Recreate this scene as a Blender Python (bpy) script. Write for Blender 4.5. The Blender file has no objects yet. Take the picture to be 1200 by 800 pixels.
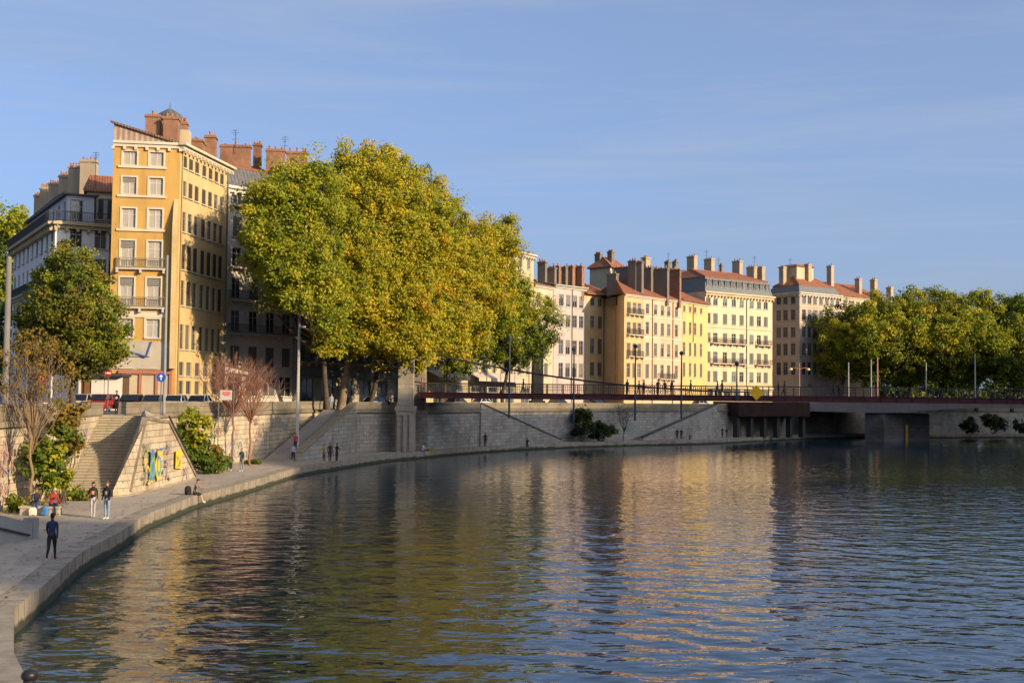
import bpy, math, random
import numpy as np
from mathutils import Vector, Matrix
from mathutils.geometry import tessellate_polygon

random.seed(7)
RNG = np.random.default_rng(7)
R = math.radians
SC = bpy.context.scene
COL = SC.collection

# ------------------------------------------------------------------ camera and the photograph's geometry
FPX, ZC = 1450.0, 6.95
PITCH = math.atan(66 / FPX)
ROLL = 0.0105
_F = Vector((0, math.cos(PITCH), math.sin(PITCH)))
_U0 = Vector((0, -math.sin(PITCH), math.cos(PITCH)))
_R0 = Vector((1, 0, 0))
_R = _R0 * math.cos(ROLL) + _U0 * math.sin(ROLL)
_U = -_R0 * math.sin(ROLL) + _U0 * math.cos(ROLL)
CAM = Vector((0, 0, ZC))

def ray(px, py):
    return _F + _R * ((px - 600) / FPX) + _U * ((400 - py) / FPX)
def G(px, py, z=0.75):
    d = ray(px, py)
    return CAM + d * ((z - ZC) / d.z)
def A(px, py, Y):
    d = ray(px, py)
    return CAM + d * (Y / d.y)
def Zp(px, py, Y):
    return A(px, py, Y).z
def HY(px):
    return 466 + (px - 600) * ROLL
OFFX = 0.0
def XY(px, Y):
    px = px + OFFX
    p = A(px, HY(px), Y)
    return Vector((p.x, p.y))

# sun: direction pointing towards it
SUN_EL = R(19.5)
SUN_XY = Vector((0.82, -0.572)).normalized()

# ------------------------------------------------------------------ tagging and linking
def tag(o, label=None, cat=None, group=None, kind=None):
    if label: o['label'] = label
    if cat: o['category'] = cat
    if group: o['group'] = group
    if kind: o['kind'] = kind
    return o
def thing(name, label, cat, loc=(0, 0, 0), rz=0.0, group=None):
    o = bpy.data.objects.new(name, None)
    COL.objects.link(o)
    o.location = loc
    o.rotation_euler = (0, 0, rz)
    o.empty_display_size = 0.3
    return tag(o, label, cat, group, 'thing')
def copy_tree(o, parent=None):
    c = o.copy()
    COL.objects.link(c)
    if parent is not None:
        c.parent = parent
    for ch in list(o.children):
        copy_tree(ch, c)
    return c

# ------------------------------------------------------------------ mesh builder
class MB:
    def __init__(s):
        s.v = []; s.f = []; s.m = []
    def add(s, vs, fs, m=0):
        n = len(s.v)
        s.v += [tuple(p) for p in vs]
        for f in fs:
            s.f.append([i + n for i in f]); s.m.append(m)
        return s
    def quad(s, a, b, c, d, m=0):
        return s.add([a, b, c, d], [(0, 1, 2, 3)], m)
    def box(s, x0, x1, y0, y1, z0, z1, m=0):
        return s.add([(x0, y0, z0), (x1, y0, z0), (x1, y1, z0), (x0, y1, z0),
                      (x0, y0, z1), (x1, y0, z1), (x1, y1, z1), (x0, y1, z1)],
                     [(0, 3, 2, 1), (4, 5, 6, 7), (0, 1, 5, 4), (1, 2, 6, 5), (2, 3, 7, 6), (3, 0, 4, 7)], m)
    def obox(s, c, u, hu, hv, z0, z1, m=0, taper=1.0):
        u = Vector((u[0], u[1], 0)).normalized(); v = Vector((-u.y, u.x, 0))
        c = Vector((c[0], c[1], 0)); p = []
        for z, k in ((z0, 1.0), (z1, taper)):
            for a, b in ((-1, -1), (1, -1), (1, 1), (-1, 1)):
                q = c + u * (hu * a * k) + v * (hv * b * k); p.append((q.x, q.y, z))
        return s.add(p, [(0, 3, 2, 1), (4, 5, 6, 7), (0, 1, 5, 4), (1, 2, 6, 5), (2, 3, 7, 6), (3, 0, 4, 7)], m)
    def beam(s, a, b, w, h, m=0):
        a = Vector(a); b = Vector(b); d = (b - a)
        if d.length < 1e-6: return s
        d.normalize()
        up = Vector((0, 0, 1)) if abs(d.z) < 0.95 else Vector((0, 1, 0))
        r = d.cross(up).normalized() * (w / 2); t = r.cross(d).normalized() * (h / 2)
        p = [a - r - t, a + r - t, a + r + t, a - r + t, b - r - t, b + r - t, b + r + t, b - r + t]
        return s.add(p, [(0, 1, 2, 3), (4, 7, 6, 5), (0, 4, 5, 1), (1, 5, 6, 2), (2, 6, 7, 3), (3, 7, 4, 0)], m)
    def tube(s, path, radii, n=6, m=0, cap=True):
        path = [Vector(p) for p in path]
        if not hasattr(radii, '__len__'): radii = [radii] * len(path)
        vs = []; fs = []; prev = None
        for i, p in enumerate(path):
            d = (path[min(i + 1, len(path) - 1)] - path[max(i - 1, 0)])
            if d.length < 1e-9: d = Vector((0, 0, 1))
            d.normalize()
            if prev is None:
                ref = Vector((0, 0, 1)) if abs(d.z) < 0.9 else Vector((1, 0, 0))
                r = d.cross(ref).normalized()
            else:
                r = prev - d * prev.dot(d)
                r = r.normalized() if r.length > 1e-6 else d.orthogonal().normalized()
            prev = r; t = d.cross(r)
            for k in range(n):
                a = 2 * math.pi * k / n
                vs.append(p + (r * math.cos(a) + t * math.sin(a)) * radii[i])
        for i in range(len(path) - 1):
            for k in range(n):
                a = i * n + k; b = i * n + (k + 1) % n
                fs.append((a, b, b + n, a + n))
        if cap:
            fs.append(tuple(reversed(range(n)))); fs.append(tuple(range((len(path) - 1) * n, len(path) * n)))
        return s.add(vs, fs, m)
    def lathe(s, c, prof, n=16, m=0):
        vs = []; fs = []; c = Vector(c)
        for r, z in prof:
            for k in range(n):
                a = 2 * math.pi * k / n
                vs.append(c + Vector((r * math.cos(a), r * math.sin(a), z)))
        for i in range(len(prof) - 1):
            for k in range(n):
                a = i * n + k; b = i * n + (k + 1) % n
                fs.append((a, b, b + n, a + n))
        fs.append(tuple(reversed(range(n)))); fs.append(tuple(range((len(prof) - 1) * n, len(prof) * n)))
        return s.add(vs, fs, m)
    def ball(s, c, r, m=0, nu=10, nv=7, cut=-1.0):
        c = Vector(c)
        if not hasattr(r, '__len__'): r = (r, r, r)
        prof = []
        for i in range(nv + 1):
            t = -math.pi / 2 + math.pi * i / nv
            if math.sin(t) >= cut - 1e-6: prof.append(t)
        vs = []; fs = []
        for t in prof:
            for k in range(nu):
                a = 2 * math.pi * k / nu
                vs.append(c + Vector((r[0] * math.cos(t) * math.cos(a), r[1] * math.cos(t) * math.sin(a), r[2] * math.sin(t))))
        for i in range(len(prof) - 1):
            for k in range(nu):
                a = i * nu + k; b = i * nu + (k + 1) % nu
                fs.append((a, b, b + nu, a + nu))
        return s.add(vs, fs, m)
    def prism(s, poly, z0, z1, m=0, top=True, bottom=False):
        n = len(poly)
        vs = [(p[0], p[1], z0) for p in poly] + [(p[0], p[1], z1) for p in poly]
        fs = [(i, (i + 1) % n, (i + 1) % n + n, i + n) for i in range(n)]
        if top or bottom:
            tri = tessellate_polygon([[Vector((p[0], p[1], 0)) for p in poly]])
            for t in tri:
                a, b, c = t
                A_ = Vector(poly[a][:2]); B_ = Vector(poly[b][:2]); C_ = Vector(poly[c][:2])
                if (B_ - A_).cross(C_ - A_) < 0: b, c = c, b
                if top: fs.append((a + n, b + n, c + n))
                if bottom: fs.append((c, b, a))
        return s.add(vs, fs, m)
    def flat(s, poly, z, m=0):
        tri = tessellate_polygon([[Vector((p[0], p[1], 0)) for p in poly]])
        fs = []
        for a, b, c in tri:
            A_ = Vector(poly[a][:2]); B_ = Vector(poly[b][:2]); C_ = Vector(poly[c][:2])
            if (B_ - A_).cross(C_ - A_) < 0: b, c = c, b
            fs.append((a, b, c))
        return s.add([(p[0], p[1], z) for p in poly], fs, m)
    def mesh(s, name, mats, origin=(0, 0, 0), smooth=False, uv=True):
        me = bpy.data.meshes.new(name)
        o = Vector(origin)
        vv = [(p[0] - o.x, p[1] - o.y, p[2] - o.z) for p in s.v]
        me.from_pydata(vv, [], s.f)
        if not isinstance(mats, (list, tuple)): mats = [mats]
        for m in mats: me.materials.append(m)
        me.polygons.foreach_set('material_index', s.m)
        if smooth: me.polygons.foreach_set('use_smooth', [True] * len(s.f))
        me.update()
        if uv:
            l = me.uv_layers.new(name='UVMap')
            buf = np.zeros(len(me.loops) * 2, dtype=np.float32)
            V = s.v
            for p in me.polygons:
                n = p.normal
                if abs(n.z) > 0.93:
                    for li in p.loop_indices:
                        q = V[me.loops[li].vertex_index]; buf[2 * li] = q[0]; buf[2 * li + 1] = q[1]
                else:
                    h = math.hypot(n.x, n.y) or 1; tx, ty = -n.y / h, n.x / h
                    for li in p.loop_indices:
                        q = V[me.loops[li].vertex_index]
                        buf[2 * li] = q[0] * tx + q[1] * ty; buf[2 * li + 1] = q[2]
            l.data.foreach_set('uv', buf)
        return me
    def build(s, name, mats, parent=None, origin=None, smooth=False, uv=True):
        if origin is None:
            origin = parent.location if parent is not None else (0, 0, 0)
        o = bpy.data.objects.new(name, s.mesh(name, mats, origin, smooth, uv))
        COL.objects.link(o)
        if parent is not None: o.parent = parent
        elif Vector(origin).length > 0: o.location = origin
        return o

def struct(name, mb, mat, kind='structure', smooth=False):
    o = mb.build(name, mat, smooth=smooth); o['kind'] = kind
    return o

# ------------------------------------------------------------------ materials
MATS = {}
def _new(name):
    m = bpy.data.materials.new(name); m.use_nodes = True
    nt = m.node_tree; nt.nodes.clear()
    out = nt.nodes.new('ShaderNodeOutputMaterial'); b = nt.nodes.new('ShaderNodeBsdfPrincipled')
    nt.links.new(b.outputs[0], out.inputs[0])
    return m, nt, b, out
def _c(c): return (c[0], c[1], c[2], 1)
def _mul(c, k): return tuple(max(0, min(1, x * k)) for x in c)
def N(nt, t, **kw):
    n = nt.nodes.new(t)
    for k, v in kw.items():
        if k in n.inputs.keys(): n.inputs[k].default_value = v
        else: setattr(n, k, v)
    return n
def ramp(nt, stops):
    r = nt.nodes.new('ShaderNodeValToRGB'); e = r.color_ramp.elements
    e[0].position, e[0].color = stops[0][0], _c(stops[0][1])
    e[1].position, e[1].color = stops[-1][0], _c(stops[-1][1])
    for p, c in stops[1:-1]:
        q = e.new(p); q.color = _c(c)
    return r
def mixc(nt, a, b, fac, mode='MIX'):
    m = nt.nodes.new('ShaderNodeMix'); m.data_type = 'RGBA'; m.blend_type = mode
    L = nt.links
    for sock, val in ((m.inputs[0], fac), (m.inputs[6], a), (m.inputs[7], b)):
        if hasattr(val, 'is_linked') or hasattr(val, 'links'): L.new(val, sock)
        elif isinstance(val, (int, float)): sock.default_value = val
        else: sock.default_value = _c(val)
    return m.outputs[2]
def coords(nt, kind, scale=(1, 1, 1)):
    if kind == 'World':
        src = nt.nodes.new('ShaderNodeNewGeometry').outputs['Position']
    else:
        src = nt.nodes.new('ShaderNodeTexCoord').outputs[kind]
    mp = nt.nodes.new('ShaderNodeMapping'); mp.inputs['Scale'].default_value = scale
    nt.links.new(src, mp.inputs[0])
    return mp.outputs[0]

def plain(name, col, rough=0.7, var=0.12, scale=1.5, metal=0.0, spec=0.3, bump=0.0, kind='Object'):
    if name in MATS: return MATS[name]
    m, nt, b, out = _new(name); L = nt.links
    n = N(nt, 'ShaderNodeTexNoise', Scale=scale, Detail=4.0, Roughness=0.6)
    L.new(coords(nt, kind), n.inputs['Vector'])
    r = ramp(nt, [(0.3, _mul(col, 1 - var)), (0.7, _mul(col, 1 + var))])
    L.new(n.outputs[0], r.inputs[0]); L.new(r.outputs[0], b.inputs['Base Color'])
    b.inputs['Roughness'].default_value = rough; b.inputs['Metallic'].default_value = metal
    b.inputs['Specular IOR Level'].default_value = spec
    if bump:
        n2 = N(nt, 'ShaderNodeTexNoise', Scale=scale * 6, Detail=3.0); L.new(coords(nt, kind), n2.inputs['Vector'])
        bp = N(nt, 'ShaderNodeBump', Strength=bump, Distance=0.02); L.new(n2.outputs[0], bp.inputs['Height'])
        L.new(bp.outputs[0], b.inputs['Normal'])
    MATS[name] = m
    return m

def plaster(name, col, stain=0.25, rough=0.85, scale=0.35, dirt=(0.12, 0.1, 0.08)):
    """rendered facade: slow tone drift, rain streaks and small patches"""
    if name in MATS: return MATS[name]
    m, nt, b, out = _new(name); L = nt.links
    n = N(nt, 'ShaderNodeTexNoise', Scale=scale, Detail=5.0, Roughness=0.62); L.new(coords(nt, 'World'), n.inputs['Vector'])
    r = ramp(nt, [(0.3, _mul(col, 0.86)), (0.5, col), (0.72, _mul(col, 1.1))]); L.new(n.outputs[0], r.inputs[0])
    s = N(nt, 'ShaderNodeTexNoise', Scale=1.0, Detail=4.0, Roughness=0.7); L.new(coords(nt, 'UV', (1.6, 0.16, 1)), s.inputs['Vector'])
    sr = ramp(nt, [(0.52, (0, 0, 0)), (0.8, (1, 1, 1))]); L.new(s.outputs[0], sr.inputs[0])
    f = N(nt, 'ShaderNodeMath', operation='MULTIPLY'); L.new(sr.outputs[0], f.inputs[0]); f.inputs[1].default_value = stain
    c = mixc(nt, r.outputs[0], _mul(col, 0.45), f.outputs[0])
    L.new(c, b.inputs['Base Color']); b.inputs['Roughness'].default_value = rough
    b.inputs['Specular IOR Level'].default_value = 0.2
    n2 = N(nt, 'ShaderNodeTexNoise', Scale=9.0, Detail=3.0); L.new(coords(nt, 'World'), n2.inputs['Vector'])
    bp = N(nt, 'ShaderNodeBump', Strength=0.25, Distance=0.02); L.new(n2.outputs[0], bp.inputs['Height']); L.new(bp.outputs[0], b.inputs['Normal'])
    MATS[name] = m
    return m

def stone(name, c1, c2, mortar, bw=0.95, bh=0.42, stain=0.55, moss=None, rough=0.9):
    """coursed ashlar with soot streaks and pale patches"""
    if name in MATS: return MATS[name]
    m, nt, b, out = _new(name); L = nt.links
    br = N(nt, 'ShaderNodeTexBrick'); br.offset = 0.5
    uv = coords(nt, 'UV')
    wob = N(nt, 'ShaderNodeTexNoise', Scale=0.9, Detail=2.0); L.new(uv, wob.inputs['Vector'])
    add = N(nt, 'ShaderNodeVectorMath', operation='MULTIPLY_ADD'); L.new(wob.outputs['Color'], add.inputs[0])
    add.inputs[1].default_value = (0.08, 0.05, 0); L.new(uv, add.inputs[2])
    L.new(add.outputs[0], br.inputs['Vector'])
    br.inputs['Scale'].default_value = 1.0; br.inputs['Brick Width'].default_value = bw; br.inputs['Row Height'].default_value = bh
    br.inputs['Mortar Size'].default_value = 0.02; br.inputs['Mortar Smooth'].default_value = 0.3; br.inputs['Bias'].default_value = 0.0
    br.inputs['Color1'].default_value = _c(c1); br.inputs['Color2'].default_value = _c(c2); br.inputs['Mortar'].default_value = _c(mortar)
    n = N(nt, 'ShaderNodeTexNoise', Scale=0.28, Detail=6.0, Roughness=0.65); L.new(coords(nt, 'World'), n.inputs['Vector'])
    r = ramp(nt, [(0.32, (0.55, 0.52, 0.48)), (0.5, (1, 1, 1)), (0.7, (1.0, 0.97, 0.92))]); L.new(n.outputs[0], r.inputs[0])
    c = mixc(nt, br.outputs['Color'], r.outputs[0], 0.8, 'MULTIPLY')
    s = N(nt, 'ShaderNodeTexNoise', Scale=1.0, Detail=5.0, Roughness=0.7); L.new(coords(nt, 'UV', (1.1, 0.14, 1)), s.inputs['Vector'])
    sr = ramp(nt, [(0.5, (0, 0, 0)), (0.78, (1, 1, 1))]); L.new(s.outputs[0], sr.inputs[0])
    f = N(nt, 'ShaderNodeMath', operation='MULTIPLY'); L.new(sr.outputs[0], f.inputs[0]); f.inputs[1].default_value = stain
    c = mixc(nt, c, (0.09, 0.08, 0.065), f.outputs[0])
    # dark pocks: missing stones and drain holes
    v = N(nt, 'ShaderNodeTexNoise', Scale=1.9, Detail=2.0); L.new(uv, v.inputs['Vector'])
    vr = ramp(nt, [(0.70, (0, 0, 0)), (0.74, (1, 1, 1))]); L.new(v.outputs[0], vr.inputs[0])
    f2 = N(nt, 'ShaderNodeMath', operation='MULTIPLY'); L.new(vr.outputs[0], f2.inputs[0]); f2.inputs[1].default_value = 0.6
    c = mixc(nt, c, (0.07, 0.06, 0.05), f2.outputs[0])
    L.new(c, b.inputs['Base Color']); b.inputs['Roughness'].default_value = rough; b.inputs['Specular IOR Level'].default_value = 0.2
    bp = N(nt, 'ShaderNodeBump', Strength=0.7, Distance=0.05); L.new(br.outputs['Fac'], bp.inputs['Height']); bp.invert = True
    n3 = N(nt, 'ShaderNodeTexNoise', Scale=4.0, Detail=5.0); L.new(coords(nt, 'World'), n3.inputs['Vector'])
    bp2 = N(nt, 'ShaderNodeBump', Strength=0.5, Distance=0.06); L.new(n3.outputs[0], bp2.inputs['Height']); L.new(bp.outputs[0], bp2.inputs['Normal'])
    L.new(bp2.outputs[0], b.inputs['Normal'])
    MATS[name] = m
    return m

def tiles(name, col, dark, pitch=0.28):
    if name in MATS: return MATS[name]
    m, nt, b, out = _new(name); L = nt.links
    w = N(nt, 'ShaderNodeTexWave'); w.wave_type = 'BANDS'; w.bands_direction = 'X'
    w.inputs['Scale'].default_value = 1.0 / pitch / 3.2; w.inputs['Distortion'].default_value = 0.6; w.inputs['Detail'].default_value = 1
    L.new(coords(nt, 'UV'), w.inputs['Vector'])
    n = N(nt, 'ShaderNodeTexNoise', Scale=1.6, Detail=5.0, Roughness=0.7); L.new(coords(nt, 'World'), n.inputs['Vector'])
    r = ramp(nt, [(0.28, dark), (0.5, col), (0.72, _mul(col, 1.25))]); L.new(n.outputs[0], r.inputs[0])
    c = mixc(nt, _mul(dark, 0.6), r.outputs[0], w.outputs[0])
    c2 = mixc(nt, r.outputs[0], c, 0.55)
    L.new(c2, b.inputs['Base Color']); b.inputs['Roughness'].default_value = 0.9; b.inputs['Specular IOR Level'].default_value = 0.15
    bp = N(nt, 'ShaderNodeBump', Strength=0.6, Distance=0.06); L.new(w.outputs[0], bp.inputs['Height']); L.new(bp.outputs[0], b.inputs['Normal'])
    MATS[name] = m
    return m

def glass(name, col, rough=0.06):
    if name in MATS: return MATS[name]
    m, nt, b, out = _new(name); L = nt.links
    oi = nt.nodes.new('ShaderNodeObjectInfo')
    r = ramp(nt, [(0.0, _mul(col, 0.5)), (0.6, col), (1.0, _mul(col, 2.6))]); L.new(oi.outputs['Random'], r.inputs[0])
    L.new(r.outputs[0], b.inputs['Base Color'])
    b.inputs['Roughness'].default_value = rough; b.inputs['Specular IOR Level'].default_value = 0.6
    n = N(nt, 'ShaderNodeTexNoise', Scale=0.7, Detail=1.0); L.new(coords(nt, 'World'), n.inputs['Vector'])
    bp = N(nt, 'ShaderNodeBump', Strength=0.15, Distance=0.05); L.new(n.outputs[0], bp.inputs['Height']); L.new(bp.outputs[0], b.inputs['Normal'])
    MATS[name] = m
    return m

def leafmat(name):
    if name in MATS: return MATS[name]
    m, nt, b, out = _new(name); L = nt.links
    at = nt.nodes.new('ShaderNodeAttribute'); at.attribute_name = 'leaf'
    L.new(at.outputs['Color'], b.inputs['Base Color']); b.inputs['Roughness'].default_value = 0.55
    b.inputs['Specular IOR Level'].default_value = 0.25
    t = nt.nodes.new('ShaderNodeBsdfTranslucent'); L.new(at.outputs['Color'], t.inputs['Color'])
    mx = nt.nodes.new('ShaderNodeMixShader'); mx.inputs[0].default_value = 0.4
    L.new(b.outputs[0], mx.inputs[1]); L.new(t.outputs[0], mx.inputs[2]); L.new(mx.outputs[0], out.inputs[0])
    MATS[name] = m
    return m

M_GLASS = glass('window_glass', (0.045, 0.05, 0.055))
M_FRAME = plain('window_frame_paint', (0.40, 0.385, 0.35), 0.6)
M_FRAMED = plain('dark_window_paint', (0.2, 0.19, 0.17), 0.6)
M_BLIND = plain('grey_blind', (0.20, 0.19, 0.175), 0.8)
M_SHUT = plain('grey_shutter', (0.135, 0.13, 0.115), 0.75)
M_SHUTB = plain('brown_shutter', (0.07, 0.06, 0.05), 0.75)
M_IRON = plain('wrought_iron', (0.03, 0.03, 0.032), 0.5, spec=0.4)
M_STONEC = plaster('dressed_stone', (0.46, 0.41, 0.33), 0.35)
M_TILE = tiles('terracotta_tiles', (0.31, 0.125, 0.068), (0.16, 0.075, 0.05))
M_TILED = tiles('weathered_tiles', (0.22, 0.13, 0.09), (0.11, 0.075, 0.06))
M_SLATE = tiles('slate_roof', (0.13, 0.13, 0.135), (0.085, 0.085, 0.09), 0.5)
M_ZINC = plain('zinc_sheet', (0.125, 0.135, 0.135), 0.6, spec=0.3)
M_BRICK = stone('chimney_brick', (0.36, 0.14, 0.06), (0.30, 0.12, 0.06), (0.3, 0.24, 0.18), 0.24, 0.09, 0.3)
M_CHIM = plaster('chimney_render', (0.36, 0.29, 0.20), 0.5)
M_CHIMD = plaster('sooty_chimney_render', (0.17, 0.145, 0.115), 0.5)
M_POT = plain('clay_pot', (0.32, 0.15, 0.08), 0.8)
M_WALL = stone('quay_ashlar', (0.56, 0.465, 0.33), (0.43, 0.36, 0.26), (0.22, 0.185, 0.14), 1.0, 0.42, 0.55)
M_WALLG = stone('shade_toned_ashlar', (0.41, 0.375, 0.32), (0.30, 0.28, 0.245), (0.17, 0.158, 0.14), 1.0, 0.42, 0.75)  # darker, greyer copy of the quay stone, with shade put into its colour
M_PARA = stone('parapet_ashlar', (0.28, 0.24, 0.175), (0.24, 0.205, 0.15), (0.17, 0.145, 0.11), 1.6, 0.5, 0.45)
M_CONC = plaster('concrete', (0.34, 0.32, 0.29), 0.45)
M_BARK = plain('plane_bark', (0.21, 0.16, 0.105), 0.9, 0.4, 1.6, bump=0.6)
M_BARKD = plain('dark_bark', (0.09, 0.07, 0.05), 0.9, 0.3, 2.0, bump=0.5)
M_TWIG = plain('reddish_twig', (0.26, 0.125, 0.08), 0.85, 0.25, 2.0)
M_TWIGP = plain('pale_twig', (0.21, 0.14, 0.08), 0.85, 0.25, 2.0)
M_LEAF = leafmat('leaf')
# ------------------------------------------------------------------ buildings
STREET = 5.4
M_PAINTED = plaster('painted_pane', (0.36, 0.33, 0.285), 0.5, scale=1.2)
M_JOIN = plain('pale_grey_joinery', (0.56, 0.53, 0.47), 0.7)
_WC = {}
def _win_meshes(w, h, kind, fm, sm):
    key = (round(w, 2), round(h, 2), kind, fm.name, sm.name)
    if key in _WC: return _WC[key]
    d = {}
    f = MB(); y0, y1 = 0.10, 0.19; e = 0.075
    f.box(-w / 2, -w / 2 + e, y0, y1, 0, h); f.box(w / 2 - e, w / 2, y0, y1, 0, h)
    f.box(-w / 2 + e, w / 2 - e, y0, y1, h - e, h); f.box(-w / 2 + e, w / 2 - e, y0, y1, 0, e)
    f.box(-0.035, 0.035, y0 + 0.01, y1, e, h - e)
    if h > 1.5:
        f.box(-w / 2 + e, -0.035, y0 + 0.015, y1, h * 0.68, h * 0.68 + 0.06); f.box(0.035, w / 2 - e, y0 + 0.015, y1, h * 0.68, h * 0.68 + 0.06)
    d['window'] = f.mesh('window', fm)
    d['pane'] = MB().box(-w / 2 + 0.02, w / 2 - 0.02, 0.15, 0.165, 0.02, h - 0.02).mesh('pane', M_PAINTED if fm.name.startswith('pale_grey_joinery') else M_GLASS)
    d['sill'] = MB().box(-w / 2 - 0.12, w / 2 + 0.12, -0.14, 0.06, -0.12, 0.0).mesh('sill', M_STONEC)
    if kind.startswith('blind'):
        k = h * {'blind': 0.5, 'blindlow': 0.78, 'blindhigh': 0.28}[kind]; b = MB()
        n = max(4, int(k / 0.12))
        for i in range(n):
            z = h - k + k * i / n
            b.box(-w / 2 + 0.05, w / 2 - 0.05, 0.05, 0.075, z, z + k / n * 0.86)
        d['blind'] = b.mesh('blind', M_BLIND)
    if kind == 'closed':
        b = MB()
        for sgn in (-1, 1):
            x0, x1 = (-w / 2 + 0.03, -0.015) if sgn < 0 else (0.015, w / 2 - 0.03)
            b.box(x0, x1, 0.05, 0.075, 0.03, h - 0.03)
            n = max(5, int(h / 0.16))
            for i in range(n):
                z = 0.1 + (h - 0.2) * i / n
                b.box(x0 + 0.05, x1 - 0.05, 0.02, 0.05, z, z + 0.09)
        d['shutter'] = b.mesh('shutter', sm)
    if kind == 'shut':
        for j, sgn in enumerate((-1, 1)):
            b = MB()
            x0, x1 = (-w / 2 - 0.03 - w * 0.48, -w / 2 - 0.03) if sgn < 0 else (w / 2 + 0.03, w / 2 + 0.03 + w * 0.48)
            b.box(x0, x1, -0.06, -0.02, 0.0, h)
            n = max(5, int(h / 0.16))
            for i in range(n):
                z = 0.1 + (h - 0.2) * i / n
                b.box(x0 + 0.06, x1 - 0.06, -0.085, -0.06, z, z + 0.08)
            d['shutter.%d' % j] = b.mesh('shutter', sm)
    _WC[key] = d
    return d

def put_window(root, x, y, z, w, h, ang, kind='pane', fm=None, sm=None):
    fm = fm or M_FRAME; sm = sm or M_SHUT
    d = _win_meshes(w, h, kind, fm, sm)
    o = bpy.data.objects.new('window', d['window']); COL.objects.link(o); o.parent = root
    o.location = Vector((x, y, z)) - root.location; o.rotation_euler = (0, 0, ang)
    for k, me in d.items():
        if k == 'window': continue
        c = bpy.data.objects.new(k.split('.')[0], me); COL.objects.link(c); c.parent = o
    return o

def s_of(px, P0, P1):
    u = (P1 - P0); u.normalize(); k = (px + OFFX - 600) / FPX
    return (k * P0.y - P0.x) / (u.x - k * u.y)

def facade(mb, root, P0, P1, z0, z1, wins, m=0, reveal=0.24, fm=None, sm=None, mrev=0):
    """wins: (s_centre, width, z_bottom, z_top, kind)"""
    P0 = Vector(P0); P1 = Vector(P1); u = P1 - P0; Lg = u.length; u.normalize(); n = Vector((u.y, -u.x)); ang = math.atan2(u.y, u.x)
    wins = [w for w in wins if w[0] - w[1] / 2 > 0.1 and w[0] + w[1] / 2 < Lg - 0.1 and w[2] > z0 + 0.05 and w[3] < z1 - 0.05]
    xs = sorted({0.0, Lg} | {round(w[0] - w[1] / 2, 3) for w in wins} | {round(w[0] + w[1] / 2, 3) for w in wins})
    zs = sorted({z0, z1} | {round(w[2], 3) for w in wins} | {round(w[3], 3) for w in wins})
    def P(s, z, off=0.0):
        q = P0 + u * s - n * off; return (q.x, q.y, z)
    for i in range(len(xs) - 1):
        run = None
        for j in range(len(zs) - 1):
            cx, cz = (xs[i] + xs[i + 1]) / 2, (zs[j] + zs[j + 1]) / 2
            hole = any(abs(cx - w[0]) < w[1] / 2 and w[2] < cz < w[3] for w in wins)
            if hole:
                if run is not None:
                    mb.quad(P(xs[i], run), P(xs[i + 1], run), P(xs[i + 1], zs[j]), P(xs[i], zs[j]), m); run = None
            elif run is None: run = zs[j]
        if run is not None:
            mb.quad(P(xs[i], run), P(xs[i + 1], run), P(xs[i + 1], z1), P(xs[i], z1), m)
    for s, w, zb, zt, kind in wins:
        a, b = s - w / 2, s + w / 2; r = reveal
        mb.quad(P(a, zb), P(a, zb, r), P(a, zt, r), P(a, zt), mrev); mb.quad(P(b, zb, r), P(b, zb), P(b, zt), P(b, zt, r), mrev)
        mb.quad(P(a, zt), P(a, zt, r), P(b, zt, r), P(b, zt), mrev); mb.quad(P(a, zb, r), P(a, zb), P(b, zb), P(b, zb, r), mrev)
        c = P0 + u * s
        put_window(root, c.x, c.y, zb, w, zt - zb, ang, kind, fm, sm)
    return u, n, ang

def offset_quad(Q, d):
    c = sum((q for q in Q), Vector((0, 0))) / 4; out = []
    for i in range(4):
        a = (Q[i] - Q[i - 1]).normalized(); b = (Q[(i + 1) % 4] - Q[i]).normalized()
        na = Vector((a.y, -a.x)); nb = Vector((b.y, -b.x)); k = na + nb
        out.append(Q[i] + k * (d / max(0.35, 1 + na.dot(nb))))
    return out

def roof_hip(root, Q, ze, h, over, inset, mat, axis=0, name='roof', ridge_h=None):
    E = offset_quad(Q, over)
    if axis: E = E[1:] + E[:1]
    mL = (E[3] + E[0]) / 2; mR = (E[1] + E[2]) / 2; d = (mR - mL); Ld = d.length; d.normalize()
    R0 = mL + d * min(inset, Ld * 0.48); R1 = mR - d * min(inset, Ld * 0.48)
    mb = MB(); z = ze; t = 0.16
    e = [(q.x, q.y, z) for q in E]; eb = [(q.x, q.y, z - t) for q in E]
    r0 = (R0.x, R0.y, z + h); r1 = (R1.x, R1.y, z + h)
    mb.add(e + [r0, r1], [(0, 1, 5, 4), (1, 2, 5), (2, 3, 4, 5), (3, 0, 4)])
    mb.add(e + eb, [(4, 5, 1, 0), (5, 6, 2, 1), (6, 7, 3, 2), (7, 4, 0, 3), (7, 6, 5, 4)])
    # ridge capping
    mb.tube([r0, r1], 0.13, 6)
    for q, r in ((e[0], r0), (e[3], r0), (e[1], r1), (e[2], r1)):
        if inset > 0.5: mb.tube([q, r], 0.10, 5)
    return mb.build(name, mat, root)

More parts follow.
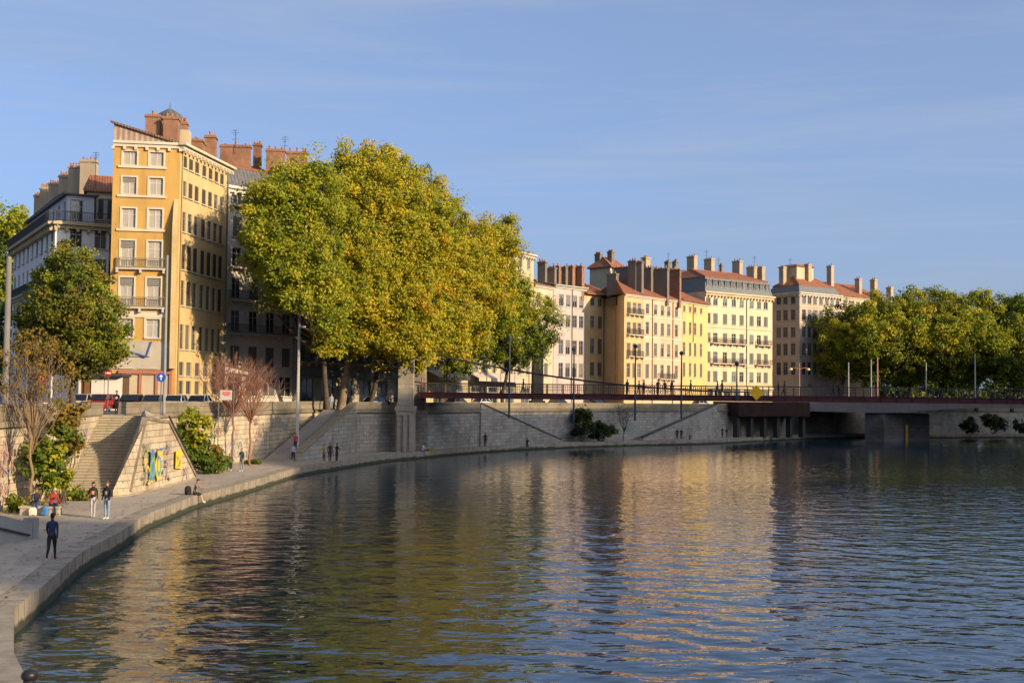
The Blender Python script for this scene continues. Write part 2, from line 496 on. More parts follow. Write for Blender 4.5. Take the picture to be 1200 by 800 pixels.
def cornice(root, P0, P1, z, h=0.45, out=0.4, mat=None, name='cornice', ends=0.3, dent=True):
    P0 = Vector(P0); P1 = Vector(P1); u = (P1 - P0).normalized(); n = Vector((u.y, -u.x)); Lg = (P1 - P0).length
    mb = MB()
    def bar(z0, z1, o, e):
        a = P0 - u * e; b = P1 + u * e; c = (a + b) / 2 + n * (o / 2 + 0.004)
        mb.obox(c, u, (b - a).length / 2, o / 2, z0, z1)
    bar(z - h * 0.45, z, out, ends); bar(z - h, z - h * 0.45 - 0.003, out * 0.55, ends * 0.5)
    if dent:
        k = int(Lg / 0.9)
        for i in range(k + 1):
            c = P0 + u * (Lg * i / max(1, k)) + n * (out * 0.40)
            mb.obox(c, u, 0.13, out * 0.34, z - h - 0.28, z - h - 0.004)
    return mb.build(name, mat or M_STONEC, root)

def band(mb, P0, P1, z0, z1, out, m=0, e=0.0):
    P0 = Vector(P0); P1 = Vector(P1); u = (P1 - P0).normalized(); n = Vector((u.y, -u.x))
    c = (P0 + P1) / 2 + n * (out / 2 + 0.003)
    mb.obox(c, u, (P1 - P0).length / 2 + e, out / 2, z0, z1, m)

def balcony(root, P0, P1, s0, s1, z, depth=0.8, h=0.95, mat=None, rail=None):
    P0 = Vector(P0); u = (Vector(P1) - P0).normalized(); n = Vector((u.y, -u.x))
    c = P0 + u * ((s0 + s1) / 2) + n * (depth / 2 + 0.004)
    b = MB(); b.obox(c, u, (s1 - s0) / 2, depth / 2, z - 0.16, z)
    k = max(2, int((s1 - s0) / 1.6))
    for i in range(k + 1):
        q = P0 + u * (s0 + 0.15 + (s1 - s0 - 0.3) * i / k) + n * 0.28
        b.obox(q, u, 0.10, 0.26, z - 0.5, z - 0.164, taper=0.9)
    o = b.build('balcony', mat or M_STONEC, root)
    r = MB(); a = P0 + u * (s0 + 0.05) + n * (depth - 0.06); e = P0 + u * (s1 - 0.05) + n * (depth - 0.06)
    r.beam((a.x, a.y, z + h), (e.x, e.y, z + h), 0.06, 0.06); r.beam((a.x, a.y, z + 0.12), (e.x, e.y, z + 0.12), 0.04, 0.04)
    m = max(4, int((s1 - s0) / 0.16))
    for i in range(m + 1):
        q = a + (e - a) * (i / m); r.beam((q.x, q.y, z), (q.x, q.y, z + h), 0.03, 0.03)
    for q in (a, e):
        w = q - n * (depth - 0.1); r.beam((q.x, q.y, z + h), (w.x, w.y, z + h), 0.05, 0.05)
        for i in range(1, 4):
            t = q - n * ((depth - 0.1) * i / 4); r.beam((t.x, t.y, z), (t.x, t.y, z + h), 0.03, 0.03)
    ro = r.build('railing', rail or M_IRON, o, origin=root.location)
    return o

def chimney(root, pxc, py_top, py_bot, d, u, wu, wv, mat=None, pots=3):
    """slab stack: pxc is the near vertical edge between its long left face and its narrow front face"""
    u = Vector((u[0], u[1])).normalized(); n = Vector((u.y, -u.x))
    t_ = A(pxc, py_top, d); p = Vector((t_.x, t_.y)); c = p + u * (wu / 2) - n * (wv / 2)
    z0 = Zp(pxc, py_bot, d) - 2.2; z1 = Zp(pxc, py_top, d)
    mb = MB(); mb.obox(c, u, wu / 2, wv / 2, z0, z1 - 0.3); mb.obox(c, u, wu / 2 + 0.1, wv / 2 + 0.1, z1 - 0.297, z1 - 0.12); mb.obox(c, u, wu / 2 + 0.03, wv / 2 + 0.03, z1 - 0.117, z1)
    o = mb.build('chimney', mat or M_CHIM, root)
    if pots:
        for i in range(pots):
            pb = MB()
            t = (i + 0.5) / pots - 0.5
            q = c + (n * wv * t if wv > wu else u * wu * t)
            hh = random.uniform(0.2, 0.55)
            pb.lathe((q.x, q.y, z1 + 0.004), [(0.15, 0), (0.12, hh * 0.7), (0.15, hh * 0.75), (0.13, hh)], 8)
            pb.build('chimney_pot', M_POT, o, origin=root.location)
    return o

def aerial(root, px, py_top, py_bot, d):
    mb = MB(); p = A(px, py_top, d); z0 = Zp(px, py_bot, d) - 1.0; z1 = Zp(px, py_top, d)
    mb.tube([(p.x, p.y, z0), (p.x, p.y, z1)], 0.03, 5)
    for k, w in ((0.1, 0.7), (0.35, 0.9), (0.6, 0.55), (1.1, 0.8)):
        mb.tube([(p.x - w / 2, p.y + 0.1, z1 - k), (p.x + w / 2, p.y - 0.1, z1 - k)], 0.018, 4)
    return mb.build('aerial', M_IRON, root)

def drainpipe(root, P0, P1, s, z0, z1, mat=None):
    P0 = Vector(P0); u = (Vector(P1) - P0).normalized(); n = Vector((u.y, -u.x)); q = P0 + u * s + n * 0.11
    return MB().tube([(q.x, q.y, z0), (q.x, q.y, z1)], 0.08, 6).build('drainpipe', mat or plain('rusty_pipe', (0.2, 0.09, 0.05), 0.6), root)

def dormers(root, P0, P1, ss, zb, w, h, out_set, mat=None, roofmat=None):
    """small dormer windows standing in a steep lower roof slope"""
    P0 = Vector(P0); u = (Vector(P1) - P0).normalized(); n = Vector((u.y, -u.x)); ang = math.atan2(u.y, u.x)
    for s in ss:
        c = P0 + u * s - n * out_set
        mb = MB(); t = 0.16
        f = c + n * 0.0
        for sg in (-1, 1):
            q = f + u * (sg * (w / 2 + t / 2)) - n * 0.7; mb.obox(q, u, t / 2, 0.7, zb - 0.1, zb + h)
        q = f - n * 0.66; mb.obox(q, u, w / 2 + t + 0.08, 0.78, zb + h + 0.003, zb + h + 0.2)
        mb.obox(f - n * 0.1, u, w / 2, 0.1, zb - 0.1, zb - 0.003)
        o = mb.build('dormer', mat or M_ZINC, root)
        g = MB(); q0 = f - n * 0.12
        g.obox(q0, u, w / 2 - 0.004, 0.02, zb, zb + h - 0.004); g.build('pane', M_GLASS, o, origin=root.location)
        fr = MB(); q1 = f - n * 0.08
        fr.obox(q1, u, 0.04, 0.02, zb, zb + h - 0.008); fr.obox(q1 + u * (w / 2 - 0.05), u, 0.045, 0.02, zb, zb + h - 0.008); fr.obox(q1 - u * (w / 2 - 0.05), u, 0.045, 0.02, zb, zb + h - 0.008)
        fr.build('frame', M_FRAME, o, origin=root.location)

def mansard(root, Q, ze, h1, inset, h2, m_low, m_top, over=0.1):
    E = offset_quad(Q, over); T = offset_quad(Q, -inset); mb = MB()
    e = [(q.x, q.y, ze) for q in E]; t = [(q.x, q.y, ze + h1) for q in T]
    mb.add(e + t, [(0, 1, 5, 4), (1, 2, 6, 5), (2, 3, 7, 6), (3, 0, 4, 7)])
    mb.build('lower_roof', m_low, root)
    return roof_hip(root, T, ze + h1 + 0.02, h2, 0.12, 2.5, m_top, name='roof')

def footprint(P0, P1, depth):
    u = (P1 - P0).normalized(); n = Vector((u.y, -u.x))
    return [P0, P1, P1 - n * depth, P0 - n * depth]

def house(label, Q, ze, wins, m_wall, cat='building', z0=STREET, fm=None, sm=None, name='town_house', group=None, mrev=None):
    c = sum((q for q in Q), Vector((0, 0))) / 4
    root = thing(name, label, cat, (c.x, c.y, z0), group=group)
    mb = MB()
    for i in range(4):
        P0, P1 = Q[i], Q[(i + 1) % 4]
        w = wins.get(i)
        k = min(i, len(m_wall) - 1) if isinstance(m_wall, list) else 0
        if w: facade(mb, root, P0, P1, z0, ze, w, k, fm=fm.get(i) if isinstance(fm, dict) else fm, sm=sm, mrev=k)
        else: mb.quad((P0.x, P0.y, z0), (P1.x, P1.y, z0), (P1.x, P1.y, ze), (P0.x, P0.y, ze))
    mb.build('wall', m_wall, root)
    return root

def grid(P0, P1, pxs, rows, w, kinds, ref):
    """pxs: window columns in photograph pixels; rows: (py_top, py_bottom) at the reference (px, depth)"""
    out = []
    for k, (pt, pb) in enumerate(rows):
        zt, zb = Zp(ref[0], pt, ref[1]), Zp(ref[0], pb, ref[1])
        for px in pxs:
            kd = kinds[k % len(kinds)]
            if isinstance(kd, (list, tuple)): kd = random.choice(kd)
            if kd == 'blind': kd = random.choice(['blind', 'blindlow', 'blindhigh'])
            out.append((s_of(px, P0, P1), w, zb, zt, kd))
    return out

# ---- the ochre corner house with its narrow front
def build_ochre():
    global OFFX
    OFFX = -4.3
    FL, FR, BR = XY(130, 117.2), XY(209.5, 118.2), XY(267, 130.5)
    Q = [FL, FR, BR, FL + (BR - FR)]
    ze = Zp(210, 167.5, 118)
    rf = (180, 118); rs = (216, 119.5)
    W1 = grid(FL, FR, (151, 182.5), [(179, 195), (209, 229), (245.5, 268), (283, 313), (326, 359), (374, 396)], 1.3, ('pane', ['pane', 'blindhigh'], 'pane', ['pane', 'blindhigh'], ['blindhigh', 'pane'], 'pane'), rf)
    W1 += grid(FL, FR, (150, 178), [(422.5, 431)], 1.5, ('pane',), rf)
    W2 = grid(FR, BR, (216.2, 223.4, 230.6, 239.2, 246.6, 253.6, 260.2), [(184, 197.5), (213, 231), (249, 272), (287, 316), (329, 358), (380, 409)], 1.0, ('closed', ['closed', 'pane'], ['pane', 'closed'], 'closed', ['pane', 'closed'], 'pane'), rs)
    W2 += grid(FR, BR, (217, 226, 236, 246, 256), [(424, 440), (446, 462)], 1.2, ('pane',), rs)
    r = house('tall ochre yellow corner house with narrow front of two windows per floor', Q, ze, {0: W1, 1: W2},
              [plaster('ochre_render', (0.47, 0.285, 0.085), 0.42), plaster('straw_render', (0.53, 0.39, 0.19), 0.45)], name='corner_house', sm=M_SHUTB, fm={0: M_JOIN, 1: M_FRAMED})
    # pale yellow skin of the flank
    # window surrounds and sill courses of the front
    u = (FR - FL).normalized(); n = Vector((u.y, -u.x))
    for s, w, zb, zt, k in W1[:-2]:
        tr = MB(); c = FL + u * s + n * 0.035; q = [(-w / 2 - 0.15, zb), (-w / 2 - 0.15, zt + 0.15), (w / 2 + 0.15, zt + 0.15), (w / 2 + 0.15, zb), (w / 2, zb), (w / 2, zt), (-w / 2, zt), (-w / 2, zb)]
        V = []
        for o in (0.03, -0.032):
            for a_, z_ in q: t = c + u * a_ + n * o; V.append((t.x, t.y, z_))
        tr.add(V, [(0, 7, 6, 1), (1, 6, 5, 2), (2, 5, 4, 3)] + [(i, (i + 1) % 8, (i + 1) % 8 + 8, i + 8) for i in range(8)])
        tr.build('window_surround', plaster('pale_trim', (0.56, 0.49, 0.37), 0.2), r)
    sc = MB()
    for py in (196.5, 230.5, 270, 315.5, 361):
        z = Zp(180, py, 118); a = FL + u * 0.45; b = FL + u * 5.0
        band(sc, a, b, z - 0.16, z + 0.06, 0.14)
    z = Zp(180, 366, 118); band(sc, FL + u * 0.4, FL + u * 5.2, z - 0.5, z, 0.10)
    sc.build('sill_course', plaster('pale_trim', (0.56, 0.49, 0.37), 0.2), r)
    for py in (315.5, 361): balcony(r, FL, FR, 0.5, 5.1, Zp(180, py, 118) + 0.06, 0.34, 0.95, rail=plain('faded_rail', (0.24, 0.20, 0.14), 0.6))
    # lower painted panels: grey base, shop front with reddish frame
    lo = MB(); band(lo, FL + u * 0.05, FL + u * 5.6, Zp(180, 433, 118), Zp(180, 401, 118), 0.06)
    lo.build('base_panel', plaster('grey_base', (0.42, 0.37, 0.29), 0.2), r)
    sf = MB(); zt = Zp(180, 434, 118); P0 = XY(144, 117.4) + n * 0.0; s0 = s_of(144, FL, FR)
    Lx = (FR - FL).length
    band(sf, FL + u * s0, FL + u * (Lx - 0.3), zt - 0.35, zt, 0.28)
    for s in (s0 + 0.15, s0 + 2.0, s0 + 3.5, Lx - 0.45): band(sf, FL + u * (s - 0.12), FL + u * (s + 0.12), STREET, zt - 0.354, 0.22)
    band(sf, FL + u * s0, FL + u * (Lx - 0.3), STREET, STREET + 0.7, 0.16)
    sho = sf.build('shop_front', plaster('faded_red_paint', (0.36, 0.15, 0.10), 0.2), r)
    pn = MB()
    for a, b in ((s0 + 0.28, s0 + 1.87), (s0 + 2.13, s0 + 3.37), (s0 + 3.63, Lx - 0.58)):
        band(pn, FL + u * a, FL + u * b, STREET + 0.704, zt - 0.36, 0.07)
    pn.build('shop_pane', plaster('shop_cream', (0.46, 0.38, 0.27), 0.1), sho, origin=r.location)
    cornice(r, FL, FR, ze, 0.55, 0.3, plaster('pale_trim', (0.56, 0.49, 0.37), 0.2), ends=0.0)
    cornice(r, FR, BR, ze, 0.5, 0.7, plaster('pale_trim', (0.56, 0.49, 0.37), 0.2), ends=0.4)
        # added corner fin, slanted to throw a wedge of shade on the front
    zf0, zf1, zf2 = Zp(206, 432, 118), Zp(206, 266, 118), Zp(206, 233, 118)
    fb = MB(); a = FR - u * 0.52; b = FR - u * 0.06
    def q(p, o, z): t = p + n * o; return (t.x, t.y, z)
    fb.add([q(a, 0.003, zf0), q(b, 0.003, zf0), q(b, 0.9, zf0), q(a, 0.9, zf0), q(a, 0.9, zf1), q(b, 0.9, zf1), q(a, 0.003, zf2), q(b, 0.003, zf2)],
           [(0, 3, 2, 1), (3, 4, 5, 2) [::-1], (0, 6, 4, 3), (2, 5, 7, 1), (4, 6, 7, 5)])
    fb.build('added_shade_fin', plaster('straw_render', (0.53, 0.39, 0.19), 0.45), r)
    drainpipe(r, FR, BR, 0.35, STREET, ze - 0.6, plain('ochre_pipe', (0.34, 0.24, 0.10), 0.6)); drainpipe(r, FR, BR, (BR - FR).length - 0.4, STREET, ze - 0.6, M_ZINC)
    # hanging grey banner board edged in blue
    bb = MB(); b0 = s_of(152, FL, FR); b1 = s_of(180, FL, FR)
    band(bb, FL + u * b0, FL + u * b1, Zp(180, 418, 118), Zp(180, 400, 118), 0.2, 0)
    bo = bb.build('board', plain('grey_board', (0.36, 0.33, 0.28), 0.8), r)
    be = MB(); e0 = FL + u * b0 + n * 0.27; e1 = FL + u * (b1 - 0.3) + n * 0.27; e2 = FL + u * (b1 + 0.15) + n * 0.27
    be.beam((e0.x, e0.y, Zp(180, 411, 118)), (e1.x, e1.y, Zp(180, 418, 118)), 0.1, 0.14); be.beam((e1.x, e1.y, Zp(180, 418, 118)), (e2.x, e2.y, Zp(180, 400, 118)), 0.1, 0.14)
    be.build('board_edge', plain('blue_paint', (0.05, 0.1, 0.35), 0.5), bo, origin=r.location)
    # shed roof rising to the left, with its striped end
    h = Zp(131, 141, 117) - ze
    E = offset_quad(Q, 0.25); rb = MB()
    def pz(v, z): return (v.x, v.y, z)
    rb.add([pz(E[0], ze + h), pz(E[1], ze + 0.02), pz(E[2], ze + 0.02), pz(E[3], ze + h)], [(0, 1, 2, 3)])
    rb.add([pz(E[0], ze + h - 0.2), pz(E[1], ze - 0.18), pz(E[2], ze - 0.18), pz(E[3], ze + h - 0.2)], [(3, 2, 1, 0)])
    for i, j, zi, zj in ((1, 2, ze, ze), (3, 0, ze + h, ze + h), (0, 1, ze + h, ze + 0.02), (2, 3, ze + 0.02, ze + h)):
        rb.quad(pz(E[i], zi - 0.2), pz(E[j], zj - 0.2), pz(E[j], zj), pz(E[i], zi))
    rb.build('roof', M_TILED, r)
    gb = MB(); n3 = n * 0.02
    gb.add([pz(Q[0] + n3, ze), pz(Q[1] + n3, ze), pz(Q[0] + n3, ze + h - 0.2), pz(Q[0] - n * 0.3, ze), pz(Q[1] - n * 0.3, ze), pz(Q[0] - n * 0.3, ze + h - 0.2)], [(0, 1, 2), (3, 5, 4), (0, 2, 5, 3)])
    gb.add([pz(Q[3], ze), pz(Q[2], ze), pz(Q[3], ze + h - 0.2)], [(0, 2, 1)])
    gb.quad(pz(Q[3], ze), pz(Q[0], ze), pz(Q[0], ze + h - 0.2), pz(Q[3], ze + h - 0.2))
    gb.build('gable', tiles('striped_gable', (0.40, 0.29, 0.22), (0.26, 0.19, 0.15), 0.5), r)
    us = (BR - FR)
    for (px, pt, pb, d, wu, wv) in ((170.5, 133.5, 160, 121, 1.4, 1.6), (191.5, 136, 168, 120.5, 1.4, 1.4), (222, 162, 185, 126, 1.3, 2.6), (240, 158, 190, 128.5, 1.1, 1.4), (206, 142, 165, 124, 1.1, 0.9)):
        chimney(r, px, pt, pb, d, (1, 0.1), wu, wv, M_BRICK, 3)
    # slate turret roof behind the stacks
    p = A(199, 140, 125); zt = Zp(199, 129, 125); zb = Zp(199, 158, 125)
    MB().lathe((p.x, p.y, 0), [(1.9, zb - 2.5), (1.9, zb), (1.75, zb + (zt - zb) * 0.5), (1.2, zb + (zt - zb) * 0.8), (0.35, zt), (0.05, zt + 0.15), (0.03, zt + 0.7)], 8).build('turret_roof', M_SLATE, r)
    p = A(212, 165, 124); MB().obox(p, (1, 0.1), 0.9, 0.8, ze - 0.5, Zp(212, 154, 124)).build('attic_block', plaster('cream_render', (0.46, 0.38, 0.25), 0.3), r)
    OFFX = 0.0
    return r

def build_pale_corner():
    global OFFX
    OFFX = -4.5
    FL, FR, BL = XY(64, 122), XY(128, 124.5), XY(16, 146)
    Q = [FL, FR, FR + (BL - FL), BL]
    ze = Zp(64, 260, 122)
    W0 = grid(FL, FR, (90, 119), [(268, 290), (302, 326), (340, 364), (378, 402), (416, 440)], 1.2, ('pane', 'closed'), (90, 123))
    Lg = (BL - FL).length
    W3 = []
    for pt, pb in [(268, 290), (302, 326), (340, 364), (378, 402), (416, 440)]:
        for i in range(9): W3.append((1.6 + i * (Lg - 3.2) / 8, 1.15, Zp(90, pb, 123), Zp(90, pt, 123), random.choice(['closed', 'pane', 'blind'])))
    r = house('pale grey corner block in shade with curving balcony and tan chimneys', Q, ze, {0: W0, 3: W3}, plaster('cool_white_render', (0.70, 0.67, 0.64), 0.3), name='apartment_block')
    cornice(r, FL, FR, ze, 0.6, 0.75, plaster('ochre_trim', (0.42, 0.34, 0.2), 0.3)); cornice(r, BL, FL, ze, 0.6, 0.75, plaster('ochre_trim', (0.42, 0.34, 0.2), 0.3))
    # set back top storey with balcony in front
    T = offset_quad(Q, -1.3); zt = Zp(64, 223, 122)
    mb = MB(); u = (T[1] - T[0]).normalized()
    facade(mb, r, T[0], T[1], ze + 0.02, zt, [(s_of(90, T[0], T[1]), 1.25, ze + 0.35, zt - 0.6, 'pane'), (s_of(106, T[0], T[1]), 1.0, ze + 0.35, zt - 0.6, 'pane')])
    Lt = (T[0] - T[3]).length
    facade(mb, r, T[3], T[0], ze + 0.02, zt, [(1.5 + i * (Lt - 3) / 7, 1.1, ze + 0.35, zt - 0.7, 'pane') for i in range(8)])
    for i in (1, 2): mb.quad((T[i].x, T[i].y, ze), (T[(i + 1) % 4].x, T[(i + 1) % 4].y, ze), (T[(i + 1) % 4].x, T[(i + 1) % 4].y, zt), (T[i].x, T[i].y, zt))
    mb.build('top_storey', plaster('zinc_grey_render', (0.52, 0.54, 0.56), 0.25), r)
    balcony(r, FL, FR, 0.0, (FR - FL).length, ze + 0.05, 0.7, 1.0); balcony(r, BL, FL, 0.0, Lg, ze + 0.05, 0.7, 1.0)
    roof_hip(r, T, zt, 1.6, 0.35, 3.0, M_SLATE)
    balcony(r, FL, FR, 0.4, (FR - FL).length - 0.4, Zp(90, 333, 123), 0.6); balcony(r, BL, FL, 0.4, Lg - 0.4, Zp(90, 333, 123), 0.6)
    uu = (FL - BL).normalized()
    for px, pt, pb, d, wu, wv in ((94, 187, 246, 143, 1.75, 1.2), (80, 194, 247, 145, 1.35, 1.0), (69, 205, 248, 147, 1.2, 1.0), (57, 214, 250, 149, 1.2, 0.9), (47, 219, 252, 151, 1.1, 0.9), (40, 228, 255, 153, 1.0, 0.8)):
        chimney(r, px, pt, pb, d, (1, 0), wu, wv, M_CHIM, 4)
    aerial(r, 112.5, 178, 210, 124)
    OFFX = 0.0
    return r

def build_left_red_roof():
    global OFFX
    OFFX = -4.5
    FL, FR = XY(100, 131), XY(136, 132)
    Q = footprint(FL, FR, 9); ze = Zp(118, 224, 131.5)
    W = grid(FL, FR, (119.5, 128), [(233, 257), (270, 292), (306, 330)], 1.1, ('shut', 'closed'), (118, 131.5))
    r = house('cream house with red tiled roof squeezed behind ochre house left edge', Q, ze, {0: W}, plaster('cream_render', (0.46, 0.38, 0.25), 0.3), sm=M_SHUTB)
    roof_hip(r, Q, ze, 2.3, 0.3, 0.6, M_TILE)
    OFFX = 0.0
    return r

def build_grey_balconied():
    global OFFX
    OFFX = -2.8
    FL, FR = XY(263, 134), XY(345, 142)
    Q = footprint(FL, FR, 12); ze = Zp(264, 217, 134); ref = (278, 135)
    cols = (278, 299, 319, 338); rows = [(223, 239), (254, 277), (290, 312), (324, 349), (363, 388), (405, 428)]
    W = grid(FL, FR, cols, rows, 1.25, ('pane', ['pane', 'closed'], 'pane', ['closed', 'pane'], ['pane', 'closed'], 'closed'), ref)
    W += grid(FL, FR, cols, [(440, 464)], 1.8, ('pane',), ref)
    r = house('pale grey stone building with balconies between ochre house and big trees', Q, ze, {0: W}, plaster('grey_stone_render', (0.50, 0.46, 0.41), 0.4), name='apartment_building')
    cornice(r, FL, FR, ze, 0.7, 0.6, plaster('grey_stone_render', (0.50, 0.46, 0.41), 0.4))
    Lg = (FR - FL).length
    for py in (241, 313, 351, 390): balcony(r, FL, FR, 0.5, Lg - 0.4, Zp(278, py, 135), 0.75)
    mansard(r, Q, ze, Zp(270, 193, 135) - ze, 0.9, 1.6, M_SLATE, M_TILE)
    for px, pt, pb, d, wu, wv in ((258, 169, 190, 139, 3.4, 0.9), (297, 168, 186, 142, 0.9, 0.9), (312, 174, 196, 140, 2.1, 0.9), (336, 177, 196, 143, 2.4, 0.9)):
        chimney(r, px, pt, pb, d, (1, 0.1), wu, wv, M_BRICK, 3)
    OFFX = 0.0
    aerial(r, 276, 152, 170, 139); aerial(r, 334, 160, 176, 141)
    return r

def build_behind_trees():
    FL, FR = XY(345.5, 142.2), XY(478, 167)
    Q = footprint(FL, FR, 12); ze = Zp(345, 232, 142); Lg = (FR - FL).length
    W = []
    for k in range(5):
        zb = STREET + 5.6 + k * 3.55
        for i in range(12): W.append((1.6 + i * (Lg - 3.2) / 11, 1.2, zb, zb + 2.3, random.choice(['pane', 'closed', 'blind'])))
    for i in range(6): W.append((2.6 + i * (Lg - 5.2) / 5, 2.8, STREET + 0.5, STREET + 3.6, 'pane'))
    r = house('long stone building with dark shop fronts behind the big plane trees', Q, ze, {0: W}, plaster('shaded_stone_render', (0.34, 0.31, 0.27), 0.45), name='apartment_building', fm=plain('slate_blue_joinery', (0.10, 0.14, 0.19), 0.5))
    cornice(r, FL, FR, ze, 0.7, 0.6); mansard(r, Q, ze, 2.6, 0.9, 1.5, M_SLATE, M_TILED)
    for k in (0, 2): balcony(r, FL, FR, 0.5, Lg - 0.5, STREET + 5.5 + k * 3.55, 0.7)
    fa = MB(); band(fa, FL, FR, STREET + 3.9, STREET + 4.6, 0.35); fa.build('shop_fascia', plain('slate_blue_joinery', (0.10, 0.14, 0.19), 0.5), r)
    u = (FR - FL).normalized()
    for px, pt, pb, d in ((370, 205, 220, 150), (420, 215, 230, 158)): chimney(r, px, pt, pb, d, u, 0.9, 2.2, M_CHIM, 3)
    return r

def build_awning_building():
    FL, FR = XY(478.5, 167.2), XY(624, 200)
    Q = footprint(FL, FR, 13); ze = Zp(624, 299, 200); Lg = (FR - FL).length
    W = []
    for k in range(6):
        zb = STREET + 5.2 + k * 3.4
        for i in range(13): W.append((1.8 + i * (Lg - 3.6) / 12, 1.15, zb, zb + 2.2, random.choice(['pane', 'closed', 'blind'])))
    for i in range(7): W.append((2.6 + i * (Lg - 5.2) / 6, 2.9, STREET + 0.4, STREET + 3.2, 'pane'))
    r = house('cream building with shop awnings behind right half of the big trees', Q, ze, {0: W}, plaster('cream_render', (0.46, 0.38, 0.25), 0.3), name='apartment_building')
    cornice(r, FL, FR, ze, 0.6, 0.6); roof_hip(r, Q, ze, 2.0, 0.4, 3, M_TILE)
    u = (FR - FL).normalized(); n = Vector((u.y, -u.x))
    for p0, p1 in ((500, 538), (548, 604)):
        s0, s1 = s_of(p0, FL, FR), s_of(p1, FL, FR); a = FL + u * s0; b = FL + u * s1; z = STREET + 4.4; mb = MB()
        o = n * 2.0
        for dz in (0, 0.12):
            mb.quad((a.x, a.y, z + 0.9 - dz), (b.x, b.y, z + 0.9 - dz), (b.x + o.x, b.y + o.y, z - dz), (a.x + o.x, a.y + o.y, z - dz))
        mb.quad((a.x + o.x, a.y + o.y, z), (b.x + o.x, b.y + o.y, z), (b.x + o.x, b.y + o.y, z - 0.45), (a.x + o.x, a.y + o.y, z - 0.45))
        mb.build('awning', plain('beige_awning', (0.45, 0.40, 0.33), 0.8), r)
    return r

def simple_house(label, p0, p1, eave, depth, cols, rows, kinds, wall_m, roof_h=1.8, w=1.2, over=0.35, inset=0.3, ref=None, roofm=None, corn=True, fm=None, sm=None, BL=None):
    FL, FR = XY(*p0), XY(*p1); Q = footprint(FL, FR, depth)
    if BL is not None: Q[3] = BL
    ze = Zp(eave[0], eave[1], eave[2]); ref = ref or p0
    W = grid(FL, FR, cols, rows, w, kinds, ref)
    r = house(label, Q, ze, {0: W}, wall_m, fm=fm, sm=sm)
    if roof_h: roof_hip(r, Q, ze, roof_h, over, inset, roofm or M_TILE)
    if corn: cornice(r, FL, FR, ze - 0.17, 0.4, 0.28, dent=False, ends=0.0)
    return r, FL, FR, Q, ze

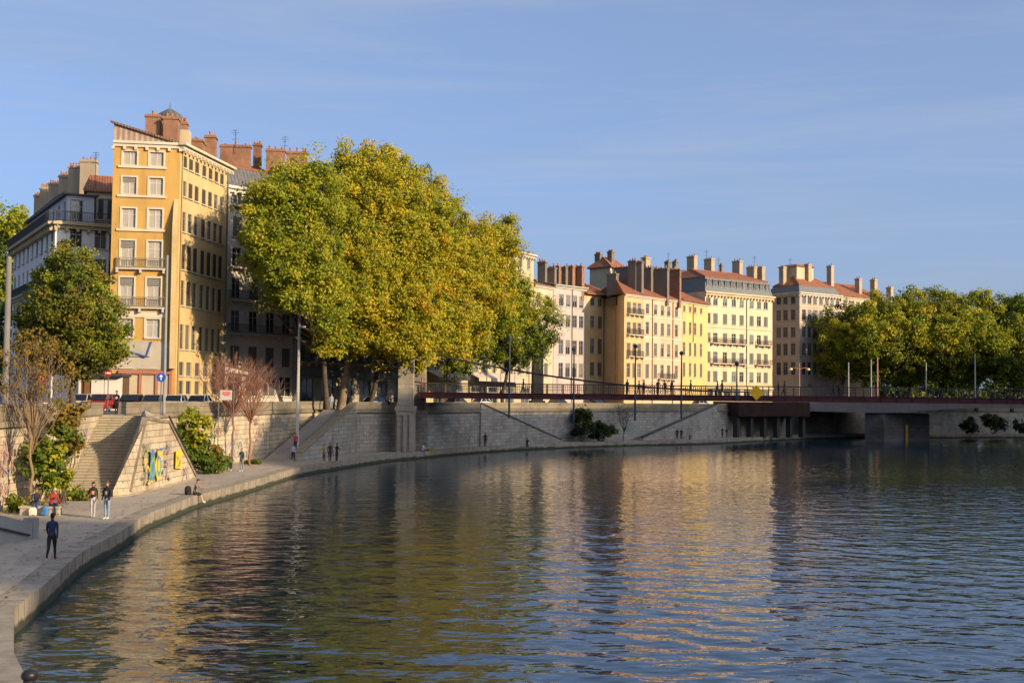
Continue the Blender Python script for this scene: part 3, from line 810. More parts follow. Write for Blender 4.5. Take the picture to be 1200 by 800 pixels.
def build_right_row():
    KS = (['pane', 'blind', 'closed'], ['pane', 'blind', 'closed'])
    # half hidden beige house at the edge of the trees
    r, a, b, Q, ze = simple_house('narrow beige house half hidden by the right edge of big trees', (624.5, 200.5), (647.5, 206), (647, 336, 206), 12, (631, 640), [(345, 359), (369, 383), (398, 415), (425, 441)], KS, plaster('beige_render', (0.52, 0.43, 0.30), 0.3), 1.6, roofm=M_TILED, ref=(636, 203))
    u = (b - a).normalized()
    for px, pt, pb in ((639, 306, 332), (650, 313, 332)): chimney(r, px, pt, pb, 209, u, 0.7, 1.5, M_CHIMD, 3)
    # pinkish white
    A0, A1 = (648, 206.5), (686, 213)
    r, a, b, Q, ze = simple_house('pinkish white house with four window columns and pale zinc gutter', A0, A1, (648, 333, 206.5), 12, (657.5, 665.5, 673.5, 681), [(345, 359), (368.5, 383), (398, 415), (425, 442)], (['blind', 'pane'],), plaster('pinkish_render', (0.47, 0.375, 0.35), 0.25), 1.2, ref=(660, 208.5), roofm=M_TILED, fm=plain('blue_grey_paint', (0.25, 0.28, 0.32), 0.6))
    u = (b - a).normalized()
    gb = MB(); band(gb, a, b, ze - 0.16, ze + 0.02, 0.55); gb.build('gutter', plain('verdigris_gutter', (0.35, 0.40, 0.37), 0.5), r)
    drainpipe(r, a, b, s_of(670, a, b), STREET, ze - 0.2, M_ZINC)
    for px, pt, pb, m in ((655, 311, 326, M_BRICK), (671, 311, 330, M_BRICK), (682, 311, 336, M_BRICK), (663, 312, 328, M_CHIMD)): chimney(r, px, pt, pb, 212, u, 0.75, 2.0, m, 2)
    # pale yellow
    B0, B1 = (686.3, 213.2), (717, 219)
    r, a, b, Q, ze = simple_house('pale yellow house with small attic windows and overhanging tiled eave', B0, B1, (686, 343.5, 213), 11, (688.8, 694.2, 703, 711), [(348.5, 357.5), (369.5, 384), (396, 414), (424, 440)], (['closed', 'blind', 'pane'],), plaster('pale_yellow_render', (0.56, 0.455, 0.24), 0.2), 2.4, over=0.75, ref=(690, 214), corn=False)
    u = (b - a).normalized()
    drainpipe(r, a, b, s_of(707, a, b), STREET, ze - 0.2)
    chimney(r, 722, 320, 342, 214, u, 0.75, 2.0, M_CHIMD, 2)
    # orange yellow pair: one roof, two facades
    C0, C1 = XY(731, 208), XY(752.5, 212.6); BLc = XY(715.5, 219.5)
    C2 = XY(799, 223); u = (C2 - C0).normalized()
    r1, a, b, Q, ze = simple_house('orange yellow house with blank shaded flank and three columns of balconied windows', (731, 208), (752.5, 212.6), (731, 343, 208), 11, (736.8, 743.6, 749.3), [(353.5, 367), (377, 391), (401.5, 417), (425, 442)], (['closed', 'pane'],), plaster('amber_render', (0.55, 0.38, 0.19), 0.2), 2.6, over=0.3, inset=0.0, ref=(736, 209), BL=BLc)
    for py in (367.5, 391.5, 417): balcony(r1, a, b, 0.7, (b - a).length - 0.2, Zp(736, py, 209), 0.6)
    n = Vector((u.y, -u.x))
    for px, pt, pb, d, wu, wv, m in ((737, 312, 338, 216, 0.5, 3.2, M_CHIMD), (745, 305, 338, 214, 0.5, 1.6, M_CHIMD), (752, 306, 340, 213.5, 0.7, 1.7, M_CHIMD)): chimney(r1, px, pt, pb, d, u, wu, wv, m, 3)
    r2, a, b, Q, ze = simple_house('peach house with brown drainpipes and pale banded windows', (752.8, 212.7), (799.2, 222.9), (752.8, 345.8, 212.7), 11, (758.8, 768.3, 776.3, 783.8, 792.8), [(357, 369), (378, 392.5), (402, 417.5), (427, 443)], (['closed', 'blind', 'pane'], ['pane', 'closed']), plaster('peach_render', (0.56, 0.40, 0.275), 0.22), 2.6, over=0.35, inset=0.0, ref=(768, 216), w=1.1)
    bd = MB()
    for py in (372, 396, 421, 446): z = Zp(768, py, 216); band(bd, a, b, z - 0.1, z + 0.12, 0.08)
    bd.build('string_course', plaster('pale_peach_trim', (0.62, 0.50, 0.36), 0.15), r2)
    for px in (764.3, 788.3): drainpipe(r2, a, b, s_of(px, a, b), STREET, ze - 0.2)
    balcony(r2, a, b, s_of(771, a, b), s_of(789, a, b), Zp(768, 443.5, 216), 0.6)
    for px, pt, pb, d, wu, wv, m in ((763, 313, 336, 219, 0.8, 1.6, M_CHIMD), (757, 301, 316, 224, 1.6, 1.0, M_CHIM), (782, 314, 343, 218, 0.7, 2.9, M_CHIMD), (796.5, 315, 346, 221, 0.6, 2.4, M_BRICK), (789, 316, 338, 224, 0.7, 1.8, M_BRICK)): chimney(r2, px, pt, pb, d, u, wu, wv, m, 3)
    r3, a, b, Q, ze = simple_house('bright yellow lower house with four small attic windows', (799.5, 223.2), (829, 232.5), (799.5, 351, 223.2), 10, (802, 809, 814.8, 821.8), [(358.5, 365.5), (377, 391.5), (401, 416.5), (425, 441)], (['closed', 'pane'],), plaster('bright_yellow_render', (0.56, 0.41, 0.175), 0.18), 2.2, over=0.6, inset=0.2, ref=(806, 225), w=1.0)
    drainpipe(r3, a, b, s_of(812, a, b), Zp(806, 400, 225), ze - 0.2)
    # large cream block with grey mansard
    FL, FR = XY(826, 233.5), XY(905, 245); Q = footprint(FL, FR, 13); ze = Zp(828, 341, 233.5); ref = (850, 237)
    W = grid(FL, FR, (830.2, 838.6, 849.8, 860.2, 869.3, 881, 889.7, 897.6), [(350, 359), (368, 380), (390.5, 402), (412.5, 425.5), (435, 447.5)], 1.2, (['blind', 'pane', 'closed'], ['closed', 'pane']), ref)
    W += grid(FL, FR, (832, 842, 853, 864, 876, 888, 898), [(454, 466)], 1.9, ('pane',), ref)
    r4 = house('large cream block with grey dormered mansard and dark balconies', Q, ze, {0: W}, plaster('cream_facade', (0.58, 0.46, 0.31), 0.2), name='apartment_building')
    u = (FR - FL).normalized()
    cornice(r4, FL, FR, ze, 0.7, 0.6, plaster('cream_trim', (0.50, 0.395, 0.25), 0.2)); mansard(r4, Q, ze, 2.9, 0.7, 1.9, M_ZINC, M_TILE)
    Lg = (FR - FL).length
    dormers(r4, FL, FR, [1.2 + i * (Lg - 2.4) / 10 for i in range(11)], ze + 0.45, 0.95, 1.75, 0.12)
    for py, rng in ((402.5, ((833, 872), (886, 902))), (426, ((833, 872), (885, 902)))):
        for p0, p1 in rng: balcony(r4, FL, FR, s_of(p0, FL, FR), s_of(p1, FL, FR), Zp(850, py, 237), 0.8)
    bd = MB()
    for py in (384, 429, 450): z = Zp(850, py, 237); band(bd, FL, FR, z - 0.14, z + 0.1, 0.1)
    zg = Zp(850, 453, 237); band(bd, FL, FR, zg - 0.5, zg, 0.3)
    bd.build('string_course', plaster('cream_trim', (0.50, 0.395, 0.25), 0.2), r4)
    drainpipe(r4, FL, FR, s_of(875, FL, FR), STREET + 4, ze - 0.7, M_ZINC)
    for px, pt, pb, d in ((813.4, 299.5, 321, 243), (833.6, 302.5, 323, 245), (866.7, 305, 326, 249), (883.5, 312, 327, 252), (893, 312, 327, 253)): chimney(r4, px, pt, pb, d, u, 0.95, 2.0, M_CHIM, 3)
    chimney(r4, 845.5, 310, 320, 247, u, 0.4, 0.6, M_CHIMD, 2)
    aerial(r4, 828, 293, 304, 240); aerial(r4, 884, 300, 314, 247); aerial(r4, 842, 302, 318, 246)
    # corner block with shaded flank
    FL, FR, BL = XY(937, 250), XY(985, 257.5), XY(899, 256.5)
    Q = [FL, FR, FR + (BL - FL), BL]; ze = Zp(937, 342, 250); ref = (945, 251)
    rows = [(347.5, 356), (362.5, 375), (383, 395), (402, 416), (424, 439)]
    W0 = grid(FL, FR, (942.5, 949, 955.5, 962.5, 969.5, 975.5, 982), rows, 1.1, (['closed', 'pane', 'blind'],), ref)
    W3 = [(s, w, zb, zt, k) for s, w, zb, zt, k in grid(BL, FL, (912.8, 920.7, 929.7), rows, 1.15, ('pane', ['pane', 'closed']), (918, 251.5))]
    r5 = house('grey beige corner block with shaded flank beside the right hand trees', Q, ze, {0: W0, 3: W3}, plaster('greige_render', (0.44, 0.355, 0.275), 0.35), name='apartment_building', fm=M_FRAMED)
    cornice(r5, FL, FR, ze, 0.6, 0.5); cornice(r5, BL, FL, ze, 0.6, 0.5)
    bd = MB()
    for py in (359, 379, 399, 420):
        z = Zp(945, py, 251); band(bd, FL, FR, z - 0.12, z + 0.12, 0.1); band(bd, BL, FL, z - 0.12, z + 0.12, 0.1)
    bd.build('string_course', plaster('greige_trim', (0.48, 0.39, 0.31), 0.3), r5)
    mansard(r5, Q, ze, 1.6, 0.9, 2.0, M_ZINC, M_TILE)
    u = (FR - FL).normalized()
    at = MB(); p = XY(933, 258); at.obox(p, u, 2.6, 2.4, ze + 1, Zp(933, 314, 258)); ao = at.build('attic', plaster('cream_render', (0.46, 0.38, 0.25), 0.3), r5)
    rb = MB(); zz = Zp(933, 314, 258); rb.obox(p, u, 2.9, 2.7, zz + 0.003, zz + 0.5, taper=0.75); rb.build('attic_roof', M_TILE, ao, origin=r5.location)
    for px, pt, pb, d in ((918, 312, 330, 254.5), (947.5, 309, 331, 255.5), (974, 311, 333, 262)): chimney(r5, px, pt, pb, d, u, 0.95, 1.2, M_CHIM, 2)
    aerial(r5, 926, 303, 314, 255)
    # last visible house
    r6, a, b, Q, ze = simple_house('salmon house with long tiled roof partly behind the right hand trees', (985.3, 257.7), (1030, 265), (985.3, 346, 257.7), 12, (991, 998, 1006, 1014, 1022), [(353, 363), (372, 384), (394, 406), (416, 430)], (['closed', 'pane'],), plaster('salmon_render', (0.56, 0.38, 0.25), 0.25), 3.2, over=0.5, inset=0.2, ref=(1000, 260))
    u = (b - a).normalized()
    for px, pt, pb in ((1007, 326, 344), (1025, 327, 344), (1044, 336, 352)): chimney(r6, px, pt, pb, 263, u, 0.9, 1.2, M_CHIM, 2)
    # taller house behind the row
    FL, FR, BL = XY(714, 246), XY(735, 254), XY(690, 250); Q = [FL, FR, FR + (BL - FL), BL]; ze = Zp(714, 312, 246)
    W = grid(FL, FR, (718, 723), [(314, 322)], 1.1, ('pane',), (718, 247))
    r7 = house('tall house with red hipped roof standing behind the pale yellow house', Q, ze, {0: W}, plaster('cream_render', (0.46, 0.38, 0.25), 0.3))
    roof_hip(r7, Q, ze, 2.2, 0.5, 2.0, M_TILE)
    for px, pt, pb, wu, wv in ((703, 297, 318, 0.7, 1.4), (717, 294, 306, 0.8, 1.2)): chimney(r7, px, pt, pb, 249, (0.7, 0.7), wu, wv, M_CHIMD, 4)
    # far roofs behind the cream block
    FL, FR = XY(775, 262), XY(850, 275); Q = footprint(FL, FR, 10); ze = Zp(775, 322, 262)
    r8 = house('dark roofed house far behind the cream block', Q, ze, {}, M_CHIMD); roof_hip(r8, Q, ze, 2.2, 0.3, 1.0, M_SLATE)
    for px, pt, pb in ((783, 306, 320), (792, 306, 318)): chimney(r8, px, pt, pb, 264, (0.7, 0.7), 0.9, 1.0, M_CHIMD, 3)
    aerial(r8, 783, 296, 308, 264)
# ------------------------------------------------------------------ river, quays, walls
def catmull(pts, n=6):
    pts = [Vector(p) for p in pts]; out = []
    for i in range(len(pts) - 1):
        p0 = pts[max(i - 1, 0)]; p1 = pts[i]; p2 = pts[i + 1]; p3 = pts[min(i + 2, len(pts) - 1)]
        for k in range(n):
            t = k / n
            out.append(0.5 * ((2 * p1) + (p2 - p0) * t + (2 * p0 - 5 * p1 + 4 * p2 - p3) * t * t + (3 * p1 - p0 - 3 * p2 + p3) * t ** 3))
    out.append(pts[-1])
    return out
def g2(px, py, z=0.75):
    p = G(px, py, z); return Vector((p.x, p.y))

RIM_NEAR = [g2(100, 930), g2(60, 842), g2(32, 797), g2(16, 765)]
RIM_MAIN = [g2(*p) for p in ((16, 714), (55, 683), (97, 647), (145, 621), (170, 604), (200, 592), (232, 580), (260, 573), (300, 562), (350, 548), (400, 540), (450, 533), (497, 529), (542, 525), (600, 521.5), (650, 519.3), (747, 516.3))]
RIM_FAR = [Vector((30.5, 194)), Vector((54, 225)), Vector((73, 238)), Vector((102, 249)), Vector((130, 262)), Vector((260, 300)), Vector((600, 380))]
RIM = RIM_NEAR + catmull(RIM_MAIN + RIM_FAR[:5], 5) + RIM_FAR[5:]
W1 = [Vector(p) for p in ((-25.6, 30), (-26.2, 48), (-26.9, 66), (-27.1, 75.5), (-28.9, 87.5), (-28.6, 97), (-27, 106), (-25.2, 113), (-24, 123), (-22.6, 137), (-21, 146))]
W2 = [Vector(p) for p in ((-17.8, 137.5), (-12.6, 142.8), (-6.6, 157), (0, 167), (6.8, 177.5), (20.3, 191), (39, 211))]
W3 = [Vector(p) for p in ((39.2, 211.2), (56, 236), (74, 247), (103, 259), (132, 273), (262, 312), (600, 395))]

def left_n(a, b):
    u = (b - a).normalized(); return Vector((-u.y, u.x))
def miter(pts, d):
    out = []
    for i, p in enumerate(pts):
        ns = []
        if i > 0: ns.append(left_n(pts[i - 1], p))
        if i < len(pts) - 1: ns.append(left_n(p, pts[i + 1]))
        n = sum(ns, Vector((0, 0)))
        k = n.length / len(ns); n.normalize()
        out.append(p + n * (d / max(0.4, k)))
    return out
def strip(mb, pts, d0, d1, z0, z1, m=0):
    """wall ribbon: river face at offset d0, back at d1 (positive = landward); z0/z1 may be lists"""
    a = miter(pts, d0); b = miter(pts, d1); n = len(pts)
    za = z0 if hasattr(z0, '__len__') else [z0] * n; zb = z1 if hasattr(z1, '__len__') else [z1] * n
    for i in range(n - 1):
        A0, A1, B0, B1 = a[i], a[i + 1], b[i], b[i + 1]
        mb.quad((A0.x, A0.y, za[i]), (A1.x, A1.y, za[i + 1]), (A1.x, A1.y, zb[i + 1]), (A0.x, A0.y, zb[i]), m)
        mb.quad((B1.x, B1.y, za[i + 1]), (B0.x, B0.y, za[i]), (B0.x, B0.y, zb[i]), (B1.x, B1.y, zb[i + 1]), m)
        mb.quad((A0.x, A0.y, zb[i]), (A1.x, A1.y, zb[i + 1]), (B1.x, B1.y, zb[i + 1]), (B0.x, B0.y, zb[i]), m)
    for i, fl in ((0, 0), (n - 1, 1)):
        q = [(a[i].x, a[i].y, za[i]), (a[i].x, a[i].y, zb[i]), (b[i].x, b[i].y, zb[i]), (b[i].x, b[i].y, za[i])]
        mb.quad(*(q if not fl else q[::-1]), m=m)
    return mb

def asphalt(name, col, scale=0.5):
    if name in MATS: return MATS[name]
    m, nt, b, out = _new(name); L = nt.links
    n = N(nt, 'ShaderNodeTexNoise', Scale=scale, Detail=8.0, Roughness=0.72); L.new(coords(nt, 'World'), n.inputs['Vector'])
    r = ramp(nt, [(0.28, _mul(col, 0.72)), (0.45, _mul(col, 0.94)), (0.55, col), (0.75, _mul(col, 1.3))]); L.new(n.outputs[0], r.inputs[0])
    v = N(nt, 'ShaderNodeTexVoronoi', Scale=0.16); L.new(coords(nt, 'World', (1, 0.6, 1)), v.inputs['Vector'])
    vr = ramp(nt, [(0.0, (0.72, 0.72, 0.74)), (0.45, (1, 1, 1)), (1.0, (1.12, 1.1, 1.06))]); L.new(v.outputs['Color'], vr.inputs[0])
    v2 = N(nt, 'ShaderNodeTexVoronoi', Scale=0.35); v2.feature = 'DISTANCE_TO_EDGE'; L.new(coords(nt, 'World'), v2.inputs['Vector'])
    cr = ramp(nt, [(0.0, (0.45, 0.45, 0.45)), (0.012, (0.6, 0.6, 0.6)), (0.02, (1, 1, 1))]); L.new(v2.outputs['Distance'], cr.inputs[0])
    g = N(nt, 'ShaderNodeTexNoise', Scale=16.0, Detail=4.0, Roughness=0.7); L.new(coords(nt, 'World'), g.inputs['Vector'])
    gr = ramp(nt, [(0.35, (0.7, 0.7, 0.7)), (0.65, (1.25, 1.25, 1.25))]); L.new(g.outputs[0], gr.inputs[0])
    c = mixc(nt, r.outputs[0], vr.outputs[0], 0.7, 'MULTIPLY'); c = mixc(nt, c, cr.outputs[0], 0.18, 'MULTIPLY'); c = mixc(nt, c, gr.outputs[0], 0.5, 'MULTIPLY')
    L.new(c, b.inputs['Base Color']); b.inputs['Roughness'].default_value = 0.9
    bp = N(nt, 'ShaderNodeBump', Strength=0.5, Distance=0.015); L.new(g.outputs[0], bp.inputs['Height']); L.new(bp.outputs[0], b.inputs['Normal'])
    MATS[name] = m
    return m
def coping_mat():
    name = 'coping_stone'
    if name in MATS: return MATS[name]
    m, nt, b, out = _new(name); L = nt.links
    n = N(nt, 'ShaderNodeTexNoise', Scale=1.1, Detail=8.0, Roughness=0.75); L.new(coords(nt, 'World'), n.inputs['Vector'])
    r = ramp(nt, [(0.3, (0.13, 0.11, 0.085)), (0.5, (0.27, 0.23, 0.175)), (0.72, (0.36, 0.31, 0.24))]); L.new(n.outputs[0], r.inputs[0])
    # tide mark: algae on the lowest half metre, ragged upper edge
    geo = nt.nodes.new('ShaderNodeNewGeometry'); sp = nt.nodes.new('ShaderNodeSeparateXYZ'); L.new(geo.outputs['Position'], sp.inputs[0])
    n2 = N(nt, 'ShaderNodeTexNoise', Scale=1.2, Detail=4.0); L.new(coords(nt, 'World'), n2.inputs['Vector'])
    ad = N(nt, 'ShaderNodeMath', operation='MULTIPLY_ADD'); L.new(n2.outputs[0], ad.inputs[0]); ad.inputs[1].default_value = -0.35; L.new(sp.outputs['Z'], ad.inputs[2])
    rr = ramp(nt, [(0.0, (1, 1, 1)), (0.03, (1, 1, 1)), (0.14, (0, 0, 0))]); L.new(ad.outputs[0], rr.inputs[0])
    L.new(mixc(nt, r.outputs[0], (0.035, 0.04, 0.02), rr.outputs[0]), b.inputs['Base Color']); b.inputs['Roughness'].default_value = 0.85
    bp = N(nt, 'ShaderNodeBump', Strength=0.5, Distance=0.05); L.new(n.outputs[0], bp.inputs['Height']); L.new(bp.outputs[0], b.inputs['Normal'])
    MATS[name] = m
    return m

def water_mat():
    m, nt, b, out = _new('river_water'); L = nt.links
    b.inputs['Base Color'].default_value = (0.016, 0.034, 0.042, 1); b.inputs['Roughness'].default_value = 0.02; b.inputs['IOR'].default_value = 1.62
    b.inputs['Specular IOR Level'].default_value = 0.5
    h = None; prev = None
    # ripples too short to model; the river lies calmer in the lee of the far wall
    g0 = nt.nodes.new('ShaderNodeNewGeometry'); sp = nt.nodes.new('ShaderNodeSeparateXYZ'); L.new(g0.outputs['Position'], sp.inputs[0])
    mr = nt.nodes.new('ShaderNodeMapRange'); mr.inputs['From Min'].default_value = 35; mr.inputs['From Max'].default_value = 210; mr.inputs['To Min'].default_value = 1.0; mr.inputs['To Max'].default_value = 0.75
    L.new(sp.outputs['Y'], mr.inputs['Value'])
    for sc, rot, dist in (((0.85, 1.35, 1), 0.10, 0.050), ((1.9, 3.0, 1), -0.22, 0.020), ((4.5, 7.0, 1), 0.35, 0.003)):
        geo = nt.nodes.new('ShaderNodeNewGeometry'); mp = nt.nodes.new('ShaderNodeMapping'); mp.inputs['Scale'].default_value = sc; mp.inputs['Rotation'].default_value = (0, 0, rot)
        L.new(geo.outputs['Position'], mp.inputs[0])
        n = N(nt, 'ShaderNodeTexNoise', Scale=1.0, Detail=1.0, Roughness=0.5); L.new(mp.outputs[0], n.inputs['Vector'])
        bp = N(nt, 'ShaderNodeBump', Strength=1.0, Distance=dist); L.new(n.outputs[0], bp.inputs['Height']); L.new(mr.outputs[0], bp.inputs['Strength'])
        if prev is not None: L.new(prev, bp.inputs['Normal'])
        prev = bp.outputs[0]
    # normals leaned towards the viewer, more with distance, so reflections pick up sky
    tl = N(nt, 'ShaderNodeVectorMath', operation='ADD'); L.new(prev, tl.inputs[0]); 
    m2 = nt.nodes.new('ShaderNodeMapRange'); m2.inputs['From Min'].default_value = 45; m2.inputs['From Max'].default_value = 200; m2.inputs['To Min'].default_value = -0.002; m2.inputs['To Max'].default_value = -0.042
    L.new(sp.outputs['Y'], m2.inputs['Value']); cx = nt.nodes.new('ShaderNodeCombineXYZ'); L.new(m2.outputs[0], cx.inputs['Y']); L.new(cx.outputs[0], tl.inputs[1])
    nz = N(nt, 'ShaderNodeVectorMath', operation='NORMALIZE'); L.new(tl.outputs[0], nz.inputs[0]); prev = nz.outputs[0]
    L.new(prev, b.inputs['Normal'])
    return m

def build_water():
    ys = [8.0]
    while ys[-1] < 300: ys.append(ys[-1] + 0.10 + (ys[-1] ** 2) / 21000)
    xs = np.arange(-34, 150, 0.27); ys = np.array(ys); xs = xs[:-1].tolist() + [150.0]; xs = np.array(xs)
    X, Y = np.meshgrid(xs, ys); Z = np.zeros_like(X); rng = np.random.default_rng(3)
    gust = 0.8 + 0.3 * np.sin(X * 0.061 + 1.0 + 0.6 * np.sin(Y * 0.03)) * np.sin(Y * 0.047 + 0.5) + 0.25 * np.sin(X * 0.021 - Y * 0.033 + 2.0)
    warp = 0.8 * np.sin(X * 0.11 + Y * 0.07) + 0.6 * np.sin(X * 0.05 - Y * 0.13 + 1.0)
    for j in range(52):
        lam = math.exp(rng.uniform(math.log(0.7), math.log(5.0))); k = 2 * math.pi / lam; th = math.pi / 2 + rng.normal(0, 0.75)
        sl = 0.0145 if lam < 2.0 else 0.0078
        grp = 0.65 + 0.5 * np.sin(X * 0.35 / lam * math.cos(j) + Y * 0.3 / lam * math.sin(j * 1.7) + j)
        w = np.exp(-(Y / (92.0 * lam)) ** 2)
        Z += sl / k * w * grp * np.sin(k * (X * math.cos(th) + Y * math.sin(th)) + rng.uniform(0, 6.28) + warp * 0.7)
    Z *= gust * np.clip(1.2 - Y / 320, 0.4, 1)
    nx, ny = len(xs), len(ys)
    V = np.stack([X, Y, Z], -1).reshape(-1, 3)
    i = np.arange(nx * ny).reshape(ny, nx)
    Q = np.stack([i[:-1, :-1], i[:-1, 1:], i[1:, 1:], i[1:, :-1]], -1).reshape(-1, 4)
    me = fast_mesh('water', V, Q)
    me.polygons.foreach_set('use_smooth', np.ones(len(Q), dtype=bool))
    # the rest of the river reaches off both sides at the same level
    me.materials.append(water_mat())
    o = bpy.data.objects.new('water', me); COL.objects.link(o); o['kind'] = 'structure'
    mb = MB()
    mb.quad((-34, -120, 0), (150, -120, 0), (150, 8, 0), (-34, 8, 0)); mb.quad((150, -120, 0), (700, -120, 0), (700, 460, 0), (150, 460, 0)); mb.quad((-34, 299.9, 0), (150, 299.9, 0), (150, 460, 0), (-34, 460, 0))
    struct('river', mb, me.materials[0])

def fast_mesh(name, V, Q):
    me = bpy.data.meshes.new(name); V = np.asarray(V, dtype=np.float32); Q = np.asarray(Q, dtype=np.int32)
    me.vertices.add(len(V)); me.vertices.foreach_set('co', V.ravel())
    k = Q.shape[1]
    me.loops.add(Q.size); me.loops.foreach_set('vertex_index', Q.ravel())
    me.polygons.add(len(Q)); me.polygons.foreach_set('loop_start', np.arange(0, Q.size, k, dtype=np.int32))
    me.update(calc_edges=True)
    return me

def graffiti(root, p, u, z, w, h, cols, seed, origin=None, n=None, fills=False):
    """loops and bars of spray paint, a few millimetres proud of the stone"""
    rnd = random.Random(seed); u = Vector((u[0], u[1])).normalized(); nn = Vector((u.y, -u.x)) if n is None else n
    mb = MB(); mats = [plain('spray_%02x%02x%02x' % tuple(int(255 * c) for c in c_), c_, 0.7, 0.25, 3.0) for c_ in cols]
    def P(s, t, o): q = p + u * s + nn * o; return (q.x, q.y, z + t)
    o = 0.012
    def blot(cx, cy, rx, ry, m, o, hole=0.0):
        k = 14; ph = rnd.uniform(0, 6)
        pts = [(cx + rx * (1 + 0.22 * math.sin(3 * a + ph)) * math.cos(a), cy + ry * (1 + 0.18 * math.cos(2 * a + ph)) * math.sin(a)) for a in [2 * math.pi * i / k for i in range(k)]]
        if hole:
            inn = [(cx + (x - cx) * hole, cy + (y - cy) * hole) for x, y in pts]
            for i in range(k):
                j = (i + 1) % k; mb.quad(P(*pts[i], o), P(*pts[j], o), P(*inn[j], o), P(*inn[i], o), m)
        else: mb.add([P(x, y, o) for x, y in pts], [tuple(range(k))], m)
    nl = max(2, int(w / (h * 0.55)))
    for i in range(nl if fills else 0):
        cx = -w / 2 + w * (i + 0.5) / nl; m = rnd.randrange(len(cols))
        blot(cx, h * 0.5, w / nl * 0.52, h * 0.5, m, o); o += 0.003
        blot(cx + rnd.uniform(-.05, .05), h * rnd.uniform(.4, .6), w / nl * 0.40, h * 0.38, (m + 1) % len(cols), o, 0.55); o += 0.003
    for i in range(nl * (3 if fills else 5)):
        x = rnd.uniform(-w / 2, w / 2); y = rnd.uniform(0, h); m = rnd.randrange(len(cols)); px_, py_ = x, y
        for k in range(6):
            qx = px_ + rnd.uniform(-.25, .25) * h; qy = min(h * 1.05, max(-0.05, py_ + rnd.uniform(-.3, .3) * h)); t = 0.035 * h
            d = Vector((qx - px_, qy - py_)); 
            if d.length > 1e-3:
                d.normalize(); e = Vector((-d.y, d.x)) * t
                mb.quad(P(px_ - e.x, py_ - e.y, o), P(qx - e.x, qy - e.y, o), P(qx + e.x, qy + e.y, o), P(px_ + e.x, py_ + e.y, o), m)
                o += 0.0008
            px_, py_ = qx, qy
    return mb.build('graffiti', mats, root, origin=origin)

def stairs_between(label, name, Pb, Pt, side, width, zb, zt, ph, pth, mat, stepmat, nsteps, run_out=0.0, parapet_top=None, parapet=True, cmat=None):
    """a straight flight rising from Pb to Pt; side = unit vector towards the inner wall; solid parapet on the river side"""
    root = thing(name, label, 'stairs', (Pb.x, Pb.y, zb))
    u = (Pt - Pb); Lg = u.length; u.normalize(); st = MB(); rise = (zt - zb) / nsteps
    for i in range(nsteps):
        a = Pb + u * (Lg * i / nsteps); b = Pb + u * (Lg * (i + 1) / nsteps)
        z1 = zb + rise * (i + 1)
        p = [a, b, b + side * width, a + side * width]
        st.add([(q.x, q.y, zb - 0.3) for q in p] + [(q.x, q.y, z1) for q in p], [(0, 1, 5, 4), (1, 2, 6, 5), (2, 3, 7, 6), (3, 0, 4, 7), (4, 5, 6, 7), (4, 7, 6, 5)][:4] + [(4, 5, 6, 7) if (u.cross(side) > 0) else (7, 6, 5, 4)])
    st.build('steps', stepmat, root)
    if not parapet: return root
    pb = MB(); a = Pb - u * run_out - side * 0.003; b = Pt - side * 0.003; o = -side * pth
    za, zc = zb + ph, (zt + ph if parapet_top is None else parapet_top)
    A0, B0, A1, B1 = a, b, a + o, b + o
    V = [(A0.x, A0.y, zb - .3), (B0.x, B0.y, zb - .3), (B0.x, B0.y, zc), (A0.x, A0.y, za), (A1.x, A1.y, zb - .3), (B1.x, B1.y, zb - .3), (B1.x, B1.y, zc), (A1.x, A1.y, za)]
    pb.add(V, [(0, 1, 2, 3), (7, 6, 5, 4), (3, 2, 6, 7), (0, 3, 7, 4), (1, 5, 6, 2)])
    pb.build('parapet', mat, root)
    cp = MB(); e0 = (A0 + A1) / 2; e1 = (B0 + B1) / 2
    cp.beam((e0.x, e0.y, za + 0.10), (e1.x, e1.y, zc + 0.10), pth + 0.14, 0.18)
    cp.build('coping', cmat or M_PARA, root)
    return root

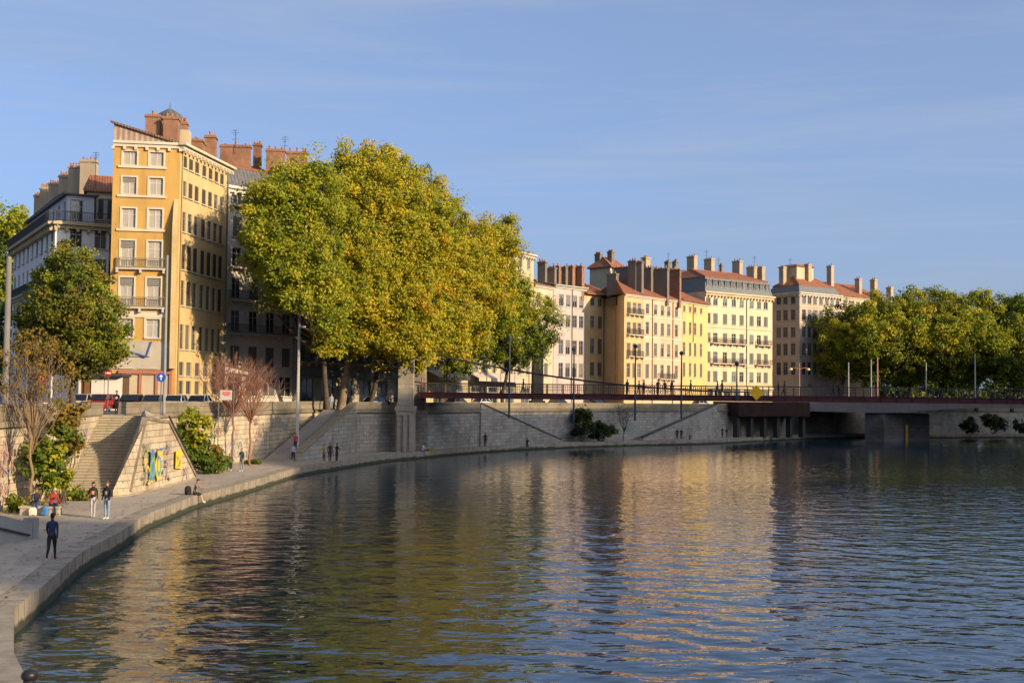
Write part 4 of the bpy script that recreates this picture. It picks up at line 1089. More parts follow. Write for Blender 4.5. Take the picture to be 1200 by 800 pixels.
ST_TOP = 6.32
def build_quays():
    # lower quay
    land = RIM + [Vector((600, 420)), Vector((-70, 420)), Vector((-70, -60)), Vector((RIM[0].x, -60))]
    far = [Vector((30, 230)), ]
    mb = MB(); mb.flat([(p.x, p.y) for p in land], 0.75)
    struct('lower_quay', mb, asphalt('quay_asphalt', (0.37, 0.315, 0.25)))
    ce = MB(); strip(ce, RIM, 0.0, 0.9, -1.2, 0.775)
    # joints
    struct('quay_edge', ce, coping_mat())
    jm = MB(); acc = 0
    inner = miter(RIM, 0.9)
    for i in range(len(RIM) - 1):
        a, b = RIM[i], RIM[i + 1]; Lg = (b - a).length
        if a.y > 130: break
        k = max(1, int(Lg / 1.5))
        for j in range(k):
            p = a + (b - a) * (j / k); q = inner[i] + (inner[i + 1] - inner[i]) * (j / k); n = left_n(a, b)
            jm.beam((p.x - n.x * 0.004, p.y - n.y * 0.004, 0.776), (q.x, q.y, 0.776), 0.022, 0.005)
            jm.beam((p.x - n.x * 0.002, p.y - n.y * 0.002, 0.1), (p.x - n.x * 0.002, p.y - n.y * 0.002, 0.775), 0.02, 0.006)
    struct('quay_edge_joint', jm, plain('dark_joint', (0.14, 0.12, 0.09), 0.95))
    # upper street, landward of the walls
    wall_line = W1[:8] + [Vector((-25, 116)), Vector((-24.6, 123)), Vector((-23.2, 137)), Vector((-19.5, 142))] + [p + Vector((-0.4, 0.6)) for p in W2[1:]] + [p + Vector((-0.2, 0.6)) for p in W3[1:]]
    st = [p + Vector((-0.35, 0)) for p in wall_line] + [Vector((2500, 900)), Vector((2500, 4000)), Vector((-2500, 4000)), Vector((-2500, 30))]
    mb = MB(); mb.flat([(p.x, p.y) for p in st], STREET)
    struct('street', mb, asphalt('street_asphalt', (0.085, 0.083, 0.08)))
    # the bed and the country beyond, one sheet to the horizon
    mb = MB(); mb.quad((-4000, -3000, -1.6), (4000, -3000, -1.6), (4000, 5000, -1.6), (-4000, 5000, -1.6)); struct('ground', mb, plain('earth', (0.10, 0.085, 0.06), 0.95, kind='World', scale=0.05))

    # ---- sunlit wall on the left
    r = thing('quay_wall', 'sunlit stone quay wall covered in faint graffiti on the left', 'wall', (W1[4].x, W1[4].y, 0.75))
    segs = W1
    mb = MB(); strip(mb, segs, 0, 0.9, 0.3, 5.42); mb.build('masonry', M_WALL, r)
    mb = MB(); strip(mb, W1[:5], -0.10, 0.55, 5.424, 6.18); mb.build('parapet', M_PARA, r)
    mb = MB(); strip(mb, [Vector((-28.75, 92.2))] + W1[5:], -0.10, 0.55, 5.424, 6.18); mb.build('parapet', M_PARA, r)
    mb = MB(); strip(mb, W1[:5], -0.16, 0.6, 6.184, ST_TOP); strip(mb, [Vector((-28.75, 92.2))] + W1[5:], -0.16, 0.6, 6.184, ST_TOP); mb.build('coping', M_PARA, r)
    mb = MB(); strip(mb, W1[5:], -0.18, -0.003, 5.1, 5.41); strip(mb, W1[:4], -0.18, -0.003, 5.1, 5.41); mb.build('string_course', M_PARA, r)
    fade = lambda c: tuple(0.42 * x + 0.58 * y for x, y in zip(c, (0.33, 0.29, 0.22)))
    pal = {'pink': (0.50, 0.22, 0.24), 'blue': (0.10, 0.22, 0.42), 'teal': (0.12, 0.34, 0.36), 'white': (0.62, 0.6, 0.56), 'black': (0.05, 0.05, 0.055), 'red': (0.45, 0.09, 0.07), 'yellow': (0.72, 0.50, 0.04), 'green': (0.20, 0.36, 0.14), 'lilac': (0.36, 0.27, 0.44), 'orange': (0.55, 0.22, 0.06)}
    pal = {k: fade(v) for k, v in pal.items()}; vivid = {'teal': (0.10, 0.28, 0.30), 'blue': (0.08, 0.18, 0.36), 'green': (0.18, 0.32, 0.12), 'yellow': (0.62, 0.44, 0.06)}
    def gr(pa, pb, px, z, w, h, cs, seed):
        u = (pb - pa).normalized(); s = s_of(px, Vector(pa), Vector(pb)); graffiti(r, pa + u * s, u, z, w, h, [pal[c] for c in cs], seed)
    gr(W1[2], W1[3], 6, 2.6, 3.2, 1.7, ('pink', 'red', 'blue'), 1); gr(W1[2], W1[3], 8, 0.9, 2.2, 1.3, ('pink', 'white', 'orange'), 11)
    gr(W1[3], W1[4], 72, 2.2, 1.8, 1.2, ('pink', 'lilac', 'black'), 2); gr(W1[3], W1[4], 100, 3.6, 2.4, 1.0, ('lilac', 'pink', 'white'), 3); gr(W1[3], W1[4], 88, 0.95, 1.4, 1.2, ('black', 'white'), 4)
    gr(W1[6], W1[7], 258, 3.3, 3.0, 0.7, ('red', 'green'), 5); gr(W1[6], W1[7], 268, 1.2, 2.2, 1.6, ('lilac', 'white', 'pink'), 6)
    gr(W1[7], W1[8], 283, 1.1, 2.8, 1.8, ('lilac', 'blue', 'white'), 7); gr(W1[7], W1[8], 296, 1.2, 3.0, 1.6, ('lilac', 'pink', 'green', 'white'), 8); gr(W1[7], W1[8], 306, 3.0, 3.0, 1.2, ('pink', 'white', 'red'), 9)
    gr(W1[7], W1[8], 301, 4.1, 1.6, 0.6, ('black',), 12); gr(W1[8], W1[9], 322, 3.9, 2.0, 0.9, ('black', 'white'), 13); gr(W1[8], W1[9], 334, 3.4, 3.0, 1.1, ('white', 'lilac'), 14)

    # ---- stair block on the left: flight, landing, sloping far end
    s1 = Vector((-24.1, 75.5)); s2 = Vector((-25.9, 87.5)); u = (s2 - s1).normalized(); side = Vector((-u.y, u.x))
    stp = stone('stair_stone', (0.36, 0.31, 0.22), (0.30, 0.26, 0.19), (0.15, 0.13, 0.1), 1.4, 0.17, 0.5)
    sb = stairs_between('wide stone stairs rising beside the sunlit graffiti wall', 'staircase', s1, s2, side, 2.95, 0.75, STREET, 0.55, 1.05, M_WALL, stp, 28, parapet=False)
    # the solid block on the river side: broad slanting head, upright graffiti face, falling far end
    lb = MB(); e0 = s2 + u * 3.4
    V = {'A0': (-23.2, 75.9, 0.4), 'A0t': (-23.2, 75.9, 0.95), 'A1': (-23.3, 91.8, 0.4), 'A1t': (-23.3, 91.8, 0.95), 'T0': (-23.32, 79.3, 5.36), 'T1': (-23.36, 84.6, 5.02),
         'I0': (s1.x + .25, s1.y - .9, 0.4), 'I0t': (s1.x + .25, s1.y - .9, 1.15), 'I1': (s2.x + .02, s2.y, 5.85), 'I1b': (s2.x + .02, s2.y, 0.4), 'J1': (-26.2, 89.0, 5.42), 'J2': (-25.2, 94.2, 0.5), 'J1b': (-26.2, 89.0, 0.4)}
    K = list(V); ix = lambda *n_: tuple(K.index(q) for q in n_)
    lb.add([V[k] for k in K], [ix('A0', 'A1', 'A1t', 'T1', 'T0', 'A0t'), ix('I0', 'A0', 'A0t', 'I0t'), ix('I0t', 'A0t', 'T0'), ix('I0t', 'T0', 'I1'), ix('I1', 'T0', 'T1', 'J1'), ix('T1', 'A1t', 'J2', 'J1'), ix('A1', 'J2', 'A1t'), ix('I1b', 'I0', 'I0t', 'I1'), ix('J1b', 'I1b', 'I1', 'J1'), ix('J2', 'J1b', 'J1')])
    lb.build('block', M_WALL, sb)
    lp = MB(); q = [s2 + side * 2.65, s2 + side * 0.0, s2 + u * 3.6, s2 + u * 3.6 + side * 2.65]; q = q if (q[1] - q[0]).cross(q[2] - q[1]) > 0 else q[::-1]
    lp.prism([(t.x, t.y) for t in q], 0.5, STREET + 0.006); lp.build('landing', stp, sb)
    cp = MB(); 
    def edge(a_, b_, w_, h_): cp.beam(tuple(Vector(V[a_]) + Vector((-.12, 0, .05))), tuple(Vector(V[b_]) + Vector((-.12, 0, .05))), w_, h_)
    edge('A0t', 'T0', 0.34, 0.16); edge('T0', 'T1', 0.4, 0.2); edge('T1', 'A1t', 0.42, 0.2); cp.build('coping', M_PARA, sb)
    cp = MB(); a = Vector(V['I0t']).lerp(Vector(V['I1']), 0.07) + Vector((.2, 0, .04)); b = Vector(V['I1']) + Vector((.2, 0, .06)); cp.beam(a, b, 0.5, 0.18); cp.build('coping', M_PARA, sb)
    rl = MB(); a = Vector(V['T1']) + Vector((0.02, 0, 0.42)); b = Vector(V['A1t']) + Vector((0.02, 0, 0.38)); rl.tube([a, b], 0.07, 6)
    for t in (0.03, 0.35, 0.65, 0.97): q = a + (b - a) * t; rl.tube([q - Vector((0, 0, 0.45)), q], 0.035, 5)
    rl.build('handrail', M_IRON, sb)
    fo = Vector((-23.2, 75.9)); u2 = (Vector((-23.3, 91.8)) - fo).normalized(); n2 = Vector((u2.y, -u2.x))
    def gs(s, z, w, h, cs, seed): graffiti(sb, fo + u2 * s + n2 * 0.13, u2, z, w, h, [pal[c] for c in cs], seed, n=n2)
    graffiti(sb, fo + u2 * 4.9 + n2 * 0.13, u2, 1.3, 2.8, 2.0, list(vivid.values()), 21, n=n2, fills=True)
    yb = MB(); q = fo + u2 * 10.7 + n2 * 0.14; v = [(-0.95, 1.85), (0.8, 1.75), (0.75, 2.9), (0.1, 3.15), (-0.9, 3.05)]
    yb.add([(q.x + u2.x * s, q.y + u2.y * s, z) for s, z in v], [(0, 1, 2, 3, 4)]); yb.build('graffiti', plain('spray_yellow', (0.74, 0.50, 0.03), 0.7, 0.2, 2.0), sb)
    gs(10.6, 2.0, 1.0, 0.8, ('orange', 'yellow'), 22); gs(2.6, 1.3, 1.3, 0.8, ('white', 'black'), 23); gs(7.9, 1.2, 1.6, 1.3, ('lilac', 'white'), 24); gs(8.1, 3.0, 1.1, 0.8, ('lilac', 'blue'), 25); gs(12.9, 1.0, 1.3, 0.8, ('lilac', 'white', 'black'), 26); gs(2.9, 3.3, 0.9, 0.6, ('black', 'white'), 27)

    # ---- ramp stair in half shade
    p0 = g2(345, 540); p1 = Vector((-17.8, 137.3)); u = (p1 - p0).normalized(); side = Vector((-u.y, u.x))
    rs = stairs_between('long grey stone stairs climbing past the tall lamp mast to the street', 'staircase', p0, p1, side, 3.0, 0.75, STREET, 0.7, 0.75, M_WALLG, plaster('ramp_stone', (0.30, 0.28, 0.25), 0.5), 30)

    # ---- shaded walls
    def shaded(label, pts, gl, th=0.9):
        r = thing('quay_wall', label, 'wall', (pts[0].x, pts[0].y, 0.75))
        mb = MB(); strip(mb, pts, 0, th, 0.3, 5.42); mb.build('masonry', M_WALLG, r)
        mb = MB(); strip(mb, pts, -0.08, 0.5, 5.424, 6.18); mb.build('parapet', M_PARA, r)
        mb = MB(); strip(mb, pts, -0.16, 0.56, 6.184, ST_TOP); mb.build('coping', M_PARA, r)
        mb = MB(); strip(mb, pts, -0.22, -0.003, 5.12, 5.41); mb.build('string_course', M_PARA, r)
        for i, (px, z, w, h, cs, sd) in enumerate(gl):
            for a, b in zip(pts[:-1], pts[1:]):
                s = s_of(px, Vector(a), Vector(b))
                if 0 <= s <= (b - a).length:
                    u = (b - a).normalized(); graffiti(r, a + u * s, u, z, w, h, [pal[c] for c in cs], sd); break
        return r
    shaded('shaded grey quay wall between the ramp stairs and the bridge tower', W2[:2] + [Vector((-11.6, 145.5))], [(433, 2.4, 2.0, 0.9, ('pink', 'white'), 31)])
    OF = miter(W2, -2.66); e_ = (OF[3] - OF[2]).normalized(); s_ = s_of(563, Vector(OF[2]), Vector(OF[3]))
    shaded('shaded quay wall with faint painted marks right of the bridge tower', [OF[1].lerp(OF[2], 0.12), OF[2], OF[2] + e_ * s_], [(508, 1.2, 2.6, 1.6, ('blue', 'teal'), 33), (526, 1.2, 1.6, 1.2, ('yellow', 'white'), 34), (538, 2.2, 1.0, 0.9, ('red', 'white'), 35), (552, 1.4, 2.0, 1.2, ('white', 'teal'), 36)], 3.0)
    shaded('shaded recessed quay wall behind the stairs sloping down to the right', W2[2:5], [(603, 3.2, 2.2, 1.3, ('blue', 'teal'), 38), (625, 2.2, 2.2, 1.5, ('blue', 'teal'), 39)])
    shaded('shaded blue grey quay wall behind the dark shrubs below the yellow houses', W2[4:6], [(662, 1.5, 3.5, 1.8, ('blue', 'teal'), 41), (742, 1.5, 2.5, 1.6, ('blue', 'teal'), 42)])
    shaded('pale shaded quay wall just left of the dark bridge abutment', W2[5:], [(792, 1.6, 3.0, 1.4, ('lilac', 'white'), 44)])
    shaded('distant shaded quay wall beneath the right hand trees', W3, [(1115, 1.4, 4, 1.6, ('white', 'teal'), 46)])
    # two flights facing each other along the shaded wall
    def flight(label, a, b, seg, off):
        A_, B_ = seg; u = (B_ - A_).normalized(); n = Vector((u.y, -u.x)); A_ = A_ + n * off; B_ = B_ + n * off
        Pb = A_ + u * s_of(a, A_, B_); Pt = A_ + u * s_of(b, A_, B_)
        side = -n
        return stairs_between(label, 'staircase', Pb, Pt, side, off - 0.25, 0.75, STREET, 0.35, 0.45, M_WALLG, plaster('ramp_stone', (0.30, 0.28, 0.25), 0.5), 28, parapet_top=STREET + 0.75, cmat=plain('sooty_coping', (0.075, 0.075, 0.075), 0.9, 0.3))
    flight('shaded stone stairs sloping down to the right under the footbridge', 656, 561, (Vector(W2[2]), Vector(W2[4])), 2.2)
    flight('shaded stone stairs sloping up to the right below the yellow houses', 752, 838, (W2[4], W2[6]), 2.2)
    # ---- low stone stair wall with black rail, bottom left
    a = g2(44, 630); b = g2(-14, 641); r = thing('stair_head', 'low grey stone stair wall with black handrail at left edge', 'stairs', (a.x, a.y, 0.75))
    u = (b - a).normalized(); v = Vector((u.y, -u.x))
    if v.y < 0: v = -v
    gr_ = plaster('grey_granite', (0.25, 0.25, 0.25), 0.3)
    def sl(nm, off, z1a, z1b, wd, s0=0.0, s1=1.0):
        p0_, p1_ = a + (b - a) * s0, a + (b - a) * s1
        p = [p0_ + v * off, p1_ + v * off, p1_ + v * (off + wd), p0_ + v * (off + wd)]; mb = MB()
        mb.add([(q.x, q.y, 0.6) for q in p] + [(p[0].x, p[0].y, z1a), (p[1].x, p[1].y, z1b), (p[2].x, p[2].y, z1b), (p[3].x, p[3].y, z1a)],
               [(0, 1, 2, 3), (7, 6, 5, 4), (0, 4, 5, 1), (1, 5, 6, 2), (2, 6, 7, 3), (3, 7, 4, 0)]); mb.build(nm, gr_, r)
    sl('side_wall', 0, 1.42, 2.15, 0.35, 0.12, 1.0); sl('end_post', -0.05, 1.62, 1.62, 0.5, 0.0, 0.115)
    mb = MB()
    for i in range(4):
        p = a + u * (0.6 + i * 0.4); q = [p + v * 0.37, p + u * 0.4 + v * 0.37, p + u * 0.4 + v * 1.7, p + v * 1.7]
        mb.prism([(t.x, t.y) for t in (q if (q[1] - q[0]).cross(q[2] - q[1]) > 0 else q[::-1])], 0.6, 0.75 + 0.16 * (i + 1))
    mb.build('steps', gr_, r)
    mb = MB(); o = -v * 0.08; p0_, p1_ = a + (b - a) * 0.2 + o, b + o
    mb.tube([(p0_.x, p0_.y, 0.95), (p1_.x, p1_.y, 1.6)], 0.045, 6)
    for t in (0.02, 0.35, 0.7, 1.0): q = p0_ + (p1_ - p0_) * t; mb.beam((q.x, q.y, 0.95 + 0.65 * t), (q.x + v.x * 0.09, q.y + v.y * 0.09, 0.95 + 0.65 * t), 0.03, 0.03)
    mb.build('handrail', M_IRON, r)

# ------------------------------------------------------------------ the bridges
def build_bridges():
    Y0, Y1 = 141.2, 144.2; XL, XR = -10.6, 74.0
    r = thing('footbridge', 'long red brown footbridge crossing the river at street level', 'bridge', (30, 142.7, 7.0))
    red = plain('bridge_red', (0.075, 0.018, 0.019), 0.55, 0.3, 0.8); dark = plain('bridge_dark', (0.045, 0.04, 0.042), 0.5)
    mb = MB(); mb.box(XL, XR, Y0, Y1, 7.25, 7.4); mb.build('deck', plain('deck_boards', (0.16, 0.13, 0.10), 0.9), r)
    for y in (Y0 - 0.18, Y1 + 0.18):
        mb = MB(); mb.box(XL, XR, y - 0.03, y + 0.03, 6.86, 7.47); mb.box(XL, XR, y - 0.16, y + 0.16, 6.82, 6.857); mb.box(XL, XR, y - 0.16, y + 0.16, 7.473, 7.51)
        x = XL + 0.5
        while x < XR:
            mb.box(x - 0.04, x + 0.04, y - 0.14, y - 0.034, 6.86, 7.47); x += 1.8
        mb.build('girder', red, r)
        ra = MB(); ra.box(XL, XR, y - 0.05, y + 0.05, 8.5, 8.58); ra.box(XL, XR, y - 0.02, y + 0.02, 8.2, 8.23); ra.box(XL, XR, y - 0.02, y + 0.02, 7.9, 7.93); ra.box(XL, XR, y - 0.02, y + 0.02, 7.62, 7.65)
        x = XL + 0.3
        while x < XR:
            ra.box(x - 0.05, x + 0.05, y - 0.055, y + 0.055, 7.512, 8.497); x += 1.8
        x = XL + 0.3
        while x < 26:
            ra.box(x - 0.018, x + 0.018, y - 0.015, y + 0.015, 7.66, 8.49); x += 0.225
        ra.build('railing', dark, r)
    # suspension cables and hangers
    for y in (Y0 - 0.35, Y1 + 0.35):
        pts = []
        for i in range(25):
            x = -11 + 39 * i / 24; pts.append((x, y, 7.9 + 4.4 * ((28 - x) / 39) ** 2))
        mb = MB().tube(pts, 0.075, 6)
        for i in range(2, 22):
            mb.tube([pts[i], (pts[i][0], y, 7.3)], 0.018, 4)
        mb.build('cable', dark, r)
    # masts hung on the deck side
    for px, top, bot in ((597, 398, 490), (672.5, 411, 494), (744.5, 408, 493), (798.5, 416, 490), (863.5, 428, 470)):
        p = A(px, 440, Y0 - 0.5); mb = MB()
        mb.tube([(p.x, p.y, Zp(px, bot, p.y)), (p.x, p.y, 7.2), (p.x, p.y, Zp(px, top, p.y))], [0.12, 0.11, 0.065], 8)
        mb.box(p.x - 0.2, p.x + 0.2, p.y, p.y + 0.34, 7.0, 7.3)
        zt = Zp(px, top, p.y); mb.lathe((p.x, p.y, zt), [(0.08, -0.02), (0.22, 0.08), (0.26, 0.3), (0.12, 0.42), (0.03, 0.5)], 10)
        mb.build('mast', plain('mast_blue_grey', (0.05, 0.065, 0.085), 0.5), r)
    # portal tower
    t = thing('bridge_tower', 'pale stone portal tower of the footbridge rising into the plane trees', 'tower', (-11.4, 142.7, 0.75))
    mt = stone('tower_stone', (0.34, 0.305, 0.25), (0.31, 0.28, 0.23), (0.22, 0.2, 0.17), 1.7, 0.6, 0.35)
    for x, y in ((-11.9, 139.9), (-10.9, 145.6)):
        mb = MB()
        if y < 143: mb.obox((x, y), (1, 0), 1.05, 1.0, 0.5, 5.3); mb.obox((x, y), (1, 0), 1.15, 1.1, 5.304, 5.9)
        mb.obox((x, y), (1, 0), 0.84, 0.8, 5.904 if y < 143 else 5.3, 11.6); mb.obox((x, y), (1, 0), 0.98, 0.95, 11.604, 12.1)
        mb.build('column', mt, t)
    mb = MB(); mb.box(-12.4, -10.4, 140.9, 144.6, 11.2, 12.0); mb.build('lintel', mt, t)
    mb = MB()
    for dx in (-0.7, 0.0, 0.7): mb.box(-11.9 + dx - 0.2, -11.9 + dx + 0.2, 138.68, 138.896, 0.5, 5.0)
    mb.build('buttress', mt, t)
    # concrete road bridge further back
    r = thing('road_bridge', 'low concrete road bridge with haunched beam on one thick pier', 'bridge', (70, 222, 0))
    def xy(px, d): return XY(px, d)
    c = plaster('bridge_concrete', (0.18, 0.165, 0.155), 0.7)
    a0, a1, a2, a3, a4 = xy(949, 219), xy(1012, 217), xy(1040, 216), xy(1135, 213), xy(1330, 206)
    dv = Vector((0.1, 1)).normalized() * 25
    top = [6.75] * 5; bot = [5.15, 5.0, 5.0, 6.05, 6.05]
    pts = [a0, a1, a2, a3, a4]; mb = MB()
    for i in range(4):
        A_, B_ = pts[i], pts[i + 1]; C_, D_ = B_ + dv, A_ + dv
        V = [(A_.x, A_.y, bot[i]), (B_.x, B_.y, bot[i + 1]), (C_.x, C_.y, bot[i + 1]), (D_.x, D_.y, bot[i]), (A_.x, A_.y, top[i]), (B_.x, B_.y, top[i + 1]), (C_.x, C_.y, top[i + 1]), (D_.x, D_.y, top[i])]
        mb.add(V, [(0, 1, 5, 4), (4, 5, 6, 7), (2, 3, 7, 6), (3, 2, 1, 0)] + ([(0, 4, 7, 3)] if i == 0 else []) + ([(1, 2, 6, 5)] if i == 3 else []))
    mb.build('beam', c, r)
    mb = MB(); e = [xy(1013.5, 218.6), xy(1036, 216.4), xy(1089, 221), xy(1066, 225)]
    mb.prism([(p.x, p.y) for p in e], -1.4, 4.99); mb.build('pier', stone('pier_blocks', (0.17, 0.155, 0.145), (0.13, 0.12, 0.115), (0.08, 0.075, 0.07), 1.6, 0.6, 0.8), r)
    p = xy(1062, 218.2); mb = MB(); mb.box(p.x - 0.22, p.x + 0.22, p.y - 0.25, p.y - 0.02, -0.2, 3.0); mb.build('gauge_board', plain('mustard_paint', (0.34, 0.22, 0.02), 0.7), r)
    # abutment: opening's shade painted into the rust stained beam and stubby columns
    r = thing('bridge_abutment', 'shade dark, rust stained abutment beam on stubby columns beside the yellow diamond sign', 'abutment', (44, 212, 0.75))
    rust = plain('rust_and_shade_concrete', (0.030, 0.013, 0.010), 0.9, 0.5, 0.5)
    P0, P1 = xy(865.5, 206), xy(949, 216); u = (P1 - P0).normalized(); n = Vector((u.y, -u.x)); Lg = (P1 - P0).length
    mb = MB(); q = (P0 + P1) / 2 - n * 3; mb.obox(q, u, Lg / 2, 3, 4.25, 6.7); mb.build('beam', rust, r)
    cm = plaster('shade_dark_column', (0.05, 0.05, 0.045), 0.5)  # columns coloured near black for the shade under the beam
    for i in range(6):
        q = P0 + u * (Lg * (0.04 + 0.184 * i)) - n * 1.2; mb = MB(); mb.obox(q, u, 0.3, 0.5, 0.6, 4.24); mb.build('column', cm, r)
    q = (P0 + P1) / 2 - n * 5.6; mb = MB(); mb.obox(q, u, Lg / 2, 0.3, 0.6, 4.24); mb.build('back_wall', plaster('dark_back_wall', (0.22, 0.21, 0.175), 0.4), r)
    # diamond sign on the footbridge
    p = A(886.5, 460, Y0 - 0.62); s = thing('navigation_sign', 'yellow diamond navigation sign fixed to the footbridge railing', 'sign', (p.x, p.y, p.z))
    mb = MB(); h = 0.86
    for o, m_, k in ((0.0, 0, 1.0),):
        mb.add([(-h, -0.03, 0), (0, -0.03, -h), (h, -0.03, 0), (0, -0.03, h), (-h, 0.03, 0), (0, 0.03, -h), (h, 0.03, 0), (0, 0.03, h)], [(0, 1, 2, 3), (7, 6, 5, 4), (0, 4, 5, 1), (1, 5, 6, 2), (2, 6, 7, 3), (3, 7, 4, 0)])
    o = mb.build('plate', plain('sign_yellow', (0.86, 0.50, 0.012), 0.5), s, origin=(0, 0, 0))
    mb = MB(); mb.box(-0.05, 0.05, 0.034, 0.36, -0.5, -0.4); mb.box(-0.05, 0.05, 0.034, 0.36, 0.3, 0.4); mb.build('bracket', dark, s, origin=(0, 0, 0))

# ------------------------------------------------------------------ trees and plants
def ico_dirs(n, rng):
    v = rng.normal(size=(n, 3)); v /= np.linalg.norm(v, axis=1)[:, None]; return v
def leaf_mesh(name, cl, per, size, colset, rng, up=0.35, elong=1.5, spread=1.0):
    """cl: rows of (x,y,z,r,palette index); diamond leaf clumps scattered through each clump"""
    cl = np.asarray(cl, dtype=np.float64); k = len(cl)
    idx = np.repeat(np.arange(k), per); n = len(idx)
    d = ico_dirs(n, rng); rad = cl[idx, 3] * spread * rng.uniform(0.15, 1.0, n) ** 0.5
    P = cl[idx, :3] + d * rad[:, None] * np.array([1, 1, 0.8])
    nor = d * 0.7 + ico_dirs(n, rng) * 0.75 + np.array([0.25, -0.25, up]); nor /= np.linalg.norm(nor, axis=1)[:, None]
    t = np.cross(nor, ico_dirs(n, rng)); t /= (np.linalg.norm(t, axis=1)[:, None] + 1e-9); b = np.cross(nor, t)
    s = size * rng.uniform(0.55, 1.25, n)[:, None]
    bend = nor * s * 0.22
    v0 = P - t * s * 0.5 * elong - bend; v1 = P - b * s * 0.5; v2 = P + t * s * 0.5 * elong - bend; v3 = P + b * s * 0.5
    V = np.stack([v0, v1, v2, v3], 1).reshape(-1, 3); Q = np.arange(n * 4).reshape(n, 4)
    me = fast_mesh(name, V, Q)
    pal = [np.array(c) for c in colset]
    base = np.zeros((n, 3)); pi = cl[idx, 4].astype(int)
    clr = rng.random((k,)); lr = rng.random(n)
    for p in range(len(pal)):
        mk = pi == p
        if not mk.any(): continue
        pc = pal[p]; m_ = mk.nonzero()[0]
        w = np.clip(0.55 * clr[idx[m_]] + 0.45 * lr[m_], 0, 0.999) * (len(pc) - 1); i0 = w.astype(int); f = (w - i0)[:, None]
        base[m_] = pc[i0] * (1 - f) + pc[np.minimum(i0 + 1, len(pc) - 1)] * f
    base *= rng.uniform(0.85, 1.12, n)[:, None]
    ca = me.color_attributes.new('leaf', 'FLOAT_COLOR', 'POINT')
    c4 = np.ones((n * 4, 4), dtype=np.float32); c4[:, :3] = np.repeat(base, 4, axis=0)
    ca.data.foreach_set('color', c4.ravel())
    me.materials.append(M_LEAF)
    return me
PAL = {
    'green':  [(0.080, 0.122, 0.012), (0.165, 0.222, 0.016), (0.275, 0.308, 0.020), (0.360, 0.345, 0.026)],
    'lime':   [(0.130, 0.165, 0.013), (0.260, 0.282, 0.018), (0.400, 0.372, 0.024), (0.490, 0.395, 0.028)],
    'gold':   [(0.230, 0.240, 0.014), (0.390, 0.350, 0.019), (0.540, 0.420, 0.024), (0.580, 0.370, 0.023)],
    'rust':   [(0.270, 0.210, 0.015), (0.430, 0.300, 0.018), (0.520, 0.330, 0.019), (0.480, 0.240, 0.017)],
    'olive':  [(0.064, 0.083, 0.011), (0.130, 0.150, 0.015), (0.215, 0.210, 0.019), (0.285, 0.232, 0.023)],
    'dark':   [(0.022, 0.045, 0.008), (0.045, 0.078, 0.012), (0.085, 0.120, 0.015), (0.13, 0.145, 0.018)],
    'bush':   [(0.045, 0.085, 0.011), (0.090, 0.145, 0.015), (0.150, 0.190, 0.020), (0.19, 0.20, 0.024)],
    'ochre':  [(0.11, 0.085, 0.014), (0.20, 0.14, 0.020), (0.29, 0.185, 0.024), (0.22, 0.12, 0.020)],
    'grey':   [(0.018, 0.024, 0.016), (0.030, 0.038, 0.024), (0.05, 0.055, 0.035), (0.06, 0.065, 0.04)],
}
PKEYS = list(PAL.keys()); PSET = [[np.array(c) for c in PAL[k]] for k in PKEYS]
def clumps_of(blobs, per_area, rng, shell=(0.55, 1.0), cr=(0.8, 1.3), zmin=None):
    """blobs: (x,y,z,r,squash,palette). Clumps on the outer shell and fewer inside."""
    out = []
    for (x, y, z, r, sq, pal) in blobs:
        n = max(6, int(per_area * r * r))
        d = ico_dirs(n, rng); f = rng.uniform(shell[0], shell[1], n)
        # ragged lobes
        lob = 1 + 0.13 * np.sin(3.1 * d[:, 0] + x) * np.cos(2.7 * d[:, 2] + y) + rng.normal(0, 0.05, n)
        for i in range(n):
            p = np.array([x, y, z]) + d[i] * r * f[i] * lob[i] * np.array([1, 1, sq])
            if zmin is not None and p[2] < zmin: continue
            k = PKEYS.index(pal if isinstance(pal, str) else pal[rng.integers(len(pal))])
            out.append((p[0], p[1], p[2], rng.uniform(*cr) * (1.0 if rng.random() < 0.72 else 1.75), k))
    return out
def limb(mb, a, b, r0, r1, rng, n=5, sag=0.12):
    a = Vector(a); b = Vector(b); d = b - a; pts = []
    off = Vector(rng.normal(0, sag, 3)) * d.length * 0.5
    for i in range(n + 1):
        t = i / n; pts.append(a + d * t + off * math.sin(math.pi * t) + Vector(rng.normal(0, 0.02, 3)) * d.length * (0 if i in (0, n) else 1))
    mb.tube(pts, [r0 + (r1 - r0) * (i / n) for i in range(n + 1)], 7)
    return pts
